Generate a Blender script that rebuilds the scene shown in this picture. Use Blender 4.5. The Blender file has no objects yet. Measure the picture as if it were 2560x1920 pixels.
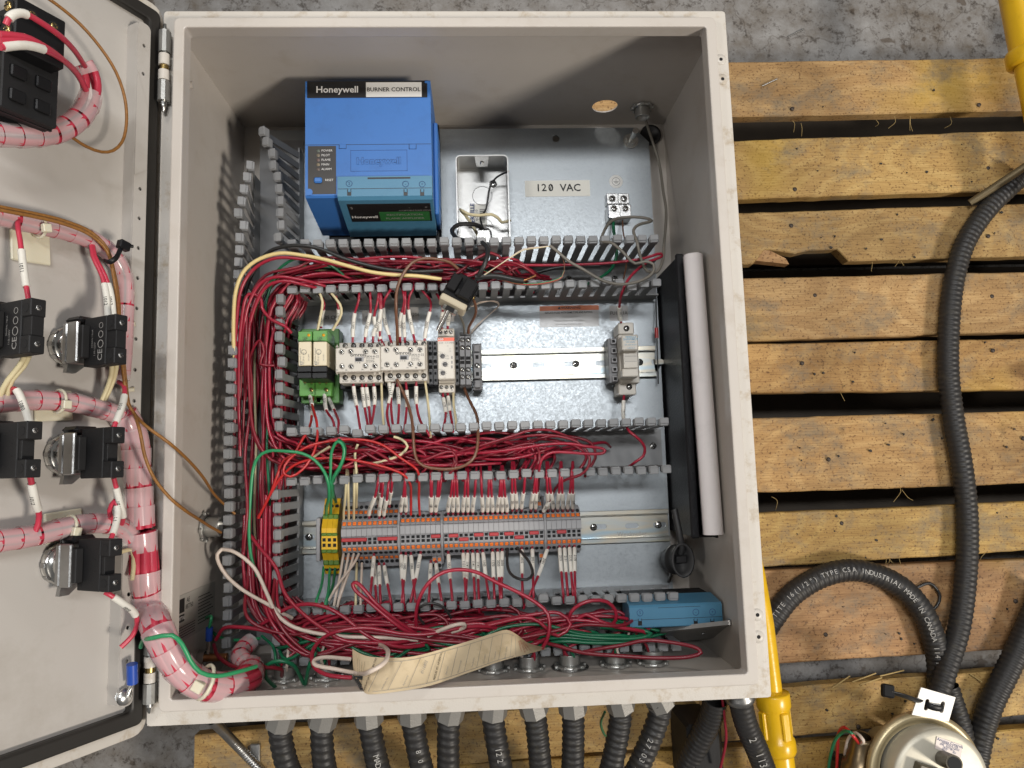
import bpy, bmesh, math, random
from mathutils import Vector, Matrix, Euler
random.seed(7)
S = bpy.context.scene
COL = S.collection

# ------------------------------------------------------------------ camera
# world: metres, x right, y towards the cabinet's top wall, z up out of the cabinet; cabinet back at z = 0
CAM = Vector((0.26508, 0.1936, 0.83204)); ROT = Euler((0.11432, -0.04592, -0.03052), 'XYZ'); FPX = 1830.4
cd = bpy.data.cameras.new('camera'); cam = bpy.data.objects.new('camera', cd); COL.objects.link(cam)
cam.location = CAM; cam.rotation_euler = ROT
cd.sensor_fit = 'HORIZONTAL'; cd.sensor_width = 36.0; cd.lens = FPX * 36.0 / 2560.0
cd.clip_start = 0.01; cd.clip_end = 50
S.camera = cam
S.render.resolution_x = 1024; S.render.resolution_y = 768
# ------------------------------------------------------------------ light of the workshop
w = bpy.data.worlds.new('World'); S.world = w; w.use_nodes = True
w.node_tree.nodes['Background'].inputs[0].default_value = (1.0, 0.97, 0.93, 1)
w.node_tree.nodes['Background'].inputs[1].default_value = 0.15
def lamp(name, d, dist, power, sx, sy, col):
    l = bpy.data.lights.new(name, 'AREA'); l.shape = 'RECTANGLE'; l.size = sx; l.size_y = sy
    l.energy = power; l.color = col
    o = bpy.data.objects.new(name, l); COL.objects.link(o)
    d = Vector(d).normalized(); o.location = Vector((0.25, 0.3, 0.05)) + d * dist
    o.rotation_euler = d.to_track_quat('Z', 'Y').to_euler()
    return o
lamp('ceiling_lamp', (0.02, 0.19, 1.0), 3.6, 62, 1.5, 0.30, (0.98, 0.99, 1.0))
lamp('ceiling_lamp', (1.0, -0.62, 1.0), 4.6, 142, 0.62, 0.62, (1.0, 0.92, 0.82))
lamp('ceiling_lamp', (-0.22, 1.05, 1.0), 5.0, 38, 0.5, 0.4, (1.0, 0.94, 0.86))
lamp('ceiling_lamp', (-0.75, -0.25, 1.0), 5.0, 34, 0.6, 0.5, (1.0, 0.96, 0.9))
S.view_settings.view_transform = 'Standard'; S.view_settings.look = 'None'
S.view_settings.exposure = 0.0; S.view_settings.gamma = 1.0; S.view_settings.use_curve_mapping = False
S.render.engine = 'CYCLES'
S.cycles.max_bounces = 6; S.cycles.diffuse_bounces = 3; S.cycles.glossy_bounces = 3
S.cycles.transmission_bounces = 4; S.cycles.transparent_max_bounces = 8
S.cycles.caustics_reflective = False; S.cycles.caustics_refractive = False

# ------------------------------------------------------------------ measuring: a sight line met with a plane of known height
RM = ROT.to_matrix()
def ray(px, py): return RM @ Vector(((px - 1280) / FPX, -(py - 960) / FPX, -1.0))
def U(px, py, z):                       # z in metres
    d = ray(px, py); return CAM + d * ((z - CAM.z) / d.z)
def onY(px, py, Y):
    d = ray(px, py); return CAM + d * ((Y - CAM.y) / d.y)
def onX(px, py, X):
    d = ray(px, py); return CAM + d * ((X - CAM.x) / d.x)
def RX(px0, py0, px1, py1, z):          # -> x0,x1,y0,y1 of an axis-aligned rectangle at height z
    a, b, c, e = U(px0, py0, z), U(px1, py0, z), U(px0, py1, z), U(px1, py1, z)
    return (a.x + c.x) / 2, (b.x + e.x) / 2, (c.y + e.y) / 2, (a.y + b.y) / 2
# ------------------------------------------------------------------ materials
MT = {}
def _n(nt, t, **k):
    n = nt.nodes.new(t)
    for a, v in k.items(): setattr(n, a, v)
    return n
def mat(name, col, rough=0.5, metal=0.0, spec=0.5, bump=0.0, bscale=300.0, vary=0.0, vscale=40.0, dirt=None, dscale=60.0, damt=0.4, alpha=1.0, coat=0.0, trans=0.0, stretch=None, sss=0.0, rvary=0.0):
    if name in MT: return MT[name]
    m = bpy.data.materials.new(name); m.use_nodes = True; nt = m.node_tree
    b = nt.nodes['Principled BSDF']; L = nt.links.new
    b.inputs['Roughness'].default_value = rough; b.inputs['Metallic'].default_value = metal
    b.inputs['Specular IOR Level'].default_value = spec; b.inputs['Coat Weight'].default_value = coat
    b.inputs['Alpha'].default_value = alpha; b.inputs['Transmission Weight'].default_value = trans
    if sss: b.inputs['Subsurface Weight'].default_value = sss; b.inputs['Subsurface Radius'].default_value = (0.004, 0.003, 0.002); b.inputs['Subsurface Scale'].default_value = 1.0
    c = (*col, 1)
    b.inputs['Base Color'].default_value = c
    tc = _n(nt, 'ShaderNodeTexCoord'); mp = _n(nt, 'ShaderNodeMapping'); L(tc.outputs['Object'], mp.inputs[0])
    if stretch: mp.inputs['Scale'].default_value = stretch
    cur = None
    if vary:
        nz = _n(nt, 'ShaderNodeTexNoise'); nz.inputs['Scale'].default_value = vscale; nz.inputs['Detail'].default_value = 5; L(mp.outputs[0], nz.inputs[0])
        mx = _n(nt, 'ShaderNodeMix', data_type='RGBA', blend_type='MIX')
        mx.inputs['A'].default_value = (*[v * (1 - vary) for v in col], 1); mx.inputs['B'].default_value = (*[min(1, v * (1 + vary)) for v in col], 1)
        L(nz.outputs[0], mx.inputs['Factor']); cur = mx.outputs['Result']
    if dirt:
        nz = _n(nt, 'ShaderNodeTexNoise'); nz.inputs['Scale'].default_value = dscale; nz.inputs['Detail'].default_value = 8; nz.inputs['Roughness'].default_value = 0.7; L(mp.outputs[0], nz.inputs[0])
        rp = _n(nt, 'ShaderNodeValToRGB'); rp.color_ramp.elements[0].position = 0.52; rp.color_ramp.elements[1].position = 0.74
        rp.color_ramp.elements[1].color = (damt, damt, damt, 1); rp.color_ramp.elements[0].color = (0, 0, 0, 1); L(nz.outputs[0], rp.inputs[0])
        mx = _n(nt, 'ShaderNodeMix', data_type='RGBA'); L(rp.outputs[0], mx.inputs['Factor'])
        if cur: L(cur, mx.inputs['A'])
        else: mx.inputs['A'].default_value = c
        mx.inputs['B'].default_value = (*dirt, 1); cur = mx.outputs['Result']
    if cur: L(cur, b.inputs['Base Color'])
    if rvary:
        nz = _n(nt, 'ShaderNodeTexNoise'); nz.inputs['Scale'].default_value = 35; nz.inputs['Detail'].default_value = 6; L(mp.outputs[0], nz.inputs[0])
        mr = _n(nt, 'ShaderNodeMapRange'); mr.inputs[3].default_value = max(0.03, rough - rvary); mr.inputs[4].default_value = rough + rvary; L(nz.outputs[0], mr.inputs[0]); L(mr.outputs[0], b.inputs['Roughness'])
    if bump:
        nz = _n(nt, 'ShaderNodeTexNoise'); nz.inputs['Scale'].default_value = bscale; nz.inputs['Detail'].default_value = 3; L(mp.outputs[0], nz.inputs[0])
        bp = _n(nt, 'ShaderNodeBump'); bp.inputs['Strength'].default_value = bump; bp.inputs['Distance'].default_value = 0.0005; L(nz.outputs[0], bp.inputs['Height']); L(bp.outputs[0], b.inputs['Normal'])
    MT[name] = m; return m
PAINT = mat('cabinet_paint', (0.53, 0.49, 0.445), 0.36, 0, 0.5, 0.12, 900, 0.05, 12, (0.34, 0.27, 0.19), 26, 0.28, rvary=0.08)
PAINTD = mat('cabinet_paint_soiled', (0.56, 0.525, 0.475), 0.4, 0, 0.5, 0.3, 700, 0.06, 20, (0.33, 0.235, 0.12), 55, 0.85, rvary=0.08)
DOORP = mat('door_paint', (0.46, 0.435, 0.405), 0.34, 0, 0.5, 0.06, 900, 0.04, 8, (0.30, 0.265, 0.22), 11, 0.5)
GASK = mat('gasket_rubber', (0.018, 0.016, 0.014), 0.5, bump=0.2, bscale=200)
DGREY = mat('duct_plastic', (0.225, 0.228, 0.232), 0.42, vary=0.06, vscale=60, bump=0.05)
LGREY = mat('terminal_grey', (0.30, 0.30, 0.31), 0.45, vary=0.05)
MGREY = mat('terminal_dark_grey', (0.15, 0.15, 0.155), 0.45, vary=0.05)
ORNG = mat('release_orange', (0.90, 0.22, 0.035), 0.4, vary=0.08, vscale=200)
BLK = mat('black_plastic', (0.008, 0.008, 0.009), 0.42, spec=0.32, bump=0.08, bscale=500)
BLKM = mat('black_matt', (0.011, 0.011, 0.012), 0.6, spec=0.35, bump=0.15, bscale=800, vary=0.2, vscale=120)
HOLE = mat('dark_hole', (0.006, 0.006, 0.007), 0.8)
CREAM = mat('device_cream', (0.60, 0.565, 0.50), 0.42, vary=0.03, dirt=(0.45, 0.4, 0.32), dscale=90, damt=0.25)
RELC = mat('relay_cream', (0.70, 0.62, 0.44), 0.35, vary=0.03)
GRN = mat('relay_green', (0.10, 0.30, 0.055), 0.4, vary=0.06)
AMBER = mat('led_amber', (0.75, 0.35, 0.02), 0.25)
REDP = mat('jumper_red', (0.42, 0.035, 0.04), 0.4, vary=0.06)
REDL = mat('label_red_orange', (0.75, 0.10, 0.03), 0.4)
HBLUE = mat('control_blue', (0.042, 0.17, 0.50), 0.42, vary=0.05, vscale=25, bump=0.1, bscale=1200, dirt=(0.03, 0.10, 0.30), dscale=30, damt=0.35)
HBLUE2 = mat('amplifier_blue', (0.065, 0.205, 0.33), 0.42, vary=0.07, vscale=30, bump=0.1, bscale=1200, dirt=(0.04, 0.15, 0.27), dscale=40, damt=0.4)
LBLK = mat('label_black', (0.012, 0.011, 0.011), 0.35)
LWHT = mat('label_white', (0.72, 0.71, 0.68), 0.45, vary=0.03)
LGRN = mat('label_green', (0.025, 0.13, 0.035), 0.35)
LCRM = mat('label_cream', (0.80, 0.78, 0.70), 0.45, vary=0.03)
INKB = mat('ink_black', (0.015, 0.015, 0.015), 0.6)
INKW = mat('ink_white', (0.75, 0.74, 0.72), 0.6)
INKG = mat('ink_grey', (0.28, 0.27, 0.26), 0.6)
INKR = mat('ink_red', (0.45, 0.05, 0.04), 0.6)
INKBL = mat('ink_blue', (0.12, 0.33, 0.50), 0.6)
INKN = mat('ink_navy', (0.02, 0.05, 0.17), 0.6)
CHROME = mat('bright_zinc', (0.62, 0.62, 0.60), 0.22, 1.0, bump=0.1, bscale=300, vary=0.12, rvary=0.1)
CHRD = mat('dull_zinc', (0.36, 0.36, 0.355), 0.38, 1.0, bump=0.3, bscale=300, vary=0.2, vscale=120, rvary=0.12)
BRASS = mat('brass', (0.55, 0.40, 0.16), 0.32, 1.0)
COPPER = mat('copper', (0.52, 0.24, 0.11), 0.36, 1.0, vary=0.2)
NIPZ = mat('fitting_zinc', (0.46, 0.46, 0.44), 0.40, 0.85, bump=0.2, bscale=400, vary=0.15, rvary=0.1)
DIEC = mat('diecast_zinc', (0.27, 0.262, 0.245), 0.5, 0.6, bump=0.5, bscale=700, vary=0.15)
ALU = mat('aluminium', (0.66, 0.66, 0.65), 0.3, 1.0, bump=0.25, bscale=500)
RUB = mat('rubber_black', (0.02, 0.02, 0.021), 0.55, bump=0.3, bscale=600)
WRED = mat('wire_red', (0.31, 0.015, 0.036), 0.30, spec=0.5, vary=0.10, vscale=60)
WRED2 = mat('wire_bright_red', (0.46, 0.022, 0.022), 0.32, vary=0.06)
WREDD = mat('wire_dark_red', (0.20, 0.010, 0.022), 0.36, vary=0.1)
WPINK = mat('wire_door_red', (0.52, 0.04, 0.075), 0.36, vary=0.06)
WGRN = mat('wire_green', (0.008, 0.135, 0.06), 0.34, vary=0.1)
WGRN2 = mat('wire_light_green', (0.03, 0.27, 0.11), 0.34, vary=0.08)
WCRM = mat('wire_cream', (0.62, 0.54, 0.33), 0.38, vary=0.06)
WWHT = mat('wire_white', (0.64, 0.54, 0.46), 0.4, vary=0.06, dirt=(0.4, 0.33, 0.26), damt=0.3)
WYEL = mat('wire_yellow', (0.72, 0.57, 0.26), 0.38, vary=0.06)
WBLK = mat('wire_black', (0.022, 0.022, 0.022), 0.38)
WGRY = mat('wire_grey', (0.17, 0.155, 0.13), 0.45, vary=0.1)
WBRN = mat('wire_brown', (0.16, 0.072, 0.040), 0.36, vary=0.1)
WBRN2 = mat('cable_braid_brown', (0.26, 0.115, 0.025), 0.45, vary=0.45, vscale=420, bump=0.5, bscale=700)
SLEEVE = mat('marker_white', (0.74, 0.72, 0.66), 0.5, vary=0.03, dirt=(0.5, 0.45, 0.36), dscale=120, damt=0.35)
BLUEP = mat('crimp_blue', (0.02, 0.07, 0.36), 0.35)
NYLON = mat('nylon_natural', (0.66, 0.62, 0.48), 0.4, sss=0.2)
YELP = mat('pipe_yellow', (0.72, 0.43, 0.012), 0.28, vary=0.06, vscale=30, dirt=(0.42, 0.22, 0.01), dscale=45, damt=0.4, bump=0.25, bscale=250)
TERY = mat('terminal_yellow', (0.78, 0.46, 0.02), 0.4, vary=0.05)
TERG = mat('terminal_green', (0.09, 0.18, 0.015), 0.4, vary=0.1)
PAPER = mat('paper_roll', (0.86, 0.82, 0.82), 0.7, vary=0.03, dirt=(0.45, 0.43, 0.44), dscale=30, damt=0.25)
TAGP = mat('tag_paper', (0.68, 0.55, 0.36), 0.75, vary=0.12, vscale=40, dirt=(0.35, 0.25, 0.11), dscale=50, damt=0.5, bump=0.2, bscale=150)
POCK = mat('pocket_black', (0.008, 0.008, 0.010), 0.45, spec=0.3, bump=0.9, bscale=420)
CLRT = mat('clear_tape', (0.72, 0.70, 0.68), 0.25, alpha=0.45)
MUD = mat('dark_debris', (0.03, 0.025, 0.02), 0.8)
STRAW = mat('straw', (0.42, 0.30, 0.12), 0.7)
def special():
    # galvanised sheet
    m = bpy.data.materials.new('galvanised_sheet'); m.use_nodes = True; nt = m.node_tree; b = nt.nodes['Principled BSDF']; L = nt.links.new
    tc = _n(nt, 'ShaderNodeTexCoord')
    n1 = _n(nt, 'ShaderNodeTexNoise'); n1.inputs['Scale'].default_value = 380; n1.inputs['Detail'].default_value = 4; n1.inputs['Roughness'].default_value = 0.7; L(tc.outputs['Object'], n1.inputs[0])
    n2 = _n(nt, 'ShaderNodeTexNoise'); n2.inputs['Scale'].default_value = 9; n2.inputs['Detail'].default_value = 7; L(tc.outputs['Object'], n2.inputs[0])
    r1 = _n(nt, 'ShaderNodeMapRange'); r1.inputs[1].default_value = 0.3; r1.inputs[2].default_value = 0.7; r1.inputs[3].default_value = 0.31; r1.inputs[4].default_value = 0.52; L(n1.outputs[0], r1.inputs[0])
    cm = _n(nt, 'ShaderNodeMix', data_type='RGBA'); cm.inputs['A'].default_value = (0.20, 0.22, 0.235, 1); cm.inputs['B'].default_value = (0.43, 0.46, 0.48, 1)
    ad = _n(nt, 'ShaderNodeMath', operation='ADD'); ml = _n(nt, 'ShaderNodeMath', operation='MULTIPLY'); ml.inputs[1].default_value = 0.5
    L(n1.outputs[0], ad.inputs[0]); L(n2.outputs[0], ad.inputs[1]); L(ad.outputs[0], ml.inputs[0]); L(ml.outputs[0], cm.inputs['Factor'])
    L(cm.outputs['Result'], b.inputs['Base Color']); L(r1.outputs[0], b.inputs['Roughness']); b.inputs['Metallic'].default_value = 0.85
    bp = _n(nt, 'ShaderNodeBump'); bp.inputs['Strength'].default_value = 0.24; bp.inputs['Distance'].default_value = 0.0003; L(n1.outputs[0], bp.inputs['Height']); L(bp.outputs[0], b.inputs['Normal'])
    MT['zinc'] = m
    # passivated rail: faint iridescence with a shape of its own
    m = bpy.data.materials.new('passivated_rail'); m.use_nodes = True; nt = m.node_tree; b = nt.nodes['Principled BSDF']; L = nt.links.new
    tc = _n(nt, 'ShaderNodeTexCoord'); mp = _n(nt, 'ShaderNodeMapping'); mp.inputs['Scale'].default_value = (9, 60, 9); L(tc.outputs['Object'], mp.inputs[0])
    n1 = _n(nt, 'ShaderNodeTexNoise'); n1.inputs['Scale'].default_value = 1.0; n1.inputs['Detail'].default_value = 2; L(mp.outputs[0], n1.inputs[0])
    rp = _n(nt, 'ShaderNodeValToRGB'); e = rp.color_ramp.elements
    e[0].position = 0.3; e[0].color = (0.46, 0.44, 0.29, 1); e[1].position = 0.7; e[1].color = (0.33, 0.43, 0.49, 1)
    x = e.new(0.45); x.color = (0.42, 0.44, 0.43, 1); x = e.new(0.56); x.color = (0.48, 0.44, 0.36, 1)
    L(n1.outputs[0], rp.inputs[0]); L(rp.outputs[0], b.inputs['Base Color']); b.inputs['Metallic'].default_value = 0.9; b.inputs['Roughness'].default_value = 0.33
    MT['rail'] = m
    # concrete
    m = bpy.data.materials.new('stained_concrete'); m.use_nodes = True; nt = m.node_tree; b = nt.nodes['Principled BSDF']; L = nt.links.new
    tc = _n(nt, 'ShaderNodeTexCoord')
    n1 = _n(nt, 'ShaderNodeTexNoise'); n1.inputs['Scale'].default_value = 14; n1.inputs['Detail'].default_value = 10; n1.inputs['Roughness'].default_value = 0.72; L(tc.outputs['Object'], n1.inputs[0])
    rp = _n(nt, 'ShaderNodeValToRGB'); e = rp.color_ramp.elements; e[0].position = 0.33; e[0].color = (0.12, 0.098, 0.075, 1); e[1].position = 0.68; e[1].color = (0.31, 0.305, 0.30, 1); x = e.new(0.5); x.color = (0.215, 0.205, 0.195, 1)
    L(n1.outputs[0], rp.inputs[0])
    n2 = _n(nt, 'ShaderNodeTexNoise'); n2.inputs['Scale'].default_value = 75; n2.inputs['Detail'].default_value = 6; n2.inputs['Roughness'].default_value = 0.75; L(tc.outputs['Object'], n2.inputs[0])
    r2 = _n(nt, 'ShaderNodeValToRGB'); e = r2.color_ramp.elements; e[0].position = 0.36; e[0].color = (0.25, 0.21, 0.18, 1); e[1].position = 0.47; e[1].color = (1, 1, 1, 1); L(n2.outputs[0], r2.inputs[0])
    mx = _n(nt, 'ShaderNodeMix', data_type='RGBA', blend_type='MULTIPLY'); mx.inputs['Factor'].default_value = 0.85; L(rp.outputs[0], mx.inputs['A']); L(r2.outputs[0], mx.inputs['B'])
    v = _n(nt, 'ShaderNodeTexVoronoi', feature='DISTANCE_TO_EDGE'); v.inputs['Scale'].default_value = 5.0
    wn = _n(nt, 'ShaderNodeTexNoise'); wn.inputs['Scale'].default_value = 9; wn.inputs['Detail'].default_value = 6; L(tc.outputs['Object'], wn.inputs[0])
    wa = _n(nt, 'ShaderNodeVectorMath', operation='MULTIPLY_ADD'); wa.inputs[1].default_value = (0.25, 0.25, 0.25); L(wn.outputs['Color'], wa.inputs[0]); L(tc.outputs['Object'], wa.inputs[2]); L(wa.outputs[0], v.inputs[0])
    r3 = _n(nt, 'ShaderNodeValToRGB'); e = r3.color_ramp.elements; e[0].position = 0.0; e[0].color = (0.38, 0.33, 0.28, 1); e[1].position = 0.012; e[1].color = (1, 1, 1, 1); L(v.outputs['Distance'], r3.inputs[0])
    m2 = _n(nt, 'ShaderNodeMix', data_type='RGBA', blend_type='MULTIPLY'); m2.inputs['Factor'].default_value = 0.6; L(mx.outputs['Result'], m2.inputs['A']); L(r3.outputs[0], m2.inputs['B'])
    n4 = _n(nt, 'ShaderNodeTexNoise'); n4.inputs['Scale'].default_value = 30; n4.inputs['Detail'].default_value = 3; L(tc.outputs['Object'], n4.inputs[0])
    r4 = _n(nt, 'ShaderNodeValToRGB'); e = r4.color_ramp.elements; e[0].position = 0.66; e[0].color = (1, 1, 1, 1); e[1].position = 0.70; e[1].color = (0.38, 0.30, 0.23, 1); L(n4.outputs[0], r4.inputs[0])
    m3 = _n(nt, 'ShaderNodeMix', data_type='RGBA', blend_type='MULTIPLY'); m3.inputs['Factor'].default_value = 0.8; L(m2.outputs['Result'], m3.inputs['A']); L(r4.outputs[0], m3.inputs['B'])
    L(m3.outputs['Result'], b.inputs['Base Color']); b.inputs['Roughness'].default_value = 0.62
    bp = _n(nt, 'ShaderNodeBump'); bp.inputs['Strength'].default_value = 0.6; bp.inputs['Distance'].default_value = 0.002; L(n2.outputs[0], bp.inputs['Height']); L(bp.outputs[0], b.inputs['Normal'])
    MT['concrete'] = m
special()
def wood(name, c0, c1, seed):
    m = bpy.data.materials.new(name); m.use_nodes = True; nt = m.node_tree; b = nt.nodes['Principled BSDF']; L = nt.links.new
    tc = _n(nt, 'ShaderNodeTexCoord'); oi = _n(nt, 'ShaderNodeObjectInfo')
    sh = _n(nt, 'ShaderNodeVectorMath', operation='ADD'); rnd = _n(nt, 'ShaderNodeMath', operation='MULTIPLY'); rnd.inputs[1].default_value = 37.0
    L(oi.outputs['Random'], rnd.inputs[0]); L(tc.outputs['Object'], sh.inputs[0]); L(rnd.outputs[0], sh.inputs[1])
    def noise(scale, det, st, rough=0.6):
        mp = _n(nt, 'ShaderNodeMapping'); mp.inputs['Scale'].default_value = st; L(sh.outputs[0], mp.inputs[0])
        n = _n(nt, 'ShaderNodeTexNoise'); n.inputs['Scale'].default_value = scale; n.inputs['Detail'].default_value = det; n.inputs['Roughness'].default_value = rough; L(mp.outputs[0], n.inputs[0]); return n.outputs[0]
    def ramp(src, p0, v0, p1, v1):
        r = _n(nt, 'ShaderNodeValToRGB'); e = r.color_ramp.elements; e[0].position = p0; e[0].color = (*v0, 1); e[1].position = p1; e[1].color = (*v1, 1); L(src, r.inputs[0]); return r.outputs[0]
    def mul(a, c, f, mode='MULTIPLY'):
        x = _n(nt, 'ShaderNodeMix', data_type='RGBA', blend_type=mode); x.inputs['Factor'].default_value = f; L(a, x.inputs['A']); L(c, x.inputs['B']); return x.outputs['Result']
    g = noise(10, 6, (0.35, 7, 7)); f = noise(60, 4, (0.5, 14, 14)); p = noise(5, 6, (1, 1.4, 1)); s = noise(300, 3, (1, 1.1, 1)); d = noise(22, 6, (1, 1, 1), 0.7); k = noise(85, 5, (1, 1, 1), 0.7)
    base = ramp(g, 0.3, c0, 0.7, c1)
    hx_ = _n(nt, 'ShaderNodeMix', data_type='RGBA'); hm = _n(nt, 'ShaderNodeMath', operation='MULTIPLY'); hm.inputs[1].default_value = 0.6; L(oi.outputs['Random'], hm.inputs[0]); L(hm.outputs[0], hx_.inputs['Factor']); L(base, hx_.inputs['A']); hx_.inputs['B'].default_value = (0.44, 0.30, 0.155, 1); base = hx_.outputs['Result']
    c = mul(base, ramp(f, 0.32, (0.62, 0.55, 0.46), 0.56, (1, 1, 1)), 0.8)
    c = mul(c, ramp(p, 0.33, (0.45, 0.42, 0.36), 0.60, (1, 1, 1)), 0.85)
    c = mul(c, ramp(s, 0.34, (0.35, 0.27, 0.18), 0.44, (1, 1, 1)), 0.9)
    c = mul(c, ramp(d, 0.62, (1, 1, 1), 0.72, (0.42, 0.42, 0.40)), 0.75)
    c = mul(c, ramp(k, 0.69, (1, 1, 1), 0.74, (0.15, 0.14, 0.11)), 0.8)
    # knots: rings drawn out along the grain
    mpk = _n(nt, 'ShaderNodeMapping'); mpk.inputs['Scale'].default_value = (3.2, 7.0, 0.0); L(sh.outputs[0], mpk.inputs[0])
    wn = noise(8, 3, (1, 2, 1)); wv = _n(nt, 'ShaderNodeVectorMath', operation='MULTIPLY_ADD'); wv.inputs[1].default_value = (0.12, 0.12, 0.0); L(wn, wv.inputs[0]); L(mpk.outputs[0], wv.inputs[2])
    vk = _n(nt, 'ShaderNodeTexVoronoi', feature='F1'); vk.inputs['Scale'].default_value = 1.0; L(wv.outputs[0], vk.inputs[0])
    c = mul(c, ramp(vk.outputs['Distance'], 0.05, (0.30, 0.20, 0.13), 0.13, (1, 1, 1)), 0.75)
    sn = _n(nt, 'ShaderNodeMath', operation='SINE'); ms = _n(nt, 'ShaderNodeMath', operation='MULTIPLY'); ms.inputs[1].default_value = 70.0; L(vk.outputs['Distance'], ms.inputs[0]); L(ms.outputs[0], sn.inputs[0])
    c = mul(c, ramp(sn.outputs[0], 0.15, (0.80, 0.72, 0.62), 0.75, (1, 1, 1)), 0.55)
    # yellow overspray and grey scuffs
    ov = noise(3.4, 3, (1, 1, 1)); yx = _n(nt, 'ShaderNodeMix', data_type='RGBA'); L(ramp(ov, 0.60, (0, 0, 0), 0.80, (0.65, 0.65, 0.65)), yx.inputs['Factor']); L(c, yx.inputs['A']); yx.inputs['B'].default_value = (0.52, 0.34, 0.02, 1); c = yx.outputs['Result']
    gs = noise(13, 7, (1, 1.3, 1), 0.75); gx = _n(nt, 'ShaderNodeMix', data_type='RGBA'); L(ramp(gs, 0.50, (0, 0, 0), 0.68, (0.72, 0.72, 0.72)), gx.inputs['Factor']); L(c, gx.inputs['A']); gx.inputs['B'].default_value = (0.15, 0.13, 0.095, 1); c = gx.outputs['Result']
    L(c, b.inputs['Base Color']); b.inputs['Roughness'].default_value = 0.68
    bp = _n(nt, 'ShaderNodeBump'); bp.inputs['Strength'].default_value = 0.5; bp.inputs['Distance'].default_value = 0.001; L(f, bp.inputs['Height']); L(bp.outputs[0], b.inputs['Normal'])
    MT[name] = m; return m
WOOD = [wood('pallet_wood', (0.44, 0.255, 0.085), (0.62, 0.39, 0.15), 1), wood('pallet_wood_yellowed', (0.47, 0.29, 0.065), (0.60, 0.40, 0.12), 2), wood('pallet_wood_reddish', (0.33, 0.16, 0.06), (0.52, 0.29, 0.12), 3)]
ZINC = MT['zinc']; RAIL = MT['rail']; CONC = MT['concrete']
# spiral wrap film
def film():
    m = bpy.data.materials.new('spiral_wrap_film'); m.use_nodes = True; nt = m.node_tree; b = nt.nodes['Principled BSDF']; L = nt.links.new
    b.inputs['Base Color'].default_value = (0.80, 0.71, 0.72, 1); b.inputs['Roughness'].default_value = 0.15
    t = _n(nt, 'ShaderNodeBsdfTransparent'); t.inputs[0].default_value = (1.0, 0.9, 0.9, 1)
    mx = _n(nt, 'ShaderNodeMixShader'); mx.inputs[0].default_value = 0.47
    L(t.outputs[0], mx.inputs[1]); L(b.outputs[0], mx.inputs[2]); L(mx.outputs[0], nt.nodes['Material Output'].inputs['Surface']); return m
FILM = film()
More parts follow.
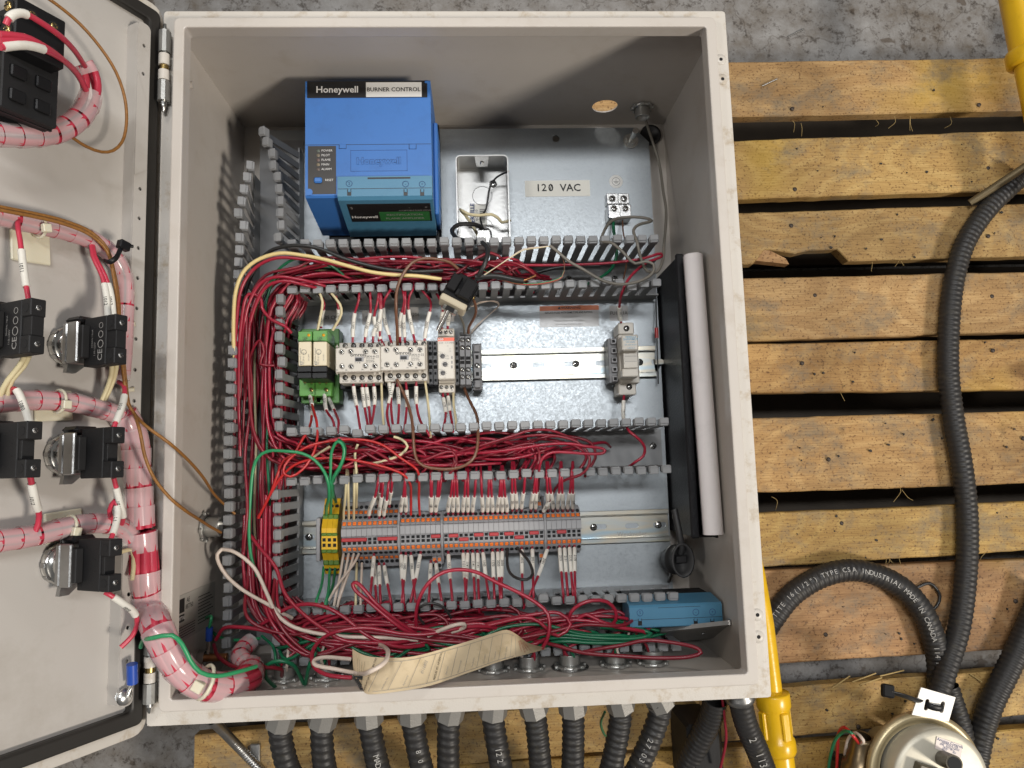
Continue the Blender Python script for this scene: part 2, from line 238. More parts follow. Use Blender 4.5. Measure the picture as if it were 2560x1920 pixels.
# ------------------------------------------------------------------ mesh building
class MB:
    def __init__(s, M=None): s.v = []; s.f = []; s.mi = []; s.mats = []; s.M = M; s.sm = []
    def _m(s, m):
        if m not in s.mats: s.mats.append(m)
        return s.mats.index(m)
    def add(s, vs, fs, m, smooth=False, M=None):
        o = len(s.v); A = M if M is not None else s.M
        s.v += [tuple(A @ Vector(p)) if A is not None else tuple(p) for p in vs]
        k = s._m(m)
        for f in fs: s.f.append([i + o for i in f]); s.mi.append(k); s.sm.append(smooth)
        return s
    def box(s, x0, x1, y0, y1, z0, z1, m, b=0.0, M=None):
        if b <= 0:
            vs = [(x0, y0, z0), (x1, y0, z0), (x1, y1, z0), (x0, y1, z0), (x0, y0, z1), (x1, y0, z1), (x1, y1, z1), (x0, y1, z1)]
            return s.add(vs, [(0, 3, 2, 1), (4, 5, 6, 7), (0, 1, 5, 4), (1, 2, 6, 5), (2, 3, 7, 6), (3, 0, 4, 7)], m, False, M)
        X = (x0, x1); Y = (y0, y1); Z = (z0, z1); b = min(b, (x1 - x0) * .49, (y1 - y0) * .49, (z1 - z0) * .49)
        idx = {}; vs = []
        for i in (0, 1):
            for j in (0, 1):
                for k in (0, 1):
                    sx, sy, sz = (1, -1)[i], (1, -1)[j], (1, -1)[k]
                    for a in range(3):
                        p = [X[i] + sx * b, Y[j] + sy * b, Z[k] + sz * b]; p[a] = (X[i], Y[j], Z[k])[a]
                        idx[i, j, k, a] = len(vs); vs.append(tuple(p))
        fs = []
        def q(*ks): fs.append([idx[k] for k in ks])
        for a in range(3):
            for e in (0, 1):
                o = [c for c in range(3) if c != a]
                L = []
                for p, r in ((0, 0), (1, 0), (1, 1), (0, 1)):
                    t = [0, 0, 0]; t[a] = e; t[o[0]] = p; t[o[1]] = r; L.append((t[0], t[1], t[2], a))
                q(*L)
        for a in range(3):
            o = [c for c in range(3) if c != a]
            for p in (0, 1):
                for r in (0, 1):
                    t0 = [0, 0, 0]; t0[o[0]] = p; t0[o[1]] = r; t1 = list(t0); t1[a] = 1
                    q((*t0, o[0]), (*t1, o[0]), (*t1, o[1]), (*t0, o[1]))
        for i in (0, 1):
            for j in (0, 1):
                for k in (0, 1): q((i, j, k, 0), (i, j, k, 1), (i, j, k, 2))
        return s.add(vs, fs, m, False, M)
    def cyl(s, p0, p1, r0, m, r1=None, n=16, caps=True, smooth=True, M=None):
        p0 = Vector(p0); p1 = Vector(p1); r1 = r0 if r1 is None else r1
        d = (p1 - p0).normalized(); a = d.orthogonal().normalized(); c = d.cross(a)
        vs = []
        for p, r in ((p0, r0), (p1, r1)):
            for i in range(n):
                t = 2 * math.pi * i / n; vs.append(p + a * (r * math.cos(t)) + c * (r * math.sin(t)))
        s.add(vs, [(i, (i + 1) % n, n + (i + 1) % n, n + i) for i in range(n)], m, smooth, M)
        if caps: s.add(vs, [tuple(range(n))[::-1], tuple(range(n, 2 * n))], m, False, M)
        return s
    def lathe(s, prof, m, p=(0, 0, 0), ax=(0, 0, 1), n=24, M=None, smooth=True):   # prof: (r, h)
        p = Vector(p); d = Vector(ax).normalized(); a = d.orthogonal().normalized(); c = d.cross(a); vs = []
        for r, h in prof:
            for i in range(n):
                t = 2 * math.pi * i / n; vs.append(p + d * h + a * (r * math.cos(t)) + c * (r * math.sin(t)))
        fs = []
        for k in range(len(prof) - 1):
            for i in range(n): fs.append((k * n + i, k * n + (i + 1) % n, (k + 1) * n + (i + 1) % n, (k + 1) * n + i))
        return s.add(vs, fs, m, smooth, M)
    def prism(s, poly, a0, a1, m, axis='x', M=None):      # poly in the other two axes, convex or simple
        n = len(poly); vs = []
        for a in (a0, a1):
            for (u, v) in poly:
                vs.append({'x': (a, u, v), 'y': (u, a, v), 'z': (u, v, a)}[axis])
        fs = [tuple(range(n))[::-1], tuple(range(n, 2 * n))] + [(i, (i + 1) % n, n + (i + 1) % n, n + i) for i in range(n)]
        return s.add(vs, fs, m, False, M)
    def tube(s, pts, r, m, n=8, caps=True, rf=None, M=None, flat=1.0):
        P = [Vector(p) for p in pts]; N = len(P); T = []
        for i in range(N): T.append((P[min(i + 1, N - 1)] - P[max(i - 1, 0)]).normalized())
        a = T[0].orthogonal().normalized(); vs = []
        for i in range(N):
            a = (a - T[i] * a.dot(T[i])); a = a.normalized() if a.length > 1e-9 else T[i].orthogonal().normalized()
            c = T[i].cross(a); rr = rf(i / (N - 1.0), i) if rf else r
            for k in range(n):
                t = 2 * math.pi * k / n; vs.append(P[i] + a * (rr * math.cos(t)) + c * (rr * flat * math.sin(t)))
        fs = []
        for i in range(N - 1):
            for k in range(n): fs.append((i * n + k, i * n + (k + 1) % n, (i + 1) * n + (k + 1) % n, (i + 1) * n + k))
        s.add(vs, fs, m, True, M)
        if caps: s.add(vs, [tuple(range(n))[::-1], tuple(range((N - 1) * n, N * n))], m, False, M)
        return s
    def mesh(s, name):
        me = bpy.data.meshes.new(name); me.from_pydata(s.v, [], s.f)
        for m in s.mats: me.materials.append(m)
        me.polygons.foreach_set('material_index', s.mi); me.polygons.foreach_set('use_smooth', s.sm); me.update()
        bm = bmesh.new(); bm.from_mesh(me); bmesh.ops.recalc_face_normals(bm, faces=bm.faces); bm.to_mesh(me); bm.free()
        return me
    def build(s, name, parent=None, **k): return obj(name, s.mesh(name), parent, **k)
def obj(name, me, parent=None, label=None, cat=None, group=None, kind=None, M=None, loc=None):
    o = bpy.data.objects.new(name, me); COL.objects.link(o)
    if parent: o.parent = parent
    if M is not None: o.matrix_local = M
    if loc is not None: o.location = loc
    return tag(o, label, cat, group, kind)
def tag(o, label=None, cat=None, group=None, kind=None):
    if label: o['label'] = label
    if cat: o['category'] = cat
    if group: o['group'] = group
    if kind: o['kind'] = kind
    return o
def thing(name, label, cat, loc=(0, 0, 0), group=None, M=None):
    o = bpy.data.objects.new(name, None); COL.objects.link(o); o.empty_display_size = 0.01
    if M is not None: o.matrix_world = M
    else: o.location = loc
    return tag(o, label, cat, group)
def dup(root, parent=None, M=None):
    c = root.copy(); COL.objects.link(c); c.parent = parent
    if M is not None: c.matrix_local = M
    for ch in list(root.children): dup(ch, c)
    return c
def smooth_path(pts, step=0.004):
    P = [Vector(p) for p in pts]
    if len(P) == 2: P = [P[0], (P[0] + P[1]) / 2, P[1]]
    out = []; Q = [P[0] * 2 - P[1]] + P + [P[-1] * 2 - P[-2]]
    for i in range(1, len(Q) - 2):
        p0, p1, p2, p3 = Q[i - 1:i + 3]; n = max(2, min(24, int((p2 - p1).length / step)))
        # centripetal catmull-rom
        t0 = 0; t1 = t0 + max(1e-5, (p1 - p0).length) ** .5; t2 = t1 + max(1e-5, (p2 - p1).length) ** .5; t3 = t2 + max(1e-5, (p3 - p2).length) ** .5
        for k in range(n):
            t = t1 + (t2 - t1) * k / n
            a1 = p0 * ((t1 - t) / (t1 - t0)) + p1 * ((t - t0) / (t1 - t0)); a2 = p1 * ((t2 - t) / (t2 - t1)) + p2 * ((t - t1) / (t2 - t1)); a3 = p2 * ((t3 - t) / (t3 - t2)) + p3 * ((t - t2) / (t3 - t2))
            b1 = a1 * ((t2 - t) / (t2 - t0)) + a2 * ((t - t0) / (t2 - t0)); b2 = a2 * ((t3 - t) / (t3 - t1)) + a3 * ((t - t1) / (t3 - t1))
            out.append(b1 * ((t2 - t) / (t2 - t1)) + b2 * ((t - t1) / (t2 - t1)))
    out.append(P[-1]); return out
TXT = {}
def text_mesh(s, size, m, bold=0.0, align='CENTER', sx=1.0, space=1.0):
    k = (s, round(size, 6), m.name, bold, align, sx, space)
    if k in TXT: return TXT[k]
    cu = bpy.data.curves.new('lettering', 'FONT'); cu.body = s; cu.size = size; cu.align_x = align; cu.align_y = 'CENTER'; cu.resolution_u = 2; cu.offset = bold * size; cu.space_character = space
    o = bpy.data.objects.new('lettering', cu); COL.objects.link(o)
    dg = bpy.context.evaluated_depsgraph_get(); me = bpy.data.meshes.new_from_object(o.evaluated_get(dg)); me.name = 'lettering'
    if sx != 1.0:
        for v in me.vertices: v.co.x *= sx
    me.materials.clear(); me.materials.append(m)
    bpy.data.objects.remove(o); bpy.data.curves.remove(cu)
    TXT[k] = me; return me
def frame(p, xd, nd):          # matrix with local x along xd, local z along nd
    z = Vector(nd).normalized(); x = Vector(xd); x = (x - z * x.dot(z)).normalized(); y = z.cross(x)
    M = Matrix((x, y, z)).transposed().to_4x4(); M.translation = Vector(p); return M
def text(s, p, size, m, parent=None, xd=(1, 0, 0), nd=(0, 0, 1), bold=0.0, align='CENTER', sx=1.0, name='lettering', space=1.0):
    return obj(name, text_mesh(s, size, m, bold, align, sx, space), parent, M=frame(p, xd, nd))
def sheet(outline, holes, t, m, M=None, name='sheet'):
    """flat sheet with holes: outline list of (u,v), holes lists of (u,v); thickness t downwards (-w)"""
    bm = bmesh.new(); E = []
    for loop in [outline] + holes:
        vs = [bm.verts.new((u, v, 0)) for u, v in loop]
        for i in range(len(vs)): E.append(bm.edges.new((vs[i], vs[(i + 1) % len(vs)])))
    bmesh.ops.triangle_fill(bm, use_beauty=True, use_dissolve=False, edges=E)
    r = bmesh.ops.extrude_face_region(bm, geom=bm.faces[:])
    for e in r['geom']:
        if isinstance(e, bmesh.types.BMVert): e.co.z -= t
    bmesh.ops.recalc_face_normals(bm, faces=bm.faces)
    if M is not None: bm.transform(M)
    me = bpy.data.meshes.new(name); bm.to_mesh(me); bm.free(); me.materials.append(m); return me
def circ(cx, cy, r, n=24, ry=None): return [(cx + r * math.cos(2 * math.pi * i / n), cy + (ry or r) * math.sin(2 * math.pi * i / n)) for i in range(n)]
def slot(cx, cy, L, w, n=8):
    r = w / 2; h = L / 2 - r
    return [(cx + h + r * math.cos(t), cy + r * math.sin(t)) for t in [math.pi * (-.5 + i / n) for i in range(n + 1)]] + [(cx - h + r * math.cos(t), cy + r * math.sin(t)) for t in [math.pi * (.5 + i / n) for i in range(n + 1)]]
def rect(x0, x1, y0, y1): return [(x0, y0), (x1, y0), (x1, y1), (x0, y1)]
def rrect(x0, x1, y0, y1, r, n=4):
    o = []
    for cx, cy, a in ((x1 - r, y0 + r, -90), (x1 - r, y1 - r, 0), (x0 + r, y1 - r, 90), (x0 + r, y0 + r, 180)):
        for i in range(n + 1):
            t = math.radians(a + 90 * i / n); o.append((cx + r * math.cos(t), cy + r * math.sin(t)))
    return o
mm = 0.001
ORD = ['first', 'second', 'third', 'fourth', 'fifth', 'sixth', 'seventh', 'eighth', 'ninth', 'tenth', 'eleventh', 'twelfth', 'thirteenth', 'fourteenth', 'fifteenth', 'sixteenth', 'seventeenth', 'eighteenth', 'nineteenth', 'twentieth']
# a wire: one tube, with printed marker sleeves as parts
NW = [0]
def wire(pts, m, r=1.35, label='', group=None, marks=(), name='wire', cat='wire', n=7, step=0.005, conv=True):
    """pts: (px, py, z_mm) sighted points, or Vectors"""
    P = [p if isinstance(p, Vector) else U(p[0], p[1], p[2] * mm) for p in pts]
    Q = smooth_path(P, step)
    o = MB().tube(Q, r * mm, m, n).build(name, None, label=label, cat=cat, group=group); NW[0] += 1
    if marks:
        L = [0.0]
        for i in range(1, len(Q)): L.append(L[-1] + (Q[i] - Q[i - 1]).length)
        for (t0, t1, s) in marks:
            a, b = t0 * L[-1], t1 * L[-1]
            def at(d):
                for i in range(1, len(Q)):
                    if L[i] >= d: return Q[i - 1].lerp(Q[i], (d - L[i - 1]) / max(1e-9, L[i] - L[i - 1]))
                return Q[-1]
            seg = [at(a + (b - a) * k / 6) for k in range(7)]
            sl = MB().tube(seg, (r + 0.75) * mm, SLEEVE, 8).build('marker_sleeve', o)
            if s:
                c = at((a + b) / 2); d = (at((a + b) / 2 + 0.003) - at((a + b) / 2 - 0.003)).normalized()
                v = (CAM_UP - d * CAM_UP.dot(d)).normalized()
                text(s, c + v * ((r + 0.80) * mm), 3.6 * mm, INKB, sl, xd=d, nd=v, bold=0.012, space=1.05)
    return o
CAM_UP = Vector((0, 0, 1))
def screw(parent, p, r, ax=(0, 0, 1), m=None, slotm=None, name='screw', ang=0.6, cross=True):
    m = m or CHROME; d = Vector(ax).normalized(); p = Vector(p)
    b = MB(); b.lathe([(0.0001, r * .42), (r * .7, r * .40), (r * .95, r * .22), (r, 0), (r, -r * .3)], m, p, d, 14)
    M = frame(p + d * (r * .43), (math.cos(ang), math.sin(ang), 0.01), d)
    b.box(-r * .75, r * .75, -r * .13, r * .13, -r * .1, 0.00004, HOLE, M=M)
    if cross: b.box(-r * .13, r * .13, -r * .75, r * .75, -r * .1, 0.00006, HOLE, M=M)
    return b.build(name, parent)
# ================================================================== the setting
ZP = -0.12                      # top of the pallet boards
ZF = ZP - 0.018 - 0.09 - 0.018  # workshop floor
fl = MB().add([(-3, -3, ZF), (4, -3, ZF), (4, 4, ZF), (-3, 4, ZF)], [(0, 1, 2, 3)], CONC).build('floor'); tag(fl, 'grey stained concrete workshop floor', None, None, 'structure')
# ------------------------------------------------------------------ pallet
NAIL = mat('nail_rusty', (.07, .055, .045), .6, .5)
GAPSH = mat('gap_shade_wood', (.050, .040, .030), .85, vary=.4, vscale=25, bump=.4, bscale=120)  # shade of the board gaps put into the wood colour, near black
pal = thing('wooden_pallet', 'weathered yellow-brown wooden pallet lying under the grey control cabinet', 'pallet', U(1900, 1000, ZP))
pal_o = pal.location.copy()
def ppart(mb, name, o, **k):
    return mb.build(name, pal, loc=Vector(o) - pal_o, **k)
bd = [((152, 143), (289, 276), 0), ((349, 327), (496, 474), 1), ((530, 508), (660, 639), 1), ((695, 680), (850, 831), 0), ((859, 846), (982, 973), 0),
      ((1044, 1028), (1230, 1209), 0), ((1283, 1255), (1416, 1377), 1), ((1425, 1398), (1661, 1622), 2), ((1723, 1672), (1846, 1790), 1), ((1864, 1823), (1990, 1945), 1), ((2010, 1965), (2130, 2080), 0)]
for i, (t, b, w_) in enumerate(bd):
    rr = random.Random(i * 13 + 5)
    TL, TR, BL, BR = U(1920, t[0], ZP), U(2560, t[1], ZP), U(1920, b[0], ZP), U(2560, b[1], ZP)
    def lin(A, B, x): return A.y + (B.y - A.y) * (x - A.x) / (B.x - A.x)
    xs = [-0.085 + rr.uniform(-.006, .006) + k * (1.45 / 72) for k in range(73)]
    vs = []; th = 0.018
    ph = rr.uniform(0, 9)
    cx, cy = 0.6, (lin(TL, TR, .6) + lin(BL, BR, .6)) / 2
    for x in xs:
        jt = 0.0004 * math.sin(x * 23 + ph) + rr.uniform(-.0005, .0005); jb = 0.0005 * math.sin(x * 9 + ph * 2) + rr.uniform(-.0006, .0006)
        y1 = lin(TL, TR, x) + jt; y0 = lin(BL, BR, x) + jb
        if i == 2:                                   # the cracked board
            xa, xb, xc = U(1905, 650, ZP).x, U(2010, 650, ZP).x, U(2095, 650, ZP).x
            if xa < x <= xb: y0 += 0.021 - 0.010 * (x - xa) / (xb - xa)
            elif xb < x <= xc: y0 += 0.017
        zz = 0.0012 * math.sin(x * 3 + ph)
        for (yy, z) in ((y0 + .0015, zz), (y0, zz - .0015), (y0, zz - th), (y1, zz - th), (y1, zz - .0015), (y1 - .0015, zz)): vs.append((x - cx, yy - cy, z))
    fs = []
    for k in range(len(xs) - 1):
        for j in range(6): fs.append((k * 6 + j, k * 6 + (j + 1) % 6, k * 6 + 6 + (j + 1) % 6, k * 6 + 6 + j))
    fs += [(5, 4, 3, 2, 1, 0), tuple(range(72 * 6, 72 * 6 + 6))]
    pb = ppart(MB().add(vs, fs, WOOD[w_]), 'plank', (cx, cy, ZP))
    if i == 2: pb['label'] = 'cracked plank with its edge split away'
    for k in range(5):                               # nail heads
        x = (-0.03, 0.45, 0.72, 0.98, 1.2)[k % 5] + rr.uniform(-.02, .02); y = cy + rr.uniform(-.4, .4) * (lin(TL, TR, x) - lin(BL, BR, x))
        MB().lathe([(.0001, .0006), (.0026, .0004), (.003, -.001)], NAIL, (x - cx, y - cy, .0012), (0, 0, 1), 10).build('nail_head', pb)
# splinter left in the cracked board
a, b_ = U(1858, 622, ZP), U(1988, 652, ZP)
sp = MB()
sp.prism([(a.x - .005, a.y + .004), (a.x + .035, a.y - .001), (b_.x - .012, b_.y + .004), (b_.x - .008, b_.y - .004), (a.x, a.y - .014)], ZP - .017, ZP - .002, WOOD[2], 'z')
o = sp.build('splinter', pal); o.location = -pal_o
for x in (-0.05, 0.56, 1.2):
    ppart(MB().box(-.02, .02, -.55, .55, -.09, 0, GAPSH, .002), 'stringer', (x, .27, ZP - .0185))
for y in (.13, .27, .41, .55, .69):  # widened so the darkened wood backs most of the board gaps
    ppart(MB().box(-.75, .75, -.066, .066, -.0175, 0, GAPSH, .001), 'bottom_plank', (.57, y, ZP - .109))
# straw and chips caught in the gaps
stw = MB(); rr = random.Random(3)
gaps = [(1980, 315), (2020, 320), (2210, 312), (2260, 305), (2300, 310), (2370, 310), (2130, 655), (2240, 660), (1955, 1265), (2270, 1240), (2100, 985), (2230, 1400), (2240, 1410), (2480, 1395)]
for (gx, gy) in gaps:
    for k in range(rr.choice((1, 1, 2))):
        dx = rr.uniform(-30, 30); p0 = U(gx + dx + rr.uniform(-6, 6), gy - 20 + rr.uniform(-4, 8), ZP - .004); p1 = U(gx + dx + rr.uniform(-26, 26), gy + rr.uniform(4, 24), ZP - .012); pm = (p0 + p1) / 2 + Vector((rr.uniform(-.005, .005), rr.uniform(-.004, .004), .003))
        stw.tube(smooth_path([p0, pm, p1], .003), .00028, STRAW, 4)
for (gx, gy, dx, dy) in [(2130, 1705, 60, -22), (2150, 1712, 55, -18), (2080, 1720, 45, -30), (2200, 1690, 60, -14), (2425, 1685, 30, 20), (1970, 92, 40, -20), (1905, 215, 38, -18)]:
    zz = ZF + .001 if gy < 120 else ZP + .0015
    stw.tube([U(gx, gy, zz), U(gx + dx, gy + dy, zz + .001)], .0009, STRAW if gy > 230 else CHRD, 5)
stw.build('straw', None, label='bits of straw and wood splinters scattered on the pallet', kind='stuff')
# scattered paint flakes and dirt on the boards
fk = MB(); rr = random.Random(11)
for k in range(120):
    px, py = rr.uniform(1950, 2550), rr.uniform(160, 1860); p = U(px, py, ZP + .0016); s = rr.uniform(.0006, .0022)
    ok = False
    for (t, b, w_) in bd:
        f = (px - 1920) / 640
        if t[0] + (t[1] - t[0]) * f + 5 < py < b[0] + (b[1] - b[0]) * f - 5: ok = True
    if ok: fk.prism([(p.x + s * math.cos(t) * rr.uniform(.5, 1.3), p.y + s * math.sin(t) * rr.uniform(.5, 1.3)) for t in (0, 1.2, 2.3, 3.4, 4.6, 5.5)], p.z - .0012, p.z + .0004, MUD, 'z')
fk.build('dirt_flakes', None, label='dark flecks of dirt and paint on the pallet boards', kind='stuff')
# timber bearers that carry the cabinet above the pallet
for k, x in enumerate((.10, .40)):
    MB().box(x - .02, x + .02, .05, .55, ZP + .0015, -.0018, WOOD[2], .002).build('bearer', None, label='timber bearer between the pallet and the back of the cabinet', cat='bearer', group='bearers under the cabinet')

# ================================================================== cabinet
W, H, D = .5, .6, .23
enc = thing('control_cabinet', 'open grey painted steel control cabinet full of red wiring', 'cabinet')
MB().box(0, W, 0, H, -.0015, 0, PAINT).build('back_panel', enc)
T = .0015
hc = onY(1512, 266, H - T)
me = sheet(rect(.0, W, .0, .2165), [circ(hc.x, hc.z, .0145, 32)], T, PAINT, Matrix(((1, 0, 0, 0), (0, 0, 1, H), (0, 1, 0, 0), (0, 0, 0, 1))), 'side_wall'); obj('side_wall', me, enc)
MB().box(0, W, 0, T, 0, .2165, PAINT).build('side_wall', enc)
MB().box(0, T, T, H - T, 0, .2165, PAINT).build('side_wall', enc)
MB().box(W - T, W, T, H - T, 0, .2165, PAINT).build('side_wall', enc)
def ring(out, inn, z0, z1, m, name, bev=.0012, ro=.004, ri=.003, out_ch=None):
    bm = bmesh.new(); 
    me = sheet(rrect(*out, ro), [rrect(*inn, ri)], z1 - z0, m, Matrix.Translation((0, 0, z1)), name)
    bm.from_mesh(me); bmesh.ops.dissolve_limit(bm, angle_limit=.02, verts=bm.verts, edges=bm.edges)
    es = [e for e in bm.edges if len(e.link_faces) == 2 and e.calc_face_angle(0) > .9]
    bmesh.ops.bevel(bm, geom=es, offset=bev, segments=2, affect='EDGES', profile=.5)
    bmesh.ops.triangulate(bm, faces=[f for f in bm.faces if len(f.verts) > 4])
    bm.to_mesh(me); bm.free(); return me
obj('rim_flange', ring((0, W, 0, H), (.0130, W - .0130, .0130, H - .0130), .2167, .2182, PAINTD, 'rim_flange', .0005, .003, .002), enc)
obj('rim_collar', ring((.0137, W - .0137, .0137, H - .0137), (.0228, W - .0228, .0228, H - .0228), .2150, .2305, PAINT, 'rim_collar', .0011, .005, .0025), enc)
for (px, py) in ((1802, 149), (1806, 198), (1893, 1537), (1896, 1592)):
    p = U(px, py, .2184); b = MB(); b.lathe([(.0016, .0007), (.0048, .0006), (.0052, -.0003)], PAINTD, p, (0, 0, 1), 20); b.lathe([(.0001, .0004), (.0016, .0004)], HOLE, p, (0, 0, 1), 12); b.build('rivet', enc)
# thin welded stop on the left wall
p = onX(467, 213, .0016); MB().cyl(p, p + Vector((.006, 0, 0)), .0035, PAINT).build('weld_stud', enc)
# mounting plate
pl = thing('mounting_plate', 'galvanised steel mounting plate at the back of the cabinet', 'panel')
PZ = .020
holes = []
for (px, py, r) in ((1390, 347, .0042),):
    q = U(px, py, PZ); holes.append(circ(q.x, q.y, r, 20))
for (px, py) in ((1440, 698), (1547, 698), (1555, 1117), (1445, 1121)):
    q = U(px, py, PZ); holes.append(slot(q.x, q.y, .012, .0048))
pa = .0255
out = [(pa, .015), (.4745, .015), (.4745, .567), (.4575, .585), (pa, .585)]
obj('plate', sheet(out, holes, .002, ZINC, Matrix.Translation((0, 0, PZ)), 'plate'), pl)
for x, y in ((.034, .03), (.466, .03), (.034, .57)):
    MB().cyl((x, y, .0), (x, y, .0178), .006, CHRD).build('standoff', pl)
q = U(1588, 338, .03); b = MB(); b.cyl((q.x - .0035, q.y - .003, PZ), (q.x - .0035, q.y - .003, PZ + .002), .009, CHROME, n=20); b.cyl((q.x - .0035, q.y - .003, PZ + .002), (q.x - .0035, q.y - .003, PZ + .008), .0066, CHROME, n=6, smooth=False); b.cyl((q.x - .0035, q.y - .003, PZ + .008), (q.x - .0035, q.y - .003, PZ + .028), .0035, CHROME); b.build('stud', pl)
q = U(1627, 336, .004); b = MB(); b.lathe([(.0125, .0005), (.0125, .004), (.0095, .0042), (.008, .001), (.0001, .001)], RUB, (q.x, q.y, 0), (0, 0, 1), 28); b.build('grommet', None, label='round black rubber grommet in the cabinet back beside the stud bolt', cat='grommet')
for (px, py) in ((1421, 698), (1536, 698), (1322, 1120), (1444, 1121), (1632, 1115), (828, 1120)):
    q = U(px, py, PZ); screw(pl, (q.x, q.y, PZ + .001), .0042, ang=random.uniform(0, 1.5))
# maker's data label on the side wall
def quadX(pts, X): return [onX(px, py, X) for px, py in pts]
a, b_, c, d = quadX([(443, 1497), (537, 1449), (537, 1562), (443, 1604)], .0018)
y0 = (c.y + d.y) / 2; y1 = (a.y + b_.y) / 2; z1 = (a.z + d.z) / 2; z0 = (b_.z + c.z) / 2
lb = MB().box(.0015, .0018, y0, y1, z0, z1, mat('label_silver', (0.40, 0.385, 0.35), 0.4, vary=.04)).build('data_label', None, label='silver maker data label with black print stuck to the cabinet side wall', cat='label')
X = .00185; hh = y1 - y0; ww = z1 - z0
def side_bar(u0, u1, v0, v1, m=INKB): MB().box(.0018, X, y0 + v0 * hh, y0 + v1 * hh, z1 - u1 * ww, z1 - u0 * ww, m).build('print', lb)
side_bar(.04, .17, .62, .92); side_bar(.04, .17, .42, .58)
for k in range(9): side_bar(.52, .95 - .05 * (k % 3), .18 + .075 * k, .20 + .075 * k)
for k in range(5): side_bar(.04, .45, .08 + .055 * k, .095 + .055 * k)
text('RITTAL', (X + .00005, y0 + .50 * hh, z1 - .105 * ww), .0042, INKW, lb, xd=(0, 0, -1), nd=(1, 0, 0), bold=.02)
text('AE', (X, y0 + .84 * hh, z1 - .26 * ww), .006, INKB, lb, xd=(0, 0, -1), nd=(1, 0, 0), bold=.01)
text('887760', (X, y0 + .70 * hh, z1 - .29 * ww), .006, INKB, lb, xd=(0, 0, -1), nd=(1, 0, 0), bold=.01)
# loose clear plastic strip standing against the left duct
pp = [U(561, 1006, .085), U(556, 1080, .085), U(560, 1140, .085), U(553, 1240, .085)]
b = MB()
vs = []
for q in smooth_path(pp, .01): vs += [q, q + Vector((.004, 0, -.035))]
b.add(vs, [(2 * i, 2 * i + 1, 2 * i + 3, 2 * i + 2) for i in range(len(vs) // 2 - 1)], mat('clear_plastic', (.7, .7, .7), .12, alpha=.35)); b.build('plastic_strip', None, label='crinkled clear plastic strip standing against the left wire duct', cat='plastic strip')
# ================================================================== door, swung open on the left
TH = math.radians(62); DO = Vector((-.012, 0, .222)); DA = Vector((-math.cos(TH), 0, math.sin(TH))); DN = Vector((math.sin(TH), 0, math.cos(TH)))
DM = Matrix((-DA, Vector((0, 1, 0)), DN)).transposed().to_4x4(); DM.translation = DO      # local: x = -a, y = b, z = n
def DU(px, py, n):               # sight line met with the plane n above the door's inner face -> world
    d = ray(px, py); o = DO + DN * n; return CAM + d * ((o - CAM).dot(DN) / d.dot(DN))
def DL(px, py, n): return DM.inverted() @ DU(px, py, n)
door = thing('cabinet_door', 'grey cabinet door swung open, its inside carrying switches and wiring', 'door', M=DM)
A1 = .492
MB().box(-A1, .004, .006, .594, -.0015, 0, DOORP).build('door_panel', door)
# folded edge
bm_o = (-A1 - .012, .017, -.008, .608); 
obj('folded_edge', ring(bm_o, (-A1, .008, .003, .597), -.022, -.0005, PAINTD, 'folded_edge', .0012, .012, .006), door)
obj('gasket', ring((-A1, .008, .0025, .5975), (-A1 + .012, -.0035, .0145, .5855), -.0005, .0075, GASK, 'gasket', .002, .006, .003), door)
# perforated stiffener beside the hinge side
x0, x1 = -.0185, -.0065
hl = []
yy = .03
while yy < .58:
    hl.append(circ((x0 + x1) / 2, yy, .0016, 12)); yy += .025
obj('stiffener', sheet(rrect(x0, x1, .022, .575, .0045), hl, .0012, DOORP, Matrix.Translation((0, 0, .0128)), 'stiffener'), door)
st = MB().box(x0 - .0002, x0 + .001, .024, .573, 0, .0117, DOORP).build('stiffener_web', door)
for (y0, y1) in ((.44, .53),):
    MB().prism([(x0, y0), (x1 - .001, y0 + .008), (x1 - .001, y1 - .03), (x0, y1)], .0129, .0137, DOORP, 'z').build('stiffener_plate', door)
# hinges: pins, barrels, sleeves
def hinge(pts):
    a, b = [DM.inverted() @ U(px, py, .2245) for px, py in pts]; L = (b - a).length; d = (b - a).normalized()
    def at(t): return a + d * (L * t)
    h = MB().cyl(at(.08), at(.92), .0028, CHRD).build('hinge', door)
    def sub(mb, n): o = mb.build(n, h); return o
    sub(MB().lathe([(.0001, 0), (.0012, .001), (.0026, .007), (.0030, .010), (.0022, .012), (.0022, .018)], CHROME, a, d), 'hinge_pin'); sub(MB().lathe([(.0001, 0), (.0012, .001), (.0026, .007), (.0030, .010), (.0022, .012), (.0022, .018)], CHROME, b, -d), 'hinge_pin')
    sub(MB().cyl(at(.10), at(.34), .0050, NIPZ, n=10, smooth=False), 'hinge_barrel'); sub(MB().cyl(at(.66), at(.88), .0050, NIPZ, n=10, smooth=False), 'hinge_barrel')
    sub(MB().cyl(at(.36), at(.48), .0047, PAINTD), 'hinge_sleeve'); sub(MB().cyl(at(.54), at(.65), .0047, PAINTD), 'hinge_sleeve'); sub(MB().cyl(at(.48), at(.54), .0036, BRASS), 'hinge_bush')
hinge([(413, 58), (408, 281)]); hinge([(378, 1560), (373, 1785)])
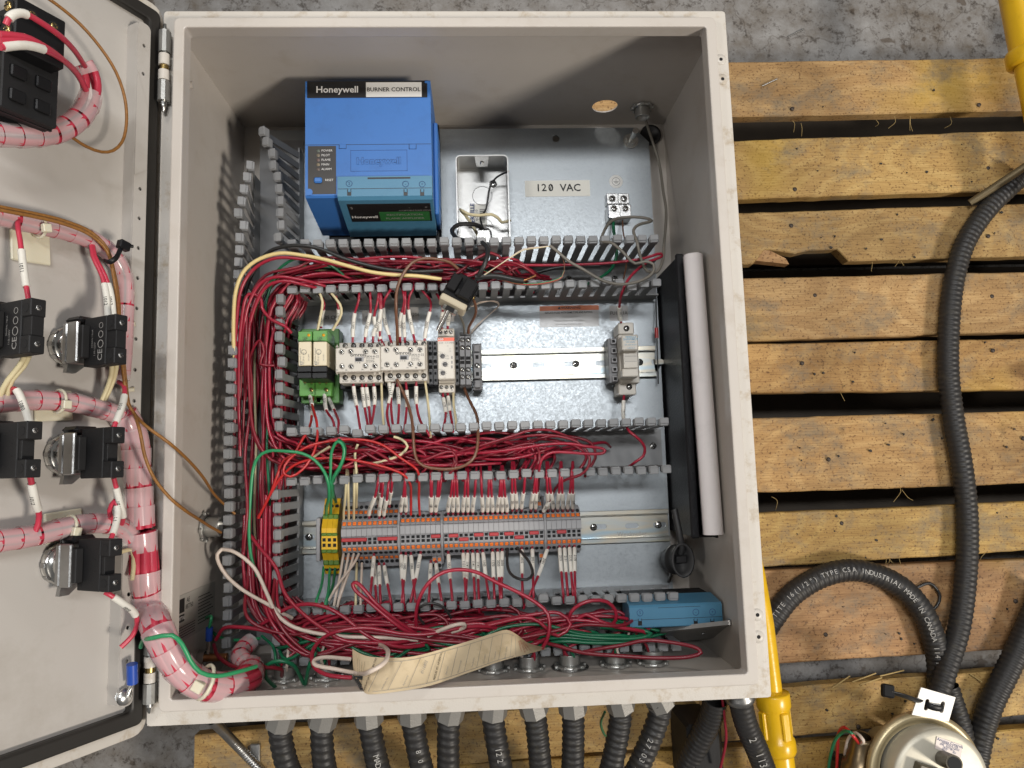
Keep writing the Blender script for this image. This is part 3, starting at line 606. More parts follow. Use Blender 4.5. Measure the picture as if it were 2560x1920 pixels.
# earthing lug on the lower corner of the door
p = DL(312, 1745, .014)
e = thing('ring_terminal', 'blue crimp ring terminal bolted to the lower corner of the door', 'terminal'); 
q = DU(312, 1742, .016)
t = MB(); t.lathe([(.0001, .003), (.004, .0026), (.0062, .0005), (.0064, -.001)], ALU, q, DN, 20); t.build('ring', e)
b0, b1 = DU(322, 1725, .018), DU(331, 1708, .02); MB().tube([q + DN * .0015, b0, b1], .0028, CHROME, 8, flat=.5).build('neck', e)
MB().tube([b1, DU(330, 1660, .022)], .0040, BLUEP, 12).build('crimp_sleeve', e)
MB().cyl(DU(300, 1742, 0), DU(300, 1742, .013), .0035, CHROME).build('stud', e)

# ------------------------------------------------------------------ operators on the door
def local_things(M): return MB(M)
def operator(a, b, kind, label):
    """collar, locknut and contact block standing off the door"""
    M = DM @ Matrix.Translation((-a, b, 0))
    t = thing('push_button_back' if kind != 'pilot' else 'pilot_light_back', label, 'push button' if kind != 'pilot' else 'pilot light', M=M)
    n = MB(); n.lathe([(.0145, 0.0), (.0155, .001), (.0155, .005), (.0140, .007), (.0115, .0072), (.0115, .012)], CHROME, n=28); n.build('locknut', t)
    for k in range(10):
        an = k * math.pi / 5; MB().box(.0128, .0160, -.0018, .0018, .0012, .0066, CHRD, .0004, M=Matrix.Rotation(an, 4, 'Z')).build('nut_lug', t)
    c = MB(); c.box(-.0125, .0125, -.0150, .0150, .012, .0175, CHRD, .0012); c.box(-.0125, -.0095, -.0150, .0150, .0175, .029, CHRD, .0008); c.box(.0095, .0125, -.0150, -.0055, .0175, .029, CHRD, .0008); c.box(.0095, .0125, .0055, .0150, .0175, .029, CHRD, .0008)
    c.cyl((.008, .0125, .0175), (.008, .0125, .0235), .003, CHROME); c.prism([(-.010, -.0150), (.004, -.0150), (-.004, -.0215), (-.011, -.0215)], .0125, .0165, CHRD, 'z'); c.build('mounting_collar', t)
    MB().box(-.009, .010, .0150, .0200, .008, .026, BLK, .0025).build('locking_lever', t)
    if kind == 'green': MB().prism([(-.0042, .0178), (.0042, .0178), (.0022, .0262), (-.0022, .0262)], -.0112, -.0048, mat('plunger_green', (.09, .36, .12), .4), 'x').build('plunger', t)
    elif kind == 'red':
        MB().cyl((-.004, 0, .017), (-.004, 0, .0262), .0066, WCRM, n=16).build('plunger', t); MB().cyl((-.0104, 0, .0225), (-.0114, 0, .0225), .0020, WRED2).build('plunger_tip', t)
    W2 = .0050; k = MB(); k.box(-W2, W2, -.0178, .0178, .0262, .0500, BLKM, .0006)
    k.box(-W2, W2, .0062, .0178, .0500, .0595, BLKM, .0006); k.box(-W2, W2, -.0178, -.0062, .0500, .0595, BLKM, .0006)
    k.box(-W2 + .001, W2 - .001, -.0062, .0062, .0500, .0535 if kind != 'pilot' else .0595, BLKM, .0003); k.box(-W2 - .006, -W2 - .0002, -.012, .012, .0255, .0330, BLKM, .0006)
    k.build('contact_block', t)
    for sy in (-1, 1):
        MB().cyl((.0, sy * .0118, .0592), (.0, sy * .0118, .0597), .0032, HOLE, n=16).build('screw_opening', t); screw(t, (0, sy * .0118, .0596), .0020, m=CHRD)
        MB().cyl((-W2 + .0002, sy * .0118, .0545), (-W2 - .0002, sy * .0118, .0545), .0030, HOLE, n=16).build('screw_opening', t)
    for (yy, zz) in ((.010, .036), (-.010, .036), (.004, .045), (-.004, .045), (.014, .031), (-.014, .031)): MB().cyl((-W2 + .0001, yy, zz), (-W2 - .0002, yy, zz), .00055, HOLE, n=8).build('pin_hole', t)
    if kind == 'pilot':
        text('CE', (-W2 - .0002, -.0105, .0445), .0070, INKG, t, xd=(0, 1, 0), nd=(-1, 0, 0), bold=.01)
        for (yy, r) in ((-.0025, .0030), (.0045, .0026), (.0110, .0022)):
            MB().lathe([(r, 0), (r, .0001), (r * .82, .0001), (r * .82, 0)], INKG, (-W2 - .0001, yy, .0445), (-1, 0, 0), 20).build('mark', t)
        text('110-120V', (-W2 - .0002, -.006, .0385), .0026, INKG, t, xd=(0, 1, 0), nd=(-1, 0, 0)); text('50/60Hz 14mA', (-W2 - .0002, .002, .0355), .0022, INKG, t, xd=(0, 1, 0), nd=(-1, 0, 0))
    return t
operator(.0600, .293, 'pilot', 'black pilot light block printed CE beside the perforated stiffener strip of the door')
operator(.1190, .293, 'pilot', 'black pilot light block printed CE farther from the hinge, two cream wires spreading below')
operator(.0595, .2125, 'green', 'black push button block with green plunger beside the thick pink harness on the door')
operator(.1180, .2140, 'green', 'black push button block with green plunger on the door, farther from the hinge')
operator(.0590, .1345, 'red', 'black push button block with red-tipped cream plunger at the lower end of the door')
# big selector switch at the top of the door
c = DL(60, 175, .05)
sw = thing('selector_switch', 'large black multi-contact selector switch at the upper end of the door', 'switch', M=DM @ Matrix.Translation((c.x, c.y, 0)))
MB().cyl((0, 0, 0), (0, 0, .03), .014, CHRD).build('bushing', sw)
k = MB(); k.box(-.017, .017, -.034, .030, .028, .046, BLK, .0008); k.build('contact_deck', sw)
k = MB(); k.box(-.019, .017, -.036, .030, .0462, .060, BLKM, .0008); k.build('contact_deck', sw)
k = MB(); k.box(-.020, .012, .000, .034, .0602, .073, BLK, .0008); k.build('contact_deck', sw)
for z in (.033, .040, .052): MB().box(-.0195, .0175, -.0364, -.034, z, z + .002, BLK).build('ridge', sw)
for (y, z) in ((.028, .066), (.012, .066), (.022, .053), (.002, .053), (-.012, .053), (-.028, .053), (.016, .037), (-.006, .037), (-.026, .037)):
    xx = -.0202 if z > .06 else -.0192 if z > .05 else -.0172; MB().cyl((xx + .0003, y, z), (xx - .0003, y, z), .0046, HOLE, n=16).build('screw_opening', sw); screw(sw, (xx - .0003, y, z), .0032, (-1, 0, 0), BRASS)
for (x, y) in ((-.010, .026), (.004, .026), (-.010, .008), (.004, .008)): MB().cyl((x, y, .0728), (x, y, .0734), .0036, HOLE, n=16).build('screw_opening', sw); screw(sw, (x, y, .0733), .0024, m=BRASS)
for (x, y) in ((-.010, -.010), (.006, -.010), (-.010, -.026), (.006, -.026)): MB().box(x - .005, x + .005, y - .004, y + .004, .0602, .0632, BLK, .0008).build('contact_cap', sw)
for y in (-.028, -.014, .000, .014, .027): MB().box(.0172, .0225, y - .0032, y + .0032, .031, .043, BLK, .0008).build('tooth', sw); screw(sw, (.0180, y + .006, .054), .0022, (1, 0, 0), BRASS)
# ================================================================== slotted wire ducts
FH = .088; ZT = PZ + FH
def finger_mesh():
    b = MB()
    b.box(-.0037, .0037, -.0009, .0009, .0, FH - .022, DGREY, .0003)        # blade (origin at the slot bottom)
    b.box(-.0028, -.0006, -.0010, .0010, .026, .030, DGREY); 
    b.box(-.0051, .0051, -.0012, .0064, FH - .0315, FH - .0222, DGREY, .0013)    # hooked head
    b.box(-.0044, .0044, .0010, .0070, FH - .0222, FH - .0212, DGREY, .0004)
    return b.mesh('finger')
FM = finger_mesh(); BASEH = .022
def interp(tab, v):
    if v <= tab[0][0]: return tab[0][1]
    for (a, fa), (b, fb) in zip(tab, tab[1:]):
        if v <= b: return fa + (fb - fa) * (v - a) / (b - a)
    return tab[-1][1]
def duct(label, axis, c0, c1, s0, s1, runs0, runs1, lean0=((0, 0),), lean1=((0, 0),), seed=1):
    """walls at c0 < c1 across, running s0..s1 along axis; runs: list of (start, end) that carry fingers"""
    rr = random.Random(seed)
    org = Vector((s0, c0, PZ)) if axis == 'x' else Vector((c0, s0, PZ))
    t = thing('wire_duct', label, 'wire duct', org, 'grey slotted wire ducts')
    def B(mb, a0, a1, k0, k1, z0, z1):
        if axis == 'x': mb.box(a0 - s0, a1 - s0, k0 - c0, k1 - c0, z0, z1, DGREY)
        else: mb.box(k0 - c0, k1 - c0, a0 - s0, a1 - s0, z0, z1, DGREY)
    b = MB(); B(b, s0, s1, c0, c1, .0002, .002); b.build('base', t)
    for (c, sg, runs, lean) in ((c0, -1, runs0, lean0), (c1, 1, runs1, lean1)):
        for (r0, r1) in runs:
            b = MB(); B(b, r0, r1, c - .0009, c + .0009, .002, BASEH + .001); b.build('wall', t)
            n = int((r1 - r0) / .0127)
            for k in range(n):
                s = r0 + .0064 + k * .0127; ld = interp(lean, s) + rr.uniform(-.0007, .0007)
                if rr.random() < .06: ld += rr.choice((-.003, .003))
                ang = math.atan2(ld * sg, FH - BASEH)       # positive = outwards
                R = Matrix.Rotation(-ang, 4, 'X')
                if axis == 'x': yaw = 0 if sg > 0 else math.pi; pos = (s - s0, c - c0, BASEH)
                else: yaw = -math.pi / 2 if sg > 0 else math.pi / 2; pos = (c - c0, s - s0, BASEH)
                obj('finger', FM, t, M=Matrix.Translation(pos) @ Matrix.Rotation(yaw + rr.uniform(-.03, .03), 4, 'Z') @ R)
    return t
def hx(px, py): return U(px, py, ZT).x
def hy(px, py): return U(px, py, ZT).y
# vertical duct on the left; lean = offset of the finger heads across (x)
cA0, cA1 = .0262, .0748
l0 = [(hy(578, y), hx(x, y) - cA0) for x, y in ((576, 1500), (578, 1100), (584, 930), (600, 760), (606, 620), (609, 560), (614, 490), (620, 462), (628, 435), (636, 408), (646, 380))]
l1 = [(hy(690, y), hx(x, y) - cA1 - .003) for x, y in ((690, 1500), (693, 1300), (697, 1000), (698, 760), (701, 590), (697, 490), (694, 455), (689, 430), (678, 405), (668, 380), (658, 355), (650, 330), (643, 308))]
duct('grey slotted wire duct running up the left side of the mounting plate', 'y', cA0, cA1, .018, .572, [(.018, hy(646, 372))], [(.0185, .062), (.066, .184), (.234, .377), (.424, hy(650, 300))], l0, l1, 2)
duct('grey slotted wire duct under the blue burner control', 'x', .3795, .4190, .0765, .473, [(.0775, .470)], [(.0775, .470)], [(0, 0)], [(0, .001)], 3)
duct('grey slotted wire duct between the relay rail and the terminal rail', 'x', .1905, .2305, .0765, .470, [(.0775, .462)], [(.0775, .462)], [(0, -.001)], [(0, .001)], 4)
duct('grey slotted wire duct under the terminal rail', 'x', .0200, .0605, .0765, .470, [(.0775, .463)], [(.0775, .463)], [(0, 0)], [(0, 0)], 5)

# ================================================================== DIN rails
def rail(label, yc, x0, x1, slots, txt):
    t = thing('din_rail', label, 'DIN rail', (x0, yc, PZ), 'DIN rails'); L = x1 - x0
    obj('rail_web', sheet(rect(0, L, -.0125, .0125), [slot(x - x0, 0, .015, .0058) for x in slots], .001, RAIL, Matrix.Translation((0, 0, .0012)), 'rail_web'), t)
    for s in (-1, 1):
        b = MB(); y = s * .0130
        b.box(0, L, min(y, y - s * .001), max(y, y - s * .001), .0012, .0075, RAIL); b.box(0, L, min(y - s * .001, s * .0175), max(y - s * .001, s * .0175), .0065, .0075, RAIL, .0004); b.build('rail_flange', t)
    for (s, x, y, sz, m) in txt: text(s, (x - x0, y, .0013), sz, m, t)
    return t
y1, y2 = (.3231 + .2903) / 2, (.1434 + .1075) / 2
r1 = rail('upper DIN rail carrying relays, contactors and timer', y1, .088, .4675, [U(x, 909, .022).x for x in (1213, 1284, 1346, 1425, 1504, 1570, 1645)], [('Weidmüller', U(1318, 893, .022).x, .0075, .0058, INKG)])
r2 = rail('lower DIN rail carrying the row of grey terminal blocks', y2, .074, .4725, [U(x, 1312, .022).x for x in (770, 1500, 1580, 1650)], [('Weidmüller', U(1580, 1330, .022).x, -.0088, .0068, INKG)])
for (r, px, py) in ((r1, 1284, 911), (r1, 1440, 907), (r1, 1600, 904), (r2, 772, 1338), (r2, 1484, 1311), (r2, 1646, 1309)):
    q = U(px, py, .0225); screw(r, (q.x - r.location.x, (y1 if r is r1 else y2) - r.location.y, .0015), .0040, ang=random.uniform(0, 1.5))

# ================================================================== terminal blocks
TZ = .063
def ty(py, px=1190): return U(px, py, TZ).y - y2
PIT = .0052; XT0 = .1238
rowsB = dict(hT=ty(1285.5), oT=ty(1296), m0=ty(1331), m1=ty(1306), j1=ty(1336.5), j2=ty(1346.5), oB=ty(1362), hB=ty(1377), e1=ty(1277), e0=ty(1388))
rowsA = dict(hT=ty(1294, 920), oT=ty(1308.5, 920), m0=ty(1341, 920), m1=ty(1319, 920), j1=ty(1348, 920), j2=ty(1357, 920), oB=ty(1372, 920), hB=ty(1384, 920), e1=ty(1257, 920), e0=ty(1422, 920), hT2=ty(1269.5, 920), oT2=ty(1282, 920), oB2=ty(1397.5, 920), hB2=ty(1408.5, 920))
def term_meshes(R, kind):
    w_ = .0050; b = MB(); e1 = R['e1']; e0 = R['e0']
    if kind in 'B': prof = [(e0, PZ + .010), (e0, .055), (R['hB'] + .004, .0605), (R['oB'] + .003, TZ), (R['m0'], TZ), (R['m0'] + .0006, .0660), (R['m1'] - .0006, .0660), (R['m1'], TZ), (R['oT'] - .003, TZ), (R['hT'] - .004, .0605), (e1, .055), (e1, PZ + .010), (.0165, PZ + .0082), (-.0165, PZ + .0082)]
    else: prof = [(e0, PZ + .010), (e0, .046), (R['hB2'] + .003, .050), (R['oB2'] + .003, .0545), (R['hB'] + .003, .0600), (R['oB'] + .003, TZ), (R['m0'], TZ), (R['m0'] + .0006, .0660), (R['m1'] - .0006, .0660), (R['m1'], TZ), (R['oT'] - .003, TZ), (R['hT'] - .003, .0600), (R['oT2'] - .003, .0545), (R['hT2'] - .003, .050), (e1, .046), (e1, PZ + .010), (.0165, PZ + .0082), (-.0165, PZ + .0082)]
    b.prism(prof, -w_ / 2, w_ / 2, LGREY, 'x'); body = b.mesh('body')
    def zat(y):
        P = prof[1:-3]
        for (a, za), (c, zc) in zip(P, P[1:]):
            if min(a, c) <= y <= max(a, c): return za + (zc - za) * ((y - a) / (c - a) if c != a else 0), math.atan2(zc - za, c - a)
        return .05, 0
    parts = [('body', body)]
    def hole(y):
        z, a = zat(y); M = Matrix.Translation((0, y, z)) @ Matrix.Rotation(a, 4, 'X'); h = MB(); h.lathe([(.00235, .0003), (.0021, .00035), (.0019, -.0008), (.0019, -.003)], MGREY, n=14, M=M); h.lathe([(.0019, .00012), (.0001, .0001)], HOLE, n=14, M=M); return ('wire_entry', h.mesh('wire_entry'))
    def lever(y):
        z, a = zat(y); M = Matrix.Translation((0, y, z)) @ Matrix.Rotation(a, 4, 'X'); h = MB(); h.box(-.0020, .0020, -.0022, .0022, -.001, .00012, HOLE, M=M); h.box(-.0017, .0017, -.0019, .0019, -.001, .00065, ORNG, .0003, M=M); h.box(-.0010, .0010, -.0003, .0003, .0006, .0007, REDL, M=M); return ('release_lever', h.mesh('release_lever'))
    def slot_(y): h = MB(); h.box(-.0017, .0017, y - .0015, y + .0015, TZ - .002, TZ + .0001, HOLE); return ('bridge_slot', h.mesh('bridge_slot'))
    ks = ['hT', 'hB', 'oT', 'oB'] + (['hT2', 'oT2', 'hB2', 'oB2'] if kind == 'A' else [])
    for k in ks: parts.append(hole(R[k]) if k[0] == 'h' else lever(R[k]))
    parts += [slot_(R['j1']), slot_(R['j2'])]
    mk = MB(); mk.box(-.0024, .0024, R['m0'] + .0012, R['m1'] - .0012, .0659, .0663, mat('marker_strip_grey', (.34, .34, .35), .5)); parts.append(('marker_tag', mk.mesh('marker_tag')))
    return parts
PA, PB = term_meshes(rowsA, 'A'), term_meshes(rowsB, 'B')
TX = []
def terminal(parts, x, label, group):
    t = thing('terminal_block', label, 'terminal block', (x, y2, 0), group)
    for n, me in parts: obj(n, me, t)
    return t
x = XT0 + PIT / 2; seq = ['A'] * 11 + ['|'] + ['B'] * 8 + ['|'] + ['B'] * 20 + ['|'] + ['B'] * 7
xs_plate = []
gi = 0
secs = ['two-tier grey terminal block with orange levers, %s from the earth terminals', 'grey terminal block with orange levers, %s from the two-tier run', 'grey terminal block in the long run of twenty, %s from the short run of eight', 'grey terminal block in the end run of seven, %s from the long run']
for k in seq:
    if k == '|':
        b = MB(); A_ = rowsA if gi == 0 else rowsB
        e0, e1 = (rowsA['e0'], rowsA['e1']) if gi != 1 else (rowsA['e0'] + .001, rowsB['e1'])
        b.prism([(e0, PZ + .009), (e0, .052), (rowsB['oB'], TZ + .001), (rowsB['m0'], .0668), (rowsB['m1'], .0668), (rowsB['oT'], TZ + .001), (e1, .054), (e1, PZ + .009)], -.0010, .0010, LGREY, 'x')
        o = b.build('end_plate', None, label='thin grey end plate between two runs of terminal blocks', cat='end plate', group='end plates on the terminal row', loc=(x - PIT / 2 + .0012, y2, 0)); x += .0025; gi += 1
    else:
        j = len(TX) - (0, 11, 19, 39)[gi]; terminal(PA if k == 'A' else PB, x, secs[gi] % ORD[j], 'terminals of run %d' % (gi + 1)); TX.append(x); x += PIT
XT1 = x - PIT / 2
# extra lower tier on the last two terminals of the second run, upper and lower tier at the end of the third
def extra(i, up):
    R = rowsB; s = 1 if up else -1; y0 = R['e1'] if up else R['e0']; t = MB()
    t.box(-.0025, .0025, min(y0 + s * .0002, y0 + s * .014), max(y0 + s * .0002, y0 + s * .014), PZ + .01, .050, LGREY, .0004)
    o = t.build('terminal_tier', None, label='grey extra tier with orange lever clipped to the %s side of a terminal block' % ('upper' if up else 'lower'), cat='terminal block', group='extra terminal tiers', loc=(TX[i], y2, 0))
    h = MB(); h.box(-.0017, .0017, y0 + s * .0045 - .0019, y0 + s * .0045 + .0019, .0495, .0507, ORNG, .0003); h.build('release_lever', o)
    h = MB(); h.lathe([(.0021, .0003), (.0001, .0002)], HOLE, (0, y0 + s * .0105, .0500), (0, 0, 1), 14); h.build('wire_entry', o)
extra(17, False); extra(18, False); extra(38, True); extra(38, False)
# red plug-in bridges
for (i0, i1, A_, r) in ((0, 4, 1, 'j1'), (7, 10, 1, 'j1'), (17, 18, 0, 'j1'), (20, 21, 0, 'j1'), (22, 23, 0, 'j2'), (25, 26, 0, 'j1'), (28, 29, 0, 'j1'), (31, 32, 0, 'j1'), (33, 34, 0, 'j2'), (36, 37, 0, 'j1'), (41, 42, 0, 'j1')):
    R = rowsA if A_ else rowsB; y = y2 + R[r]
    b = MB().box(TX[i0] - .0024, TX[i1] + .0024, y - .0018, y + .0018, TZ - .001, TZ + .0030, REDP, .0006)
    b.build('bridge', None, label=('long red plug-in bridge next to the earth terminals' if i1 - i0 == 4 else 'red plug-in bridge spanning four two-tier terminals' if i1 - i0 == 3 else 'short red plug-in bridge joining two neighbouring terminal blocks'), cat='bridge', group=None if i1 - i0 > 1 else 'short red terminal bridges')
# end clamps
def clamp(px0, py0, px1, py1, label, z=.06, m=LGREY):
    x0, x1, ya, yb = RX(px0, py0, px1, py1, z); t = thing('end_clamp', label, 'end clamp', (x0, ya, PZ))
    w_, h = x1 - x0, yb - ya
    b = MB(); b.box(0, w_, 0, h, .008, z - PZ - .012, m, .0008); b.box(w_ * .1, w_ * .9, h * .22, h * .78, z - PZ - .012, z - PZ - .003, m, .0008); b.box(w_ * .18, w_ * .8, h * .04, h * .2, z - PZ - .012, z - PZ - .006, m, .0006); b.box(w_ * .18, w_ * .8, h * .8, h * .96, z - PZ - .012, z - PZ - .006, m, .0006); b.build('body', t)
    for f in (.32, .68): MB().box(w_ * .34, w_ * .66, h * f - .002, h * f + .002, z - PZ - .004, z - PZ - .0029, HOLE).build('opening', t)
    screw(t, (w_ * .5, h * .5, z - PZ - .0028), min(.003, w_ * .32), cross=False)
    return t
clamp(1441, 1264, 1452, 1385, 'narrow grey end clamp closing the long row of terminal blocks')
# earth terminals
for k in range(3):
    x0, x1, ya, yb = RX(805 + k * 13.2, 1248, 817.5 + k * 13.2, 1440, .058); t = thing('earth_terminal', 'yellow and green earth terminal block, %s from the left wire duct' % ORD[k], 'terminal block', ((x0 + x1) / 2, y2, 0), 'three earth terminals')
    ya -= y2; yb -= y2; h = yb - ya
    b = MB(); b.prism([(ya, PZ + .012), (ya, .042), (ya + h * .2, .052), (ya + h * .34, .060), (ya + h * .62, .060), (ya + h * .78, .052), (yb, .042), (yb, PZ + .012), (.0165, PZ + .0082), (-.0165, PZ + .0082)], -.0026, .0026, TERY, 'x'); b.build('body', t)
    for (f0, f1, z) in ((.13, .23, .0515), (.30, .345, .0607), (.52, .56, .0607), (.70, .80, .0540)): MB().box(-.00262, .00262, ya + h * f0, ya + h * f1, z - .008, z + .0002, TERG, .0005).build('green_band', t)
    for (f, z) in ((.40, .0603), (.47, .0603)): MB().box(-.0016, .0016, ya + h * f - .0017, ya + h * f + .0017, z - .002, z, HOLE).build('opening', t)
    for (f, z) in ((.07, .0455), (.90, .047)): MB().cyl((0, ya + h * f, z - .002), (0, ya + h * f, z + .0003), .0020, HOLE, n=12).build('wire_entry', t)
MB().box(0, .004, -.022, .022, .0, .032, LGREY, .0006).build('end_clamp', None, label='narrow grey end clamp beside the yellow-green earth terminals', cat='end clamp', loc=(U(794, 1340, .05).x, y2, PZ + .006))
# ================================================================== devices on the upper rail
def pb(mb, q, z0, z1, m, b=.0006, ref=None):
    x0, x1, ya, yb = RX(*q, z1 if ref is None else ref); mb.box(x0, x1, ya, yb, z0, z1, m, b); return x0, x1, ya, yb
def pt(s, px, py, z, size, m, par, **k): q = U(px, py, z); return text(s, (q.x, q.y, z + .00012), size, m, par, **k)
RZ = PZ + .0075
# two green relay modules
for k, (x0, x1) in enumerate(((745, 780), (782, 818))):
    t = thing('relay_module', 'green relay base with cream plug-in relay and black ejector, %s' % ('on the wire duct side' if k == 0 else 'next to the contactors'), 'relay')
    b = MB(); xr = x1 + 16 if k else x1 + 8
    pb(b, (x0 + 8, 822, xr + 14, 1008), RZ, .050, GRN); pb(b, (x0 + 3, 832, x1 + 10, 990), .0502, .066, GRN); b.build('base', t)
    b = MB(); pb(b, (x0, 828 - 2 * k, x1, 853), .0662, .104, GRN); b.build('head', t)
    b = MB(); pb(b, (x0 + 1, 854, x1 - 2 + k, 914), .0662, .110, RELC); b.build('relay_body', t)
    b = MB(); pb(b, (x0 - 2, 915, x1 - 1 + k, 930), .0662, .108, BLK); pb(b, (x0 - 2, 931, x1 - 1 + k, 946), .0662, .105, BLK); b.build('ejector', t)
    q = U(x0 + 27, 838, .104); MB().lathe([(.0001, .0008), (.0014, .0006), (.0016, -.001)], AMBER, q, (0, 0, 1), 14).build('lamp', t)
    pt('120', x0 + 17, 845, .1041, .0034, INKB, t); pt('V=', x0 + 17, 850.5, .1041, .0030, INKB, t)
    pt('Phoenix Contact', x0 + 6, 888, .1101, .0021, INKG, t, xd=(0, 1, 0)); pt('No.29 61 192', x0 + 14, 896, .1101, .0022, INKG, t, xd=(0, 1, 0)); pt('10A 250V~', x0 + 27, 893, .1101, .0017, INKG, t, xd=(0, 1, 0))
    b = MB(); q = U(x0 + 8, 908, .1101); b.box(q.x - .0012, q.x + .0012, q.y - .0016, q.y + .0016, .1098, .11015, INKG); b.box(q.x - .0005, q.x + .0005, q.y - .0008, q.y + .0008, .1098, .11022, RELC); b.build('mark', t)
    q = U(x0 + 15, 880, .1102); MB().lathe([(.0024, .0), (.0026, .0002), (.0022, .0002)], INKG, q, (0, 0, 1), 16).build('mark', t)
    for (dx, py, z) in ((6, 954, .0662), (22, 954, .0662), (20, 975, .0662), (16, 996, .0505)):
        q = U(x0 + dx + (14 if py > 960 else 12), py, z); screw(t, (q.x, q.y, z + .0004), .0021, m=BRASS, cross=False, ang=.4)
    for s_, dx, py in (('11', 18, 961), ('21', 34, 961), ('24', 34, 983)): pt(s_, x0 + dx, py, .0663, .0025, INKB, t)
# two contactors
for k in range(2):
    dx = k * 112.6; lo = -4.5 * k
    t = thing('contactor', 'cream miniature contactor marked J73KN-A-22, %s' % ('between the green relays and its twin' if k == 0 else 'between its twin and the timer'), 'contactor')
    b = MB(); pb(b, (850 + dx, 856 + lo, 957 + dx, 972 + lo), RZ, .060, BLK, ref=.06); b.build('base', t)
    b = MB(); pb(b, (848 + dx, 856 + lo, 955 + dx, 957 + lo), .0602, .088, CREAM); b.build('housing', t)
    b = MB(); F = pb(b, (838.5 + dx, 868 + lo, 950.5 + dx, 929.5 + lo), .0882, .105, CREAM, .0008); b.build('auxiliary_block', t)
    for px in (843, 866, 937, 949):                     # pointed latches
        for (py0, py1) in ((868, 861), (930, 938)):
            a = U(px + dx, py0 + lo, .100); c = U(px + dx, py1 + lo, .098); MB().add([a + Vector((-.0016, 0, 0)), a + Vector((.0016, 0, 0)), c, a + Vector((0, 0, -.004))], [(0, 1, 2), (0, 2, 3), (1, 3, 2), (0, 3, 1)], CREAM).build('latch', t)
    for (px, py) in ((854, 880), (877, 879), (914, 879), (937, 879), (855, 916), (878, 916), (914, 915), (937, 915)):
        q = U(px + dx, py + lo, .105); h = MB(); h.lathe([(.0029, .0002), (.0027, .0003), (.0026, -.002)], INKG, (q.x, q.y, .105), (0, 0, 1), 18); h.build('screw_well', t); screw(t, (q.x, q.y, .1052), .0023, ang=random.uniform(0, 1.5))
    for px in (864, 885, 906, 927, 948):
        for (py, z) in ((944, .088), (864.5, .088)):
            q = U(px + dx - 1, py + lo, z); MB().lathe([(.0027, .0002), (.0001, .00025)], HOLE, (q.x, q.y, z), (0, 0, 1), 14).build('screw_opening', t)
            screw(t, (q.x, q.y, z + .0003), .0019, m=CHRD, ang=random.uniform(0, 1.5))
    for s_, px in (('14 NO', 864), ('22 NC', 885), ('34 NO', 906), ('44 NO', 927), ('A2  -', 948)): pt(s_, px + dx - 1, 953 + lo, .0881, .0022, INKB, t)
    for s_, px in (('13 NO', 863), ('21 NC', 884), ('33 NO', 905), ('43 NO', 926), ('A1  +', 946)): pt(s_, px + dx - 1, 858.5 + lo, .0881, .0022, INKB, t)
    for s_, px, py in (('51', 842, 871), ('61', 866, 871), ('73', 905, 871), ('83', 928, 871), ('52', 843, 925), ('62', 866, 925), ('74', 906, 924), ('84', 928, 924)): pt(s_, px + dx, py + lo, .1051, .0020, INKB, t)
    pt('omron', 895 + dx, 887 + lo, .1051, .0048, INKB, t, bold=.012, sx=1.15); pt('J73KN-A-22', 928.5 + dx, 891.5 + lo, .1051, .0030, INKB, t); pt('51 61 73 83', 926 + dx, 897 + lo, .1051, .0017, INKB, t); pt('52 62 74 84', 926 + dx, 904.5 + lo, .1051, .0017, INKB, t); pt('I  <  0', 894 + dx, 907 + lo, .1051, .0022, INKB, t)
    b = MB(); pb(b, (915 + dx, 900.5 + lo, 934 + dx, 901.2 + lo), .1048, .10515, INKB, 0); b.build('print_line', t)
    b = MB(); pb(b, (887 + dx, 891.5 + lo, 909 + dx, 904 + lo), .1030, .1053, LGREY, .0002); pb(b, (888.5 + dx, 895 + lo, 904 + dx, 902.5 + lo), .1030, .1058, BLK, .0003); b.build('slide_indicator', t)
# small dark terminals flanking the timer
def slotted(px0, px1, label, py0=852, py1=962):
    t = thing('feed_terminal', label, 'terminal block', group=None); b = MB(); x0, x1, ya, yb = pb(b, (px0, py0, px1, py1), RZ, .052, MGREY, .0004); b.build('body', t)
    for k, f in enumerate((.06, .17, .30, .47, .60, .74, .90)):
        big = k in (2, 3, 4); hw = (x1 - x0) * (.36 if big else .22); y = yb - f * (yb - ya); xm = (x0 + x1) / 2
        if big: MB().box(xm - hw * 1.15, xm + hw * 1.15, y - .0026, y + .0026, .0515, .0526, LGREY).build('slot_frame', t)
        MB().box(xm - hw, xm + hw, y - .0020 if big else y - .0014, y + .0020 if big else y + .0014, .050, .0528 if big else .0522, HOLE).build('slot', t)
slotted(1070, 1082, 'narrow dark grey slotted terminal block touching the second contactor'); slotted(1082.6, 1094, 'narrow dark grey slotted terminal block touching the timer on its contactor side'); slotted(1137, 1148, 'narrow dark grey slotted terminal block between the timer and the screw terminals')
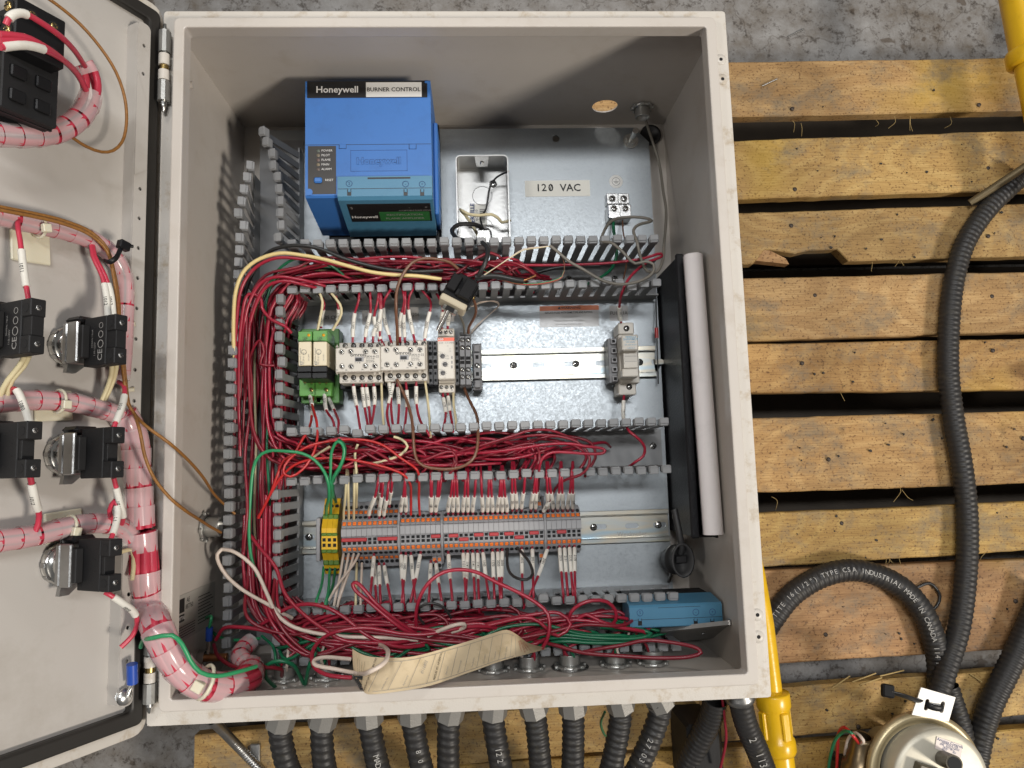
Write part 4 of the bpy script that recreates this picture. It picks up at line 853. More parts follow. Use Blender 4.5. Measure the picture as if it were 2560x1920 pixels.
# timer
t = thing('timer_relay', 'slim light grey timing relay with orange-red band and three dials', 'timer')
b = MB(); pb(b, (1094, 842, 1136, 948), .040, .094, CREAM, .001); b.build('housing', t)
b = MB(); pb(b, (1095, 820, 1135, 841), RZ, .080, CREAM, .0008); b.build('terminal_head', t); b = MB(); pb(b, (1097, 958, 1136.5, 981), RZ, .072, CREAM, .0008); b.build('terminal_head', t); b = MB(); pb(b, (1097, 949, 1136, 957), RZ, .075, CREAM, .0004); pb(b, (1096, 843, 1135, 947), RZ, .0399, CREAM, .0004); b.build('neck', t)
b = MB(); pb(b, (1094.2, 844, 1135.8, 852.5), .0935, .0943, REDL, 0); b.build('brand_band', t)
pt('ABB', 1101.5, 848.3, .0944, .0032, INKW, t, bold=.02); pt('E 234  CT-MFD', 1115, 857.5, .0941, .0029, INKG, t)
for (px, py) in ((1106.5, 890.5), (1113, 911), (1107.5, 932.5)):
    q = U(px, py, .094); d = MB(); d.lathe([(.0025, .0), (.0024, .0010), (.0001, .0010)], MGREY, (q.x, q.y, .094), (0, 0, 1), 18); d.box(q.x - .0018, q.x + .0018, q.y - .0003, q.y + .0003, .0949, .0951, HOLE); d.build('dial', t)
    for a in range(9):
        an = math.radians(-40 + a * 33); MB().box(q.x + .0034 * math.cos(an) - .0003, q.x + .0034 * math.cos(an) + .0003, q.y + .0034 * math.sin(an) - .0003, q.y + .0034 * math.sin(an) + .0003, .0938, .09412, INKG).build('dial_mark', t)
for py in (893.5, 905.5, 917): b = MB(); pb(b, (1128, py - 3.5, 1131.5, py + 3.5), .0935, .0944, INKG, 0); b.build('indicator', t)
for s_, px, py in (('10s', 1119, 890), ('Time', 1099, 880), ('100h', 1119, 897), ('A1', 1120, 865), ('15', 1125, 872), ('18', 1125, 878), ('Funct', 1100, 923), ('1 2 3', 1111, 944)): pt(s_, px, py, .0941, .0017, INKG, t)
for (px, py, z) in ((1101.5, 831, .080), (1114.5, 830.5, .080), (1127, 830.5, .080), (1103.5, 968, .072), (1116.5, 968, .072), (1129.5, 968, .072)):
    q = U(px, py, z); MB().lathe([(.0021, .0003), (.0001, .0003)], HOLE, (q.x, q.y, z), (0, 0, 1), 14).build('screw_opening', t); screw(t, (q.x, q.y, z + .0003), .0018)
for s_, px, py, z in (('A1', 1101.5, 823, .0801), ('15', 1115, 823, .0801), ('Y1/B1', 1128, 823, .0801), ('18', 1104, 976, .0721), ('16', 1117, 976, .0721), ('A2', 1130, 976, .0721)): pt(s_, px, py, z, .0022, INKG, t)
# two screw terminals and an end bracket
for k, (a, c) in enumerate(((1149, 1162.6), (1163.4, 1177.5))):
    t = thing('screw_terminal', 'slim grey four-screw terminal block %s' % ('beside the timer' if k == 0 else 'beside the wide end bracket'), 'terminal block')
    b = MB(); pb(b, (a, 839, c, 962), RZ, .066, MGREY, .0006); b.build('body', t)
    b = MB(); pb(b, (a, 830, c, 838), RZ, .056, MGREY, .0006); pb(b, (a, 962.5, c, 968), RZ, .050, MGREY, .0006); b.build('collar', t)
    for i, py in enumerate((850, 869, 924, 942)):
        q = U((a + c) / 2, py, .066); MB().lathe([(.0026, .0003), (.0001, .0003)], HOLE, (q.x, q.y, .066), (0, 0, 1), 16).build('screw_opening', t); screw(t, (q.x, q.y, .0664), .0021, cross=False, ang=.9, m=CHROME if (i + k) % 3 else CHRD)
    for py in (895, 906): b = MB(); pb(b, (a + 1.6, py - 4, c - 1.6, py + 4), .064, .0665, HOLE, 0); b.build('bridge_slot', t)
clamp(1181, 854, 1205, 972, 'wide grey screw-fixed end bracket at the bare stretch of the upper rail', .06, MGREY)
b = MB(); x0, x1, ya, yb = pb(b, (1521, 846, 1543, 957), RZ, .05, MGREY, .0006); t = b.build('end_clamp', None, label='slotted dark grey end clamp beside the fuse holder', cat='end clamp')
for k in range(5):
    y = yb - (yb - ya) * (.08 + .21 * k); MB().box(x0 + .003, x1 - .0006, y - .003, y + .003, .050, .0545, LGREY, .0006).build('rib', t); MB().box(x0 + .0042, x1 - .0022, y - .0016, y + .0016, .053, .0547, HOLE).build('slot', t)
# fuse holder
t = thing('fuse_holder', 'light grey fuse holder with pull-out drawer on the upper rail', 'fuse holder')
b = MB(); pb(b, (1549, 836, 1597, 958), RZ, .062, CREAM, .001); b.build('body', t)
b = MB(); pb(b, (1546, 806, 1585, 835.5), RZ, .058, CREAM, .001); b.build('terminal_end', t); b = MB(); pb(b, (1547, 958.5, 1591, 987), RZ, .056, CREAM, .001); b.build('terminal_end', t)
b = MB(); pb(b, (1555, 837, 1596, 876), .0622, .088, CREAM, .0012); pb(b, (1556, 921, 1597, 942), .0622, .088, CREAM, .001); pb(b, (1559, 877, 1594, 920), .0622, .078, CREAM, .0004); b.build('drawer', t)
for py in (890, 903): b = MB(); pb(b, (1562, py, 1592, py + .8), .0779, .0783, INKG, 0); b.build('drawer_line', t)
for (px, py, z) in ((1566, 821, .058), (1573, 967, .056)):
    q = U(px, py, z); MB().lathe([(.0033, .0003), (.0001, .0003)], HOLE, (q.x, q.y, z), (0, 0, 1), 18).build('screw_opening', t); screw(t, (q.x, q.y, z + .0003), .0022)
pt('FERRAZ', 1577, 843, .0881, .0032, INKBL, t, bold=.01); pt('SHAWMUT', 1577, 848.5, .0881, .0032, INKBL, t, bold=.01); pt('UltraSafe', 1576, 855, .0881, .0026, INKBL, t); pt('30A 600V AC/DC', 1577, 862, .0881, .0018, INKBL, t); pt('USCC1', 1578, 870, .0881, .0026, INKBL, t)
b = MB(); q = U(1642, 840, .05); b.tube([U(1640, 745, .03), U(1641, 800, .035), U(1646, 960, .03)], .0009, WBLK, 6); o = b.build('cord', None, label='thin black cord with a red bead hanging beside the document pocket', cat='cord'); MB().cyl(U(1641, 820, .036), U(1642, 845, .036), .0021, WRED2).build('bead', o)

# ================================================================== burner control
BZ = .135
t = thing('burner_control', 'large blue burner control unit with black and white front labels', 'burner control'); hw = t
def Y(py, z, px=920): return U(px, py, z).y
x0, x1 = U(763, 330, BZ).x, U(1078, 330, BZ).x
yt = Y(199, BZ); ys = Y(492, BZ)
b = MB(); prof = [(yt, PZ + .030), (yt, BZ - .002), (yt - .002, BZ), (ys + .002, BZ), (ys, BZ - .002), (ys - .012, PZ + .034), (ys - .010, PZ + .030)]
b.prism(prof, x0, x1, HBLUE, 'x'); b.build('cover', t)
MB().box(x1 + .0002, x1 + .0045, ys - .006, yt - .028, PZ + .03, BZ - .035, HBLUE, .001).build('side_rib', t)
b = MB(); b.box(x0 + .006, x1 + .004, ys - .022, yt - .004, PZ, PZ + .0298, BLK, .002); b.build('subbase', t)
for k in range(5):
    xx = x0 + .02 + k * .02; MB().box(xx, xx + .012, ys - .0222, ys - .018, PZ + .006, PZ + .022, HOLE).build('terminal_opening', t)
# top label
zl = BZ + .0004
def lab(q, m, name, z=zl, par=None, th=.0005): b = MB(); pb(b, q, z - th, z, m, 0); return b.build(name, par or t)
lab((768, 202, 1068, 244), LBLK, 'label'); lab((915, 205.5, 1054, 242), LWHT, 'label', zl + .0003)
pt('Honeywell', 843, 224.5, zl + .0001, .0095, INKW, t, bold=.018, sx=1.02); pt('BURNER CONTROL', 984, 224, zl + .0004, .0060, INKB, t, sx=1.0, bold=.012)
MB().box(U(1058, 199, BZ).x, x1 - .0005, Y(212, BZ), yt - .0004, BZ - .003, BZ + .0012, HBLUE, .002).build('corner_lug', t)
# seams, latches, framed emblem
for (q) in ((763, 360.5, 1078, 361.6),): b = MB(); pb(b, q, BZ - .001, BZ + .00008, LBLK, 0); b.build('seam', t)
for q in ((847, 361, 866, 372), (1022, 361, 1041, 373)):
    b = MB(); pb(b, q, BZ - .001, BZ + .0001, LBLK, 0); pb(b, (q[0] + 1.2, q[1] - 1, q[2] - 1.2, q[3] - 1.2), BZ - .001, BZ + .0006, HBLUE, .0003); b.build('latch', t)
b = MB()
for q in ((876.5, 375, 1018, 375.8), (876.5, 427, 1018, 427.8), (876.5, 375, 877.3, 427.8), (1017.2, 375, 1018, 427.8)): pb(b, q, BZ - .001, BZ + .00015, INKN, 0)
b.build('emblem_frame', t)
pt('Honeywell', 947, 402.5, BZ + .0003, .0095, INKN, t, bold=.042, sx=1.06); pt('Honeywell', 947, 402.9, BZ + .0006, .0095, HBLUE, t, bold=.024, sx=1.06)
# indicator panel
lab((770, 365, 840, 485), mat('label_brown_black', (.035, .031, .028), .4), 'indicator_panel')
for k, (s_, c) in enumerate((('POWER', (.12, .14, .12)), ('PILOT', (.22, .19, .14)), ('FLAME', (.16, .11, .10)), ('MAIN', (.24, .20, .14)), ('ALARM', (.14, .11, .10)))):
    py = 376.8 + k * 11.55; q = U(795.5, py, zl); MB().lathe([(.0001, .0006), (.0012, .0005), (.0017, .0)], mat('lens_' + s_, c, .25), q, (0, 0, 1), 14).build('lamp', t); pt(s_, 803.5, py, zl + .0001, .0031, INKW, t, align='LEFT')
b = MB(); pb(b, (784, 442, 804.5, 456.5), BZ, BZ + .0025, HBLUE, .0012); b.build('reset_button', t); pt('RESET', 823, 450.3, zl + .0001, .0030, INKW, t)
q = U(773, 481, BZ); MB().cyl((q.x, q.y, BZ - .006), (q.x, q.y, BZ + .0008), .0034, HBLUE, n=24).build('corner_lug', t)
q = U(804, 543, .08); MB().lathe([(.0022, .0), (.0001, .0002)], HOLE, (q.x, ys - .0068, .080), (0, -1, .1), 14).build('opening', t)
# plug-in amplifier
am = thing('flame_amplifier', 'steel-blue plug-in flame amplifier with green label in the burner control', 'amplifier')
ax0, ax1 = U(845, 460, BZ).x, U(1079, 460, BZ).x + .0006
ya, yb = Y(497, BZ + .004), Y(440, BZ + .004)
b = MB(); b.prism([(yb, BZ - .01), (yb, BZ + .0032), (ya + .003, BZ + .0032), (ya, BZ), (ya - .014, PZ + .046), (ya - .010, PZ + .040), (ys - .0005, PZ + .040), (ys + .0025, BZ - .01)], ax0, ax1, HBLUE2, 'x'); b.build('body', am)
za = BZ + .0033
for q in ((845, 470.3, 1079, 471.4), (919, 443, 1026, 447)): b = MB(); pb(b, q, za - .0012, za + .0001, LBLK, 0); b.build('seam', am)
for (px, s_) in ((873, 'S'), (1014, '-'), (1055.5, '+')):
    q = U(px, 459 + (px - 873) * .008, za); MB().lathe([(.0030, .0), (.0031, .0002), (.0027, .0002)], INKN, (q.x, q.y, za), (0, 0, 1), 24).build('mark', am); pt(s_, px, 459 + (px - 873) * .008, za + .0001, .0040, INKN, am)
    b = MB(); pb(b, (px - 5, 473, px + 5, 489), za - .001, za + .00015, LBLK, 0); pb(b, (px - 3.3, 471.5, px + 3.3, 480), za - .001, za + .0007, HBLUE2, .0003); b.build('slot', am)
# sloping front of the amplifier: label in its plane
e0 = Vector(((ax0 + ax1) / 2, ya, BZ)); e1 = Vector(((ax0 + ax1) / 2, ya - .014, PZ + .046)); sd = (e1 - e0); Ls = sd.length; sd.normalize(); nn = Vector((1, 0, 0)).cross(-sd); nn = nn if nn.y < 0 else -nn
SM = frame(e0 + nn * .0002, (1, 0, 0), nn)        # local y up the slope
wA = ax1 - ax0
def slab(u0, u1, v0, v1, m, name, h=.0003): b = MB(SM); b.box(-wA / 2 + u0 * wA, -wA / 2 + u1 * wA, -v1 * Ls, -v0 * Ls, -.0002, h, m); return b.build(name, am)
slab(.08, .97, .09, .56, LBLK, 'label'); slab(.40, .95, .30, .54, LGRN, 'label', .0005)
def st(s_, u, v, size, m, **k): p = SM @ Vector((-wA / 2 + u * wA, -v * Ls, .0007)); return text(s_, p, size, m, am, xd=(1, 0, 0), nd=nn, **k)
st('Honeywell', .235, .42, .0064, INKW, bold=.015, sx=.95); st('RECTIFICATION', .675, .37, .0046, INKG, sx=1.1); st('FLAME AMPLIFIER', .675, .47, .0046, INKG, sx=1.1); st('S', .12, .18, .0055, INKG); st('-', .74, .18, .0055, INKG); st('+', .92, .18, .0055, INKG); st('ACCEPTABLE FLAME SIGNAL', .80, .255, .0026, INKG)
# its leads leaving under the control
for k, (px, m) in enumerate(((966, WRED), (972, WREDD), (980, WRED2), (985, WYEL))): wire([(px + 3, 560, 40), (px + 1, 585, 46), (px - 4 + k, 605, 42), (px - 6 + k * 2, 628, 34)], m, 1.0, '%s lead hanging from the burner control base' % ('yellow' if m is WYEL else 'bright red' if m is WRED2 else 'dark red' if m is WREDD else 'crimson'), None)

# ================================================================== junction box, labels, lugs
BOXZ = mat('box_zinc', (.50, .50, .49), .33, .75, bump=.15, bscale=250, vary=.12, rvary=.1)
x0, x1, ya, yb = RX(1141, 388, 1273, 606, .055)
jb = thing('utility_box', 'shallow galvanised utility box screwed to the mounting plate', 'junction box', (x0, ya, PZ)); w_, h = x1 - x0, yb - ya; zb = .036
q0 = U(1213, 600, PZ + .002)
obj('box_floor', sheet(rrect(0, w_, 0, h, .005), [], .001, BOXZ, Matrix.Translation((0, 0, .0012)), 'box_floor'), jb)
bmw = sheet(rrect(0, w_, 0, h, .005), [rrect(.0012, w_ - .0012, .0012, h - .0012, .0042)], zb, BOXZ, Matrix.Translation((0, 0, zb)), 'box_wall'); obj('box_wall', bmw, jb)
for yy in (h - .006, .006): MB().prism([(w_ / 2 - .008, 0), (w_ / 2 + .008, 0), (w_ / 2 + .006, (-.012 if yy > h / 2 else .012)), (w_ / 2 - .006, (-.012 if yy > h / 2 else .012))], zb - .0015, zb - .0003, CHROME, 'z').build('ear', jb, loc=(0, h - .0014 if yy > h / 2 else .0014, 0))
for (cx, cy, r) in ((.5, .66, .0115), (.5, .28, .0115)): MB().lathe([(r, .0), (r, .0004), (r - .0006, .0004), (r - .0006, 0)], CHRD, (w_ * cx, h * cy, .0012), (0, 0, 1), 28).build('knockout', jb)
screw(jb, (w_ * .72, h * .80, .0016), .0045); screw(jb, (w_ * .5, h - .009, zb), .0022, m=CHRD)
lb = MB().box(w_ * .24, w_ * .58, h * .28, h * .56, .0013, .0016, LCRM).build('sticker', jb)
text('IBERVILLE', (w_ * .30, h * .43, .0017), .0066, INKN, lb, xd=(0, 1, 0), bold=.03); text('BC1110', (w_ * .38, h * .43, .0017), .0040, INKB, lb, xd=(0, 1, 0))
b = MB(); rr = random.Random(2); yy = h * .34
while yy < h * .50: wd = rr.choice((.0004, .0007, .001)); b.box(w_ * .44, w_ * .54, yy, yy + wd, .0016, .00166, INKB); yy += wd + rr.choice((.0005, .0008))
b.build('bar_code', lb)
# cable clamp on the lower knockout of the box
q = U(1215, 590, .035); b = MB(); b.cyl((q.x, q.y, PZ + .0012), (q.x, q.y, PZ + .016), .0105, CHRD); b.lathe([(.0001, .019), (.0082, .019), (.0088, .0175), (.0088, .0165)], BOXZ, (q.x - .002, q.y + .001, PZ), (0, 0, 1), 24); o = b.build('cable_clamp', None, label='round galvanised cable clamp in the lower end of the utility box', cat='clamp')
for d in (-.005, .005): MB().cyl((q.x - .001 + d * .2, q.y + d, PZ + .0188), (q.x - .001 + d * .2, q.y + d, PZ + .0194), .0018, HOLE, n=14).build('opening', o)
def plate_label(q, m, name, label, z=PZ + .0002, th=.00015, cat='label'):
    b = MB(); pb(b, q, z - th, z + .0001, m, 0); return b.build(name, None, label=label, cat=cat)
l = plate_label((1312.5, 451, 1475, 491), LCRM, 'voltage_label', 'cream 120 VAC voltage label on the mounting plate'); pt('12', 1353, 470, PZ + .0004, .0122, INKB, l, bold=.016, space=1.1)
pt('0', 1377, 470, PZ + .0004, .0122, INKB, l, bold=.016); pt('/', 1377, 470, PZ + .0004, .0112, INKB, l, bold=.006); pt('VAC', 1426, 470, PZ + .0004, .0122, INKB, l, bold=.016)
q = U(1540, 454, PZ); l = MB().lathe([(.0001, .0003), (.0078, .0003), (.0080, .0001)], LWHT, (q.x, q.y, PZ), (0, 0, 1), 32).build('earth_label', None, label='round white earth symbol sticker above the two ground lugs', cat='label')
b = MB(); b.lathe([(.0048, .0), (.0048, .0001), (.0044, .0001)], INKB, (q.x, q.y, PZ + .0003), (0, 0, 1), 32); b.box(q.x - .0002, q.x + .0002, q.y, q.y + .003, PZ + .0003, PZ + .0004, INKB)
for k in range(3): b.box(q.x - .003 + .0008 * k, q.x + .003 - .0008 * k, q.y - .0002 - .001 * k, q.y + .0002 - .001 * k, PZ + .0003, PZ + .0004, INKB)
b.build('symbol', l)
l = plate_label((1349, 765, 1497, 817), CLRT, 'warning_label', 'warning label with an orange-red header about replacing fuses, stuck above the bare rail'); b = MB(); pb(b, (1349, 764, 1497, 776), PZ + .0003, PZ + .0004, mat('label_orange', (.55, .13, .03), .4), 0); b.build('header', l)
pt('WARNING', 1427, 769.5, PZ + .0005, .0042, INKB, l, bold=.02, sx=1.1); pt('REPLACE FUSES WITH SAME TYPE AND RATING.', 1422, 781.5, PZ + .0005, .0031, INKB, l, bold=.012, sx=.82); pt('AVERTISSEMENT', 1428, 792, PZ + .0005, .0027, INKG, l); pt('Remplacer les fusibles par des fusibles', 1423, 801.5, PZ + .0005, .0025, INKG, l, sx=.9); pt('de meme type et de meme calibre', 1423, 810, PZ + .0005, .0025, INKG, l, sx=.9)
q = U(1398, 769.5, PZ + .0005); MB().add([(q.x - .0018, q.y - .0014, PZ + .0006), (q.x + .0018, q.y - .0014, PZ + .0006), (q.x, q.y + .0018, PZ + .0006)], [(0, 1, 2)], INKB).build('symbol', l)
for (qq, s_, lbl) in (((802, 776, 856, 812), '105 CR-2', 'clear device label reading 105 CR above the green relays'), ((905, 776, 940, 812), 'C-1', 'clear device label reading C-1 above the first contactor'), ((1016, 768, 1046, 806), 'C-1206', 'clear device label above the second contactor'), ((1102, 774, 1135, 804), 'TR-3', 'clear device label ending in 3 above the timer'), ((1524, 764, 1570, 802), 'FU1011A', 'clear device label above the fuse holder')):
    l = plate_label(qq, CLRT, 'device_label', lbl); pt(s_, (qq[0] + qq[2]) / 2, (qq[1] + qq[3]) / 2, PZ + .0004, .0058, INKB, l, sx=.9)
# two ground lugs
for k, (a, c) in enumerate(((1516, 1545), (1545.5, 1573))):
    t = thing('ground_lug', 'bright aluminium ground lug with two screws, %s' % ('holding the green wire' if k == 0 else 'holding the thin brown wire'), 'lug'); b = MB(); pb(b, (a, 483, c, 510), PZ, .030, ALU, .0008); pb(b, (a + 4, 510.5, c + 5, 546), PZ, .038, ALU, .0008); b.build('body', t)
    q = U((a + c) / 2, 497, .030); MB().lathe([(.0046, .0004), (.0001, .0003)], CHRD, (q.x, q.y, .030), (0, 0, 1), 18).build('seat', t); screw(t, (q.x, q.y, .0306), .0038, m=CHROME)
    q = U((a + c) / 2 + 4, 522, .038); MB().lathe([(.0043, .0005), (.0040, .0006), (.0038, -.002)], CHRD, (q.x, q.y, .038), (0, 0, 1), 18).build('seat', t); screw(t, (q.x, q.y, .0384), .0036, cross=False, ang=.8 - k * .2)
    q = U((a + c) / 2 + 4, 541, .030); MB().cyl((q.x, q.y + .002, .029), (q.x, q.y - .0006, .029), .0032, HOLE, n=14).build('wire_hole', t)
# ================================================================== loose and side-mounted things
# receptacle body dangling over the duct
q = U(1147, 738, .115); ang = math.radians(-29)
PM = Matrix.Translation(q) @ Matrix.Rotation(ang, 4, 'Z') @ Matrix.Rotation(math.radians(-16), 4, 'X') @ Matrix.Scale(.88, 4)
t = thing('wired_receptacle', 'loose black and beige wired receptacle lying across the wire duct', 'receptacle', M=PM)
b = MB(); b.box(-.0165, .0165, -.011, .017, -.006, .010, BLK, .001); b.box(-.0150, -.004, -.006, .015, .010, .0165, BLK, .0008); b.box(.001, .0150, -.009, .015, .010, .0185, BLK, .0008); b.box(-.003, .003, -.008, .000, .010, .0150, BLKM, .0008); b.box(-.012, .012, .015, .0235, -.004, .008, BLK, .002); b.build('body', t)
MB().box(-.0158, .0158, -.019, -.0112, -.007, .011, mat('receptacle_beige', (.52, .46, .34), .45, vary=.05), .0012).build('face', t)
MB().box(-.0095, .0095, -.0255, -.0192, -.0015, .0045, CHROME, .001).build('strap', t); MB().box(-.0050, .0050, -.0256, -.0200, .0046, .0050, HOLE).build('strap_hole', t)
for (x, y) in ((-.0168, .002), (.0168, .004), (-.0120, .020)): screw(t, (x, y, .003), .0026, (1 if x > 0 else -1, 0, .3), BRASS if x > 0 else CHROME)
o = MB().tube([PM @ Vector((-.001, -.024, .002)), PM @ Vector((-.0015, -.046, -.012))], .0022, CHROME, 10).build('mounting_screw', None, label='long bright screw hanging from the dangling receptacle', cat='screw')
# document pocket on the right wall
ps = [U(1672, 640, .105), U(1742, 1345, .105)]
xp = .4775
y0p, y1p = U(1745, 1345, .105).y, U(1682, 636, .105).y
t = thing('document_pocket', 'black textured plastic document pocket along the right cabinet wall', 'pocket', (xp, y0p, 0))
Lp = y1p - y0p
b = MB(); b.box(0, .0022, 0, Lp, .004, .104, POCK, .0006); b.build('front_wall', t)
b = MB(); b.box(-.0045, .0045, 0, Lp, .1042, .1085, POCK, .0016); b.build('lip', t)
MB().box(.0025, .0215, 0, Lp, .004, .007, POCK).build('floor', t); MB().box(.0023, .0215, 0, .002, .0072, .100, POCK).build('end_wall', t); MB().box(.0023, .0215, Lp - .002, Lp, .0072, .100, POCK).build('end_wall', t)
MB().box(.0188, .0210, 0, Lp, .0072, .112, POCK, .0005).build('back_wall', t)
for f in (.18, .86): screw(t, (.0188, Lp * f, .098), .004, (-1, 0, .2), LWHT, cross=False)
# paper roll in the pocket
a, c = U(1727, 638, .128), U(1784, 1335, .128); r_ = .0098
t = thing('paper_roll', 'rolled white drawing stuffed into the black document pocket', 'paper roll')
ax = Vector((.4850, a.y, .1275)), Vector((.4875, c.y, .1315))
d = (ax[1] - ax[0]).normalized(); b = MB(); n = 40; vs = []; fs = []
prof = [(r_ - .0006 * k / 26.0, 2 * math.pi * k / 26 - .6) for k in range(66)]
u_ = d.orthogonal().normalized(); v_ = d.cross(u_)
for p in ax:
    for r, tt in prof: vs.append(p + u_ * (r * math.cos(tt)) + v_ * (r * math.sin(tt)))
m_ = len(prof); fs = [(i, i + 1, m_ + i + 1, m_ + i) for i in range(m_ - 1)]
b.add(vs, fs, PAPER, True); b.build('sheet', t)
# black rubber hose end / boot at the corner
q = U(1706, 1400, .085)
t = thing('cable_boot', 'black rubber cable boot with oval opening below the document pocket', 'cable boot')
c0 = U(1703, 1430, .05); 
b = MB()
loop = []
def oval(cx, cy, z, rx, ry, n=28): return [Vector((cx + rx * math.cos(2 * math.pi * i / n), cy + ry * math.sin(2 * math.pi * i / n), z)) for i in range(n)]
def loft(b, rings, m, close=True):
    vs = [p for r in rings for p in r]; n = len(rings[0]); fs = []
    for k in range(len(rings) - 1):
        for i in range(n): fs.append((k * n + i, k * n + (i + 1) % n, (k + 1) * n + (i + 1) % n, (k + 1) * n + i))
    b.add(vs, fs, m, True)
cx, cy = q.x, q.y
loft(b, [oval(cx - .001, cy - .006, .035, .0095, .012), oval(cx - .001, cy - .005, .055, .0105, .0135), oval(cx, cy - .003, .056, .0122, .0155), oval(cx, cy - .002, .064, .0122, .0155), oval(cx, cy - .001, .0655, .0100, .0135), oval(cx, cy, .084, .0095, .0150), oval(cx, cy, .0855, .0118, .0172), oval(cx, cy, .088, .0118, .0172), oval(cx, cy, .0885, .0095, .0150), oval(cx, cy, .078, .0090, .0145), oval(cx, cy, .077, .0002, .0002)], RUB); b.build('body', t)
MB().tube([Vector((cx, cy + .006, .079)), Vector((cx + .001, cy + .012, .083)), Vector((cx - .002, cy + .030, .085)), Vector((cx - .004, cy + .05, .080))], .0034, RUB, 12).build('stem', t)
MB().box(cx - .006, cx + .006, cy - .004, cy + .004, .0772, .0815, BLK, .001).build('clip', t)
MB().tube([(cx, cy - .016, .04), (cx + .002, cy - .022, .03), (cx + .001, cy - .030, .022)], .0025, CHROME, 8).build('chain_end', t)
# spare blue amplifier module lying at the lower right
z1 = .118
x0, x1, ya, yb = RX(1574, 1510, 1806, 1567, z1)
t = thing('spare_module', 'loose steel-blue plug-in module lying at the lower right corner of the cabinet', 'module')
b = MB(); b.prism([(ya, z1 - .034), (ya, z1 - .001), (ya + .001, z1), (yb - .002, z1), (yb, z1 - .002), (yb + .004, z1 - .034)], x0, x1, HBLUE2, 'x'); b.prism([(ya, z1 - .035), (yb + .004, z1 - .035), (yb + .004, z1 - .062), (ya, z1 - .062)], x0 + .003, x1 - .003, BLKM, 'x'); b.build('body', t)
b = MB(); pb(b, (1576, 1545.5, 1806, 1546.5), z1 - .001, z1 + .0001, LBLK, 0); pb(b, (1645, 1517, 1751, 1518), z1 - .001, z1 + .0001, LBLK, 0); b.build('seam', t)
for (px, s_) in ((1600, 'S'), (1739.5, '-'), (1781, '+')):
    qq = U(px, 1532 - (px - 1600) * .012, z1); MB().lathe([(.0030, .0), (.0031, .0002), (.0027, .0002)], INKN, (qq.x, qq.y, z1), (0, 0, 1), 24).build('mark', t); pt(s_, px, 1532 - (px - 1600) * .012, z1 + .0002, .0040, INKN, t)
    b = MB(); pb(b, (px - 5, 1547, px + 5, 1564), z1 - .001, z1 + .00015, LBLK, 0); pb(b, (px - 3.5, 1545, px + 3.5, 1553), z1 - .001, z1 + .0008, HBLUE2, .0003); b.build('slot', t)
# steel cover plate leaning under the module
a, c = U(1650, 1578, .100), U(1833, 1614, .140); dd = (c - a); dd.z = 0; L_ = dd.length
t = thing('cover_plate', 'rounded steel utility box cover plate leaning on edge in the lower right corner', 'cover plate')
CM = frame(a, c - a, Vector((-.05, -.92, .42)))
me = sheet(rrect(0, (c - a).length, -.055, 0, .008), [circ((c - a).length / 2, -.028, .003, 14)], .0016, CHRD, CM, 'plate'); obj('plate', me, t)
me = sheet(rrect(0, (c - a).length, -.003, .0045, .003), [], .004, CHRD, CM @ Matrix.Translation((0, 0, .0018)), 'rolled_edge'); obj('rolled_edge', me, t)
# test tag
t = thing('test_tag', 'curled yellowed paper pressure test tag lying over the conduit nuts', 'tag')
top = [(881, 1622, 128), (900, 1634, 133), (930, 1643, 138), (965, 1644, 141), (1000, 1645, 143), (1040, 1640, 142), (1080, 1630, 141), (1120, 1618, 139), (1165, 1605, 138), (1205, 1592, 139), (1240, 1581, 142), (1264, 1574, 146), (1290, 1585, 149), (1318, 1608, 150)]
bot = [(886, 1695, 150), (905, 1715, 152), (918, 1736, 153), (960, 1733, 152), (1000, 1728, 150), (1040, 1722, 148), (1080, 1713, 147), (1120, 1700, 146), (1165, 1684, 146), (1205, 1670, 147), (1240, 1657, 149), (1280, 1645, 151), (1320, 1635, 152), (1367, 1622, 153)]
Tp = smooth_path([onY(x, y, .046) for x, y, z in top], .006); Bp = smooth_path([onY(x, y, .0255) for x, y, z in bot], .006)
def resamp(P, n):
    L = [0]
    for i in range(1, len(P)): L.append(L[-1] + (P[i] - P[i - 1]).length)
    out = []
    for k in range(n):
        d = L[-1] * k / (n - 1.0)
        for i in range(1, len(P)):
            if L[i] >= d - 1e-9: out.append(P[i - 1].lerp(P[i], (d - L[i - 1]) / max(1e-9, L[i] - L[i - 1]))); break
    return out
NT = 44; Tq, Bq = resamp(Tp, NT), resamp(Bp, NT); NV = 9
def tagp(u, v, lift=0.0):      # u along 0..1 (left to right), v 0 top .. 1 bottom
    x = u * (NT - 1); i = min(NT - 2, int(x)); f = x - i
    a, c = Tq[i].lerp(Tq[i + 1], f), Bq[i].lerp(Bq[i + 1], f); p = a.lerp(c, v); p.z += .003 * math.sin(v * math.pi) * math.sin(u * 9 + 1) + lift; return p
b = MB(); vs = [tagp(i / (NT - 1), j / (NV - 1)) for i in range(NT) for j in range(NV)]
fs = [(i * NV + j, i * NV + j + 1, (i + 1) * NV + j + 1, (i + 1) * NV + j) for i in range(NT - 1) for j in range(NV - 1)]
b.add(vs, fs, TAGP, True)
b.add([p + Vector((0, 0, -.0004)) for p in vs], [f[::-1] for f in fs], TAGP, True); b.build('paper', t)
b = MB()
for u in (.20, .265, .33, .395, .44, .50, .565, .63, .69, .75, .81, .84): b.tube([tagp(u, v, .0006) for v in (.10, .3, .5, .7, .92)], .00014, INKG, 4)
b.tube([tagp(u * .01, .10, .0006) for u in range(20, 85, 3)], .00014, INKG, 4); b.tube([tagp(u * .01, .92, .0006) for u in range(20, 85, 3)], .00014, INKG, 4); b.build('ruled_lines', t)
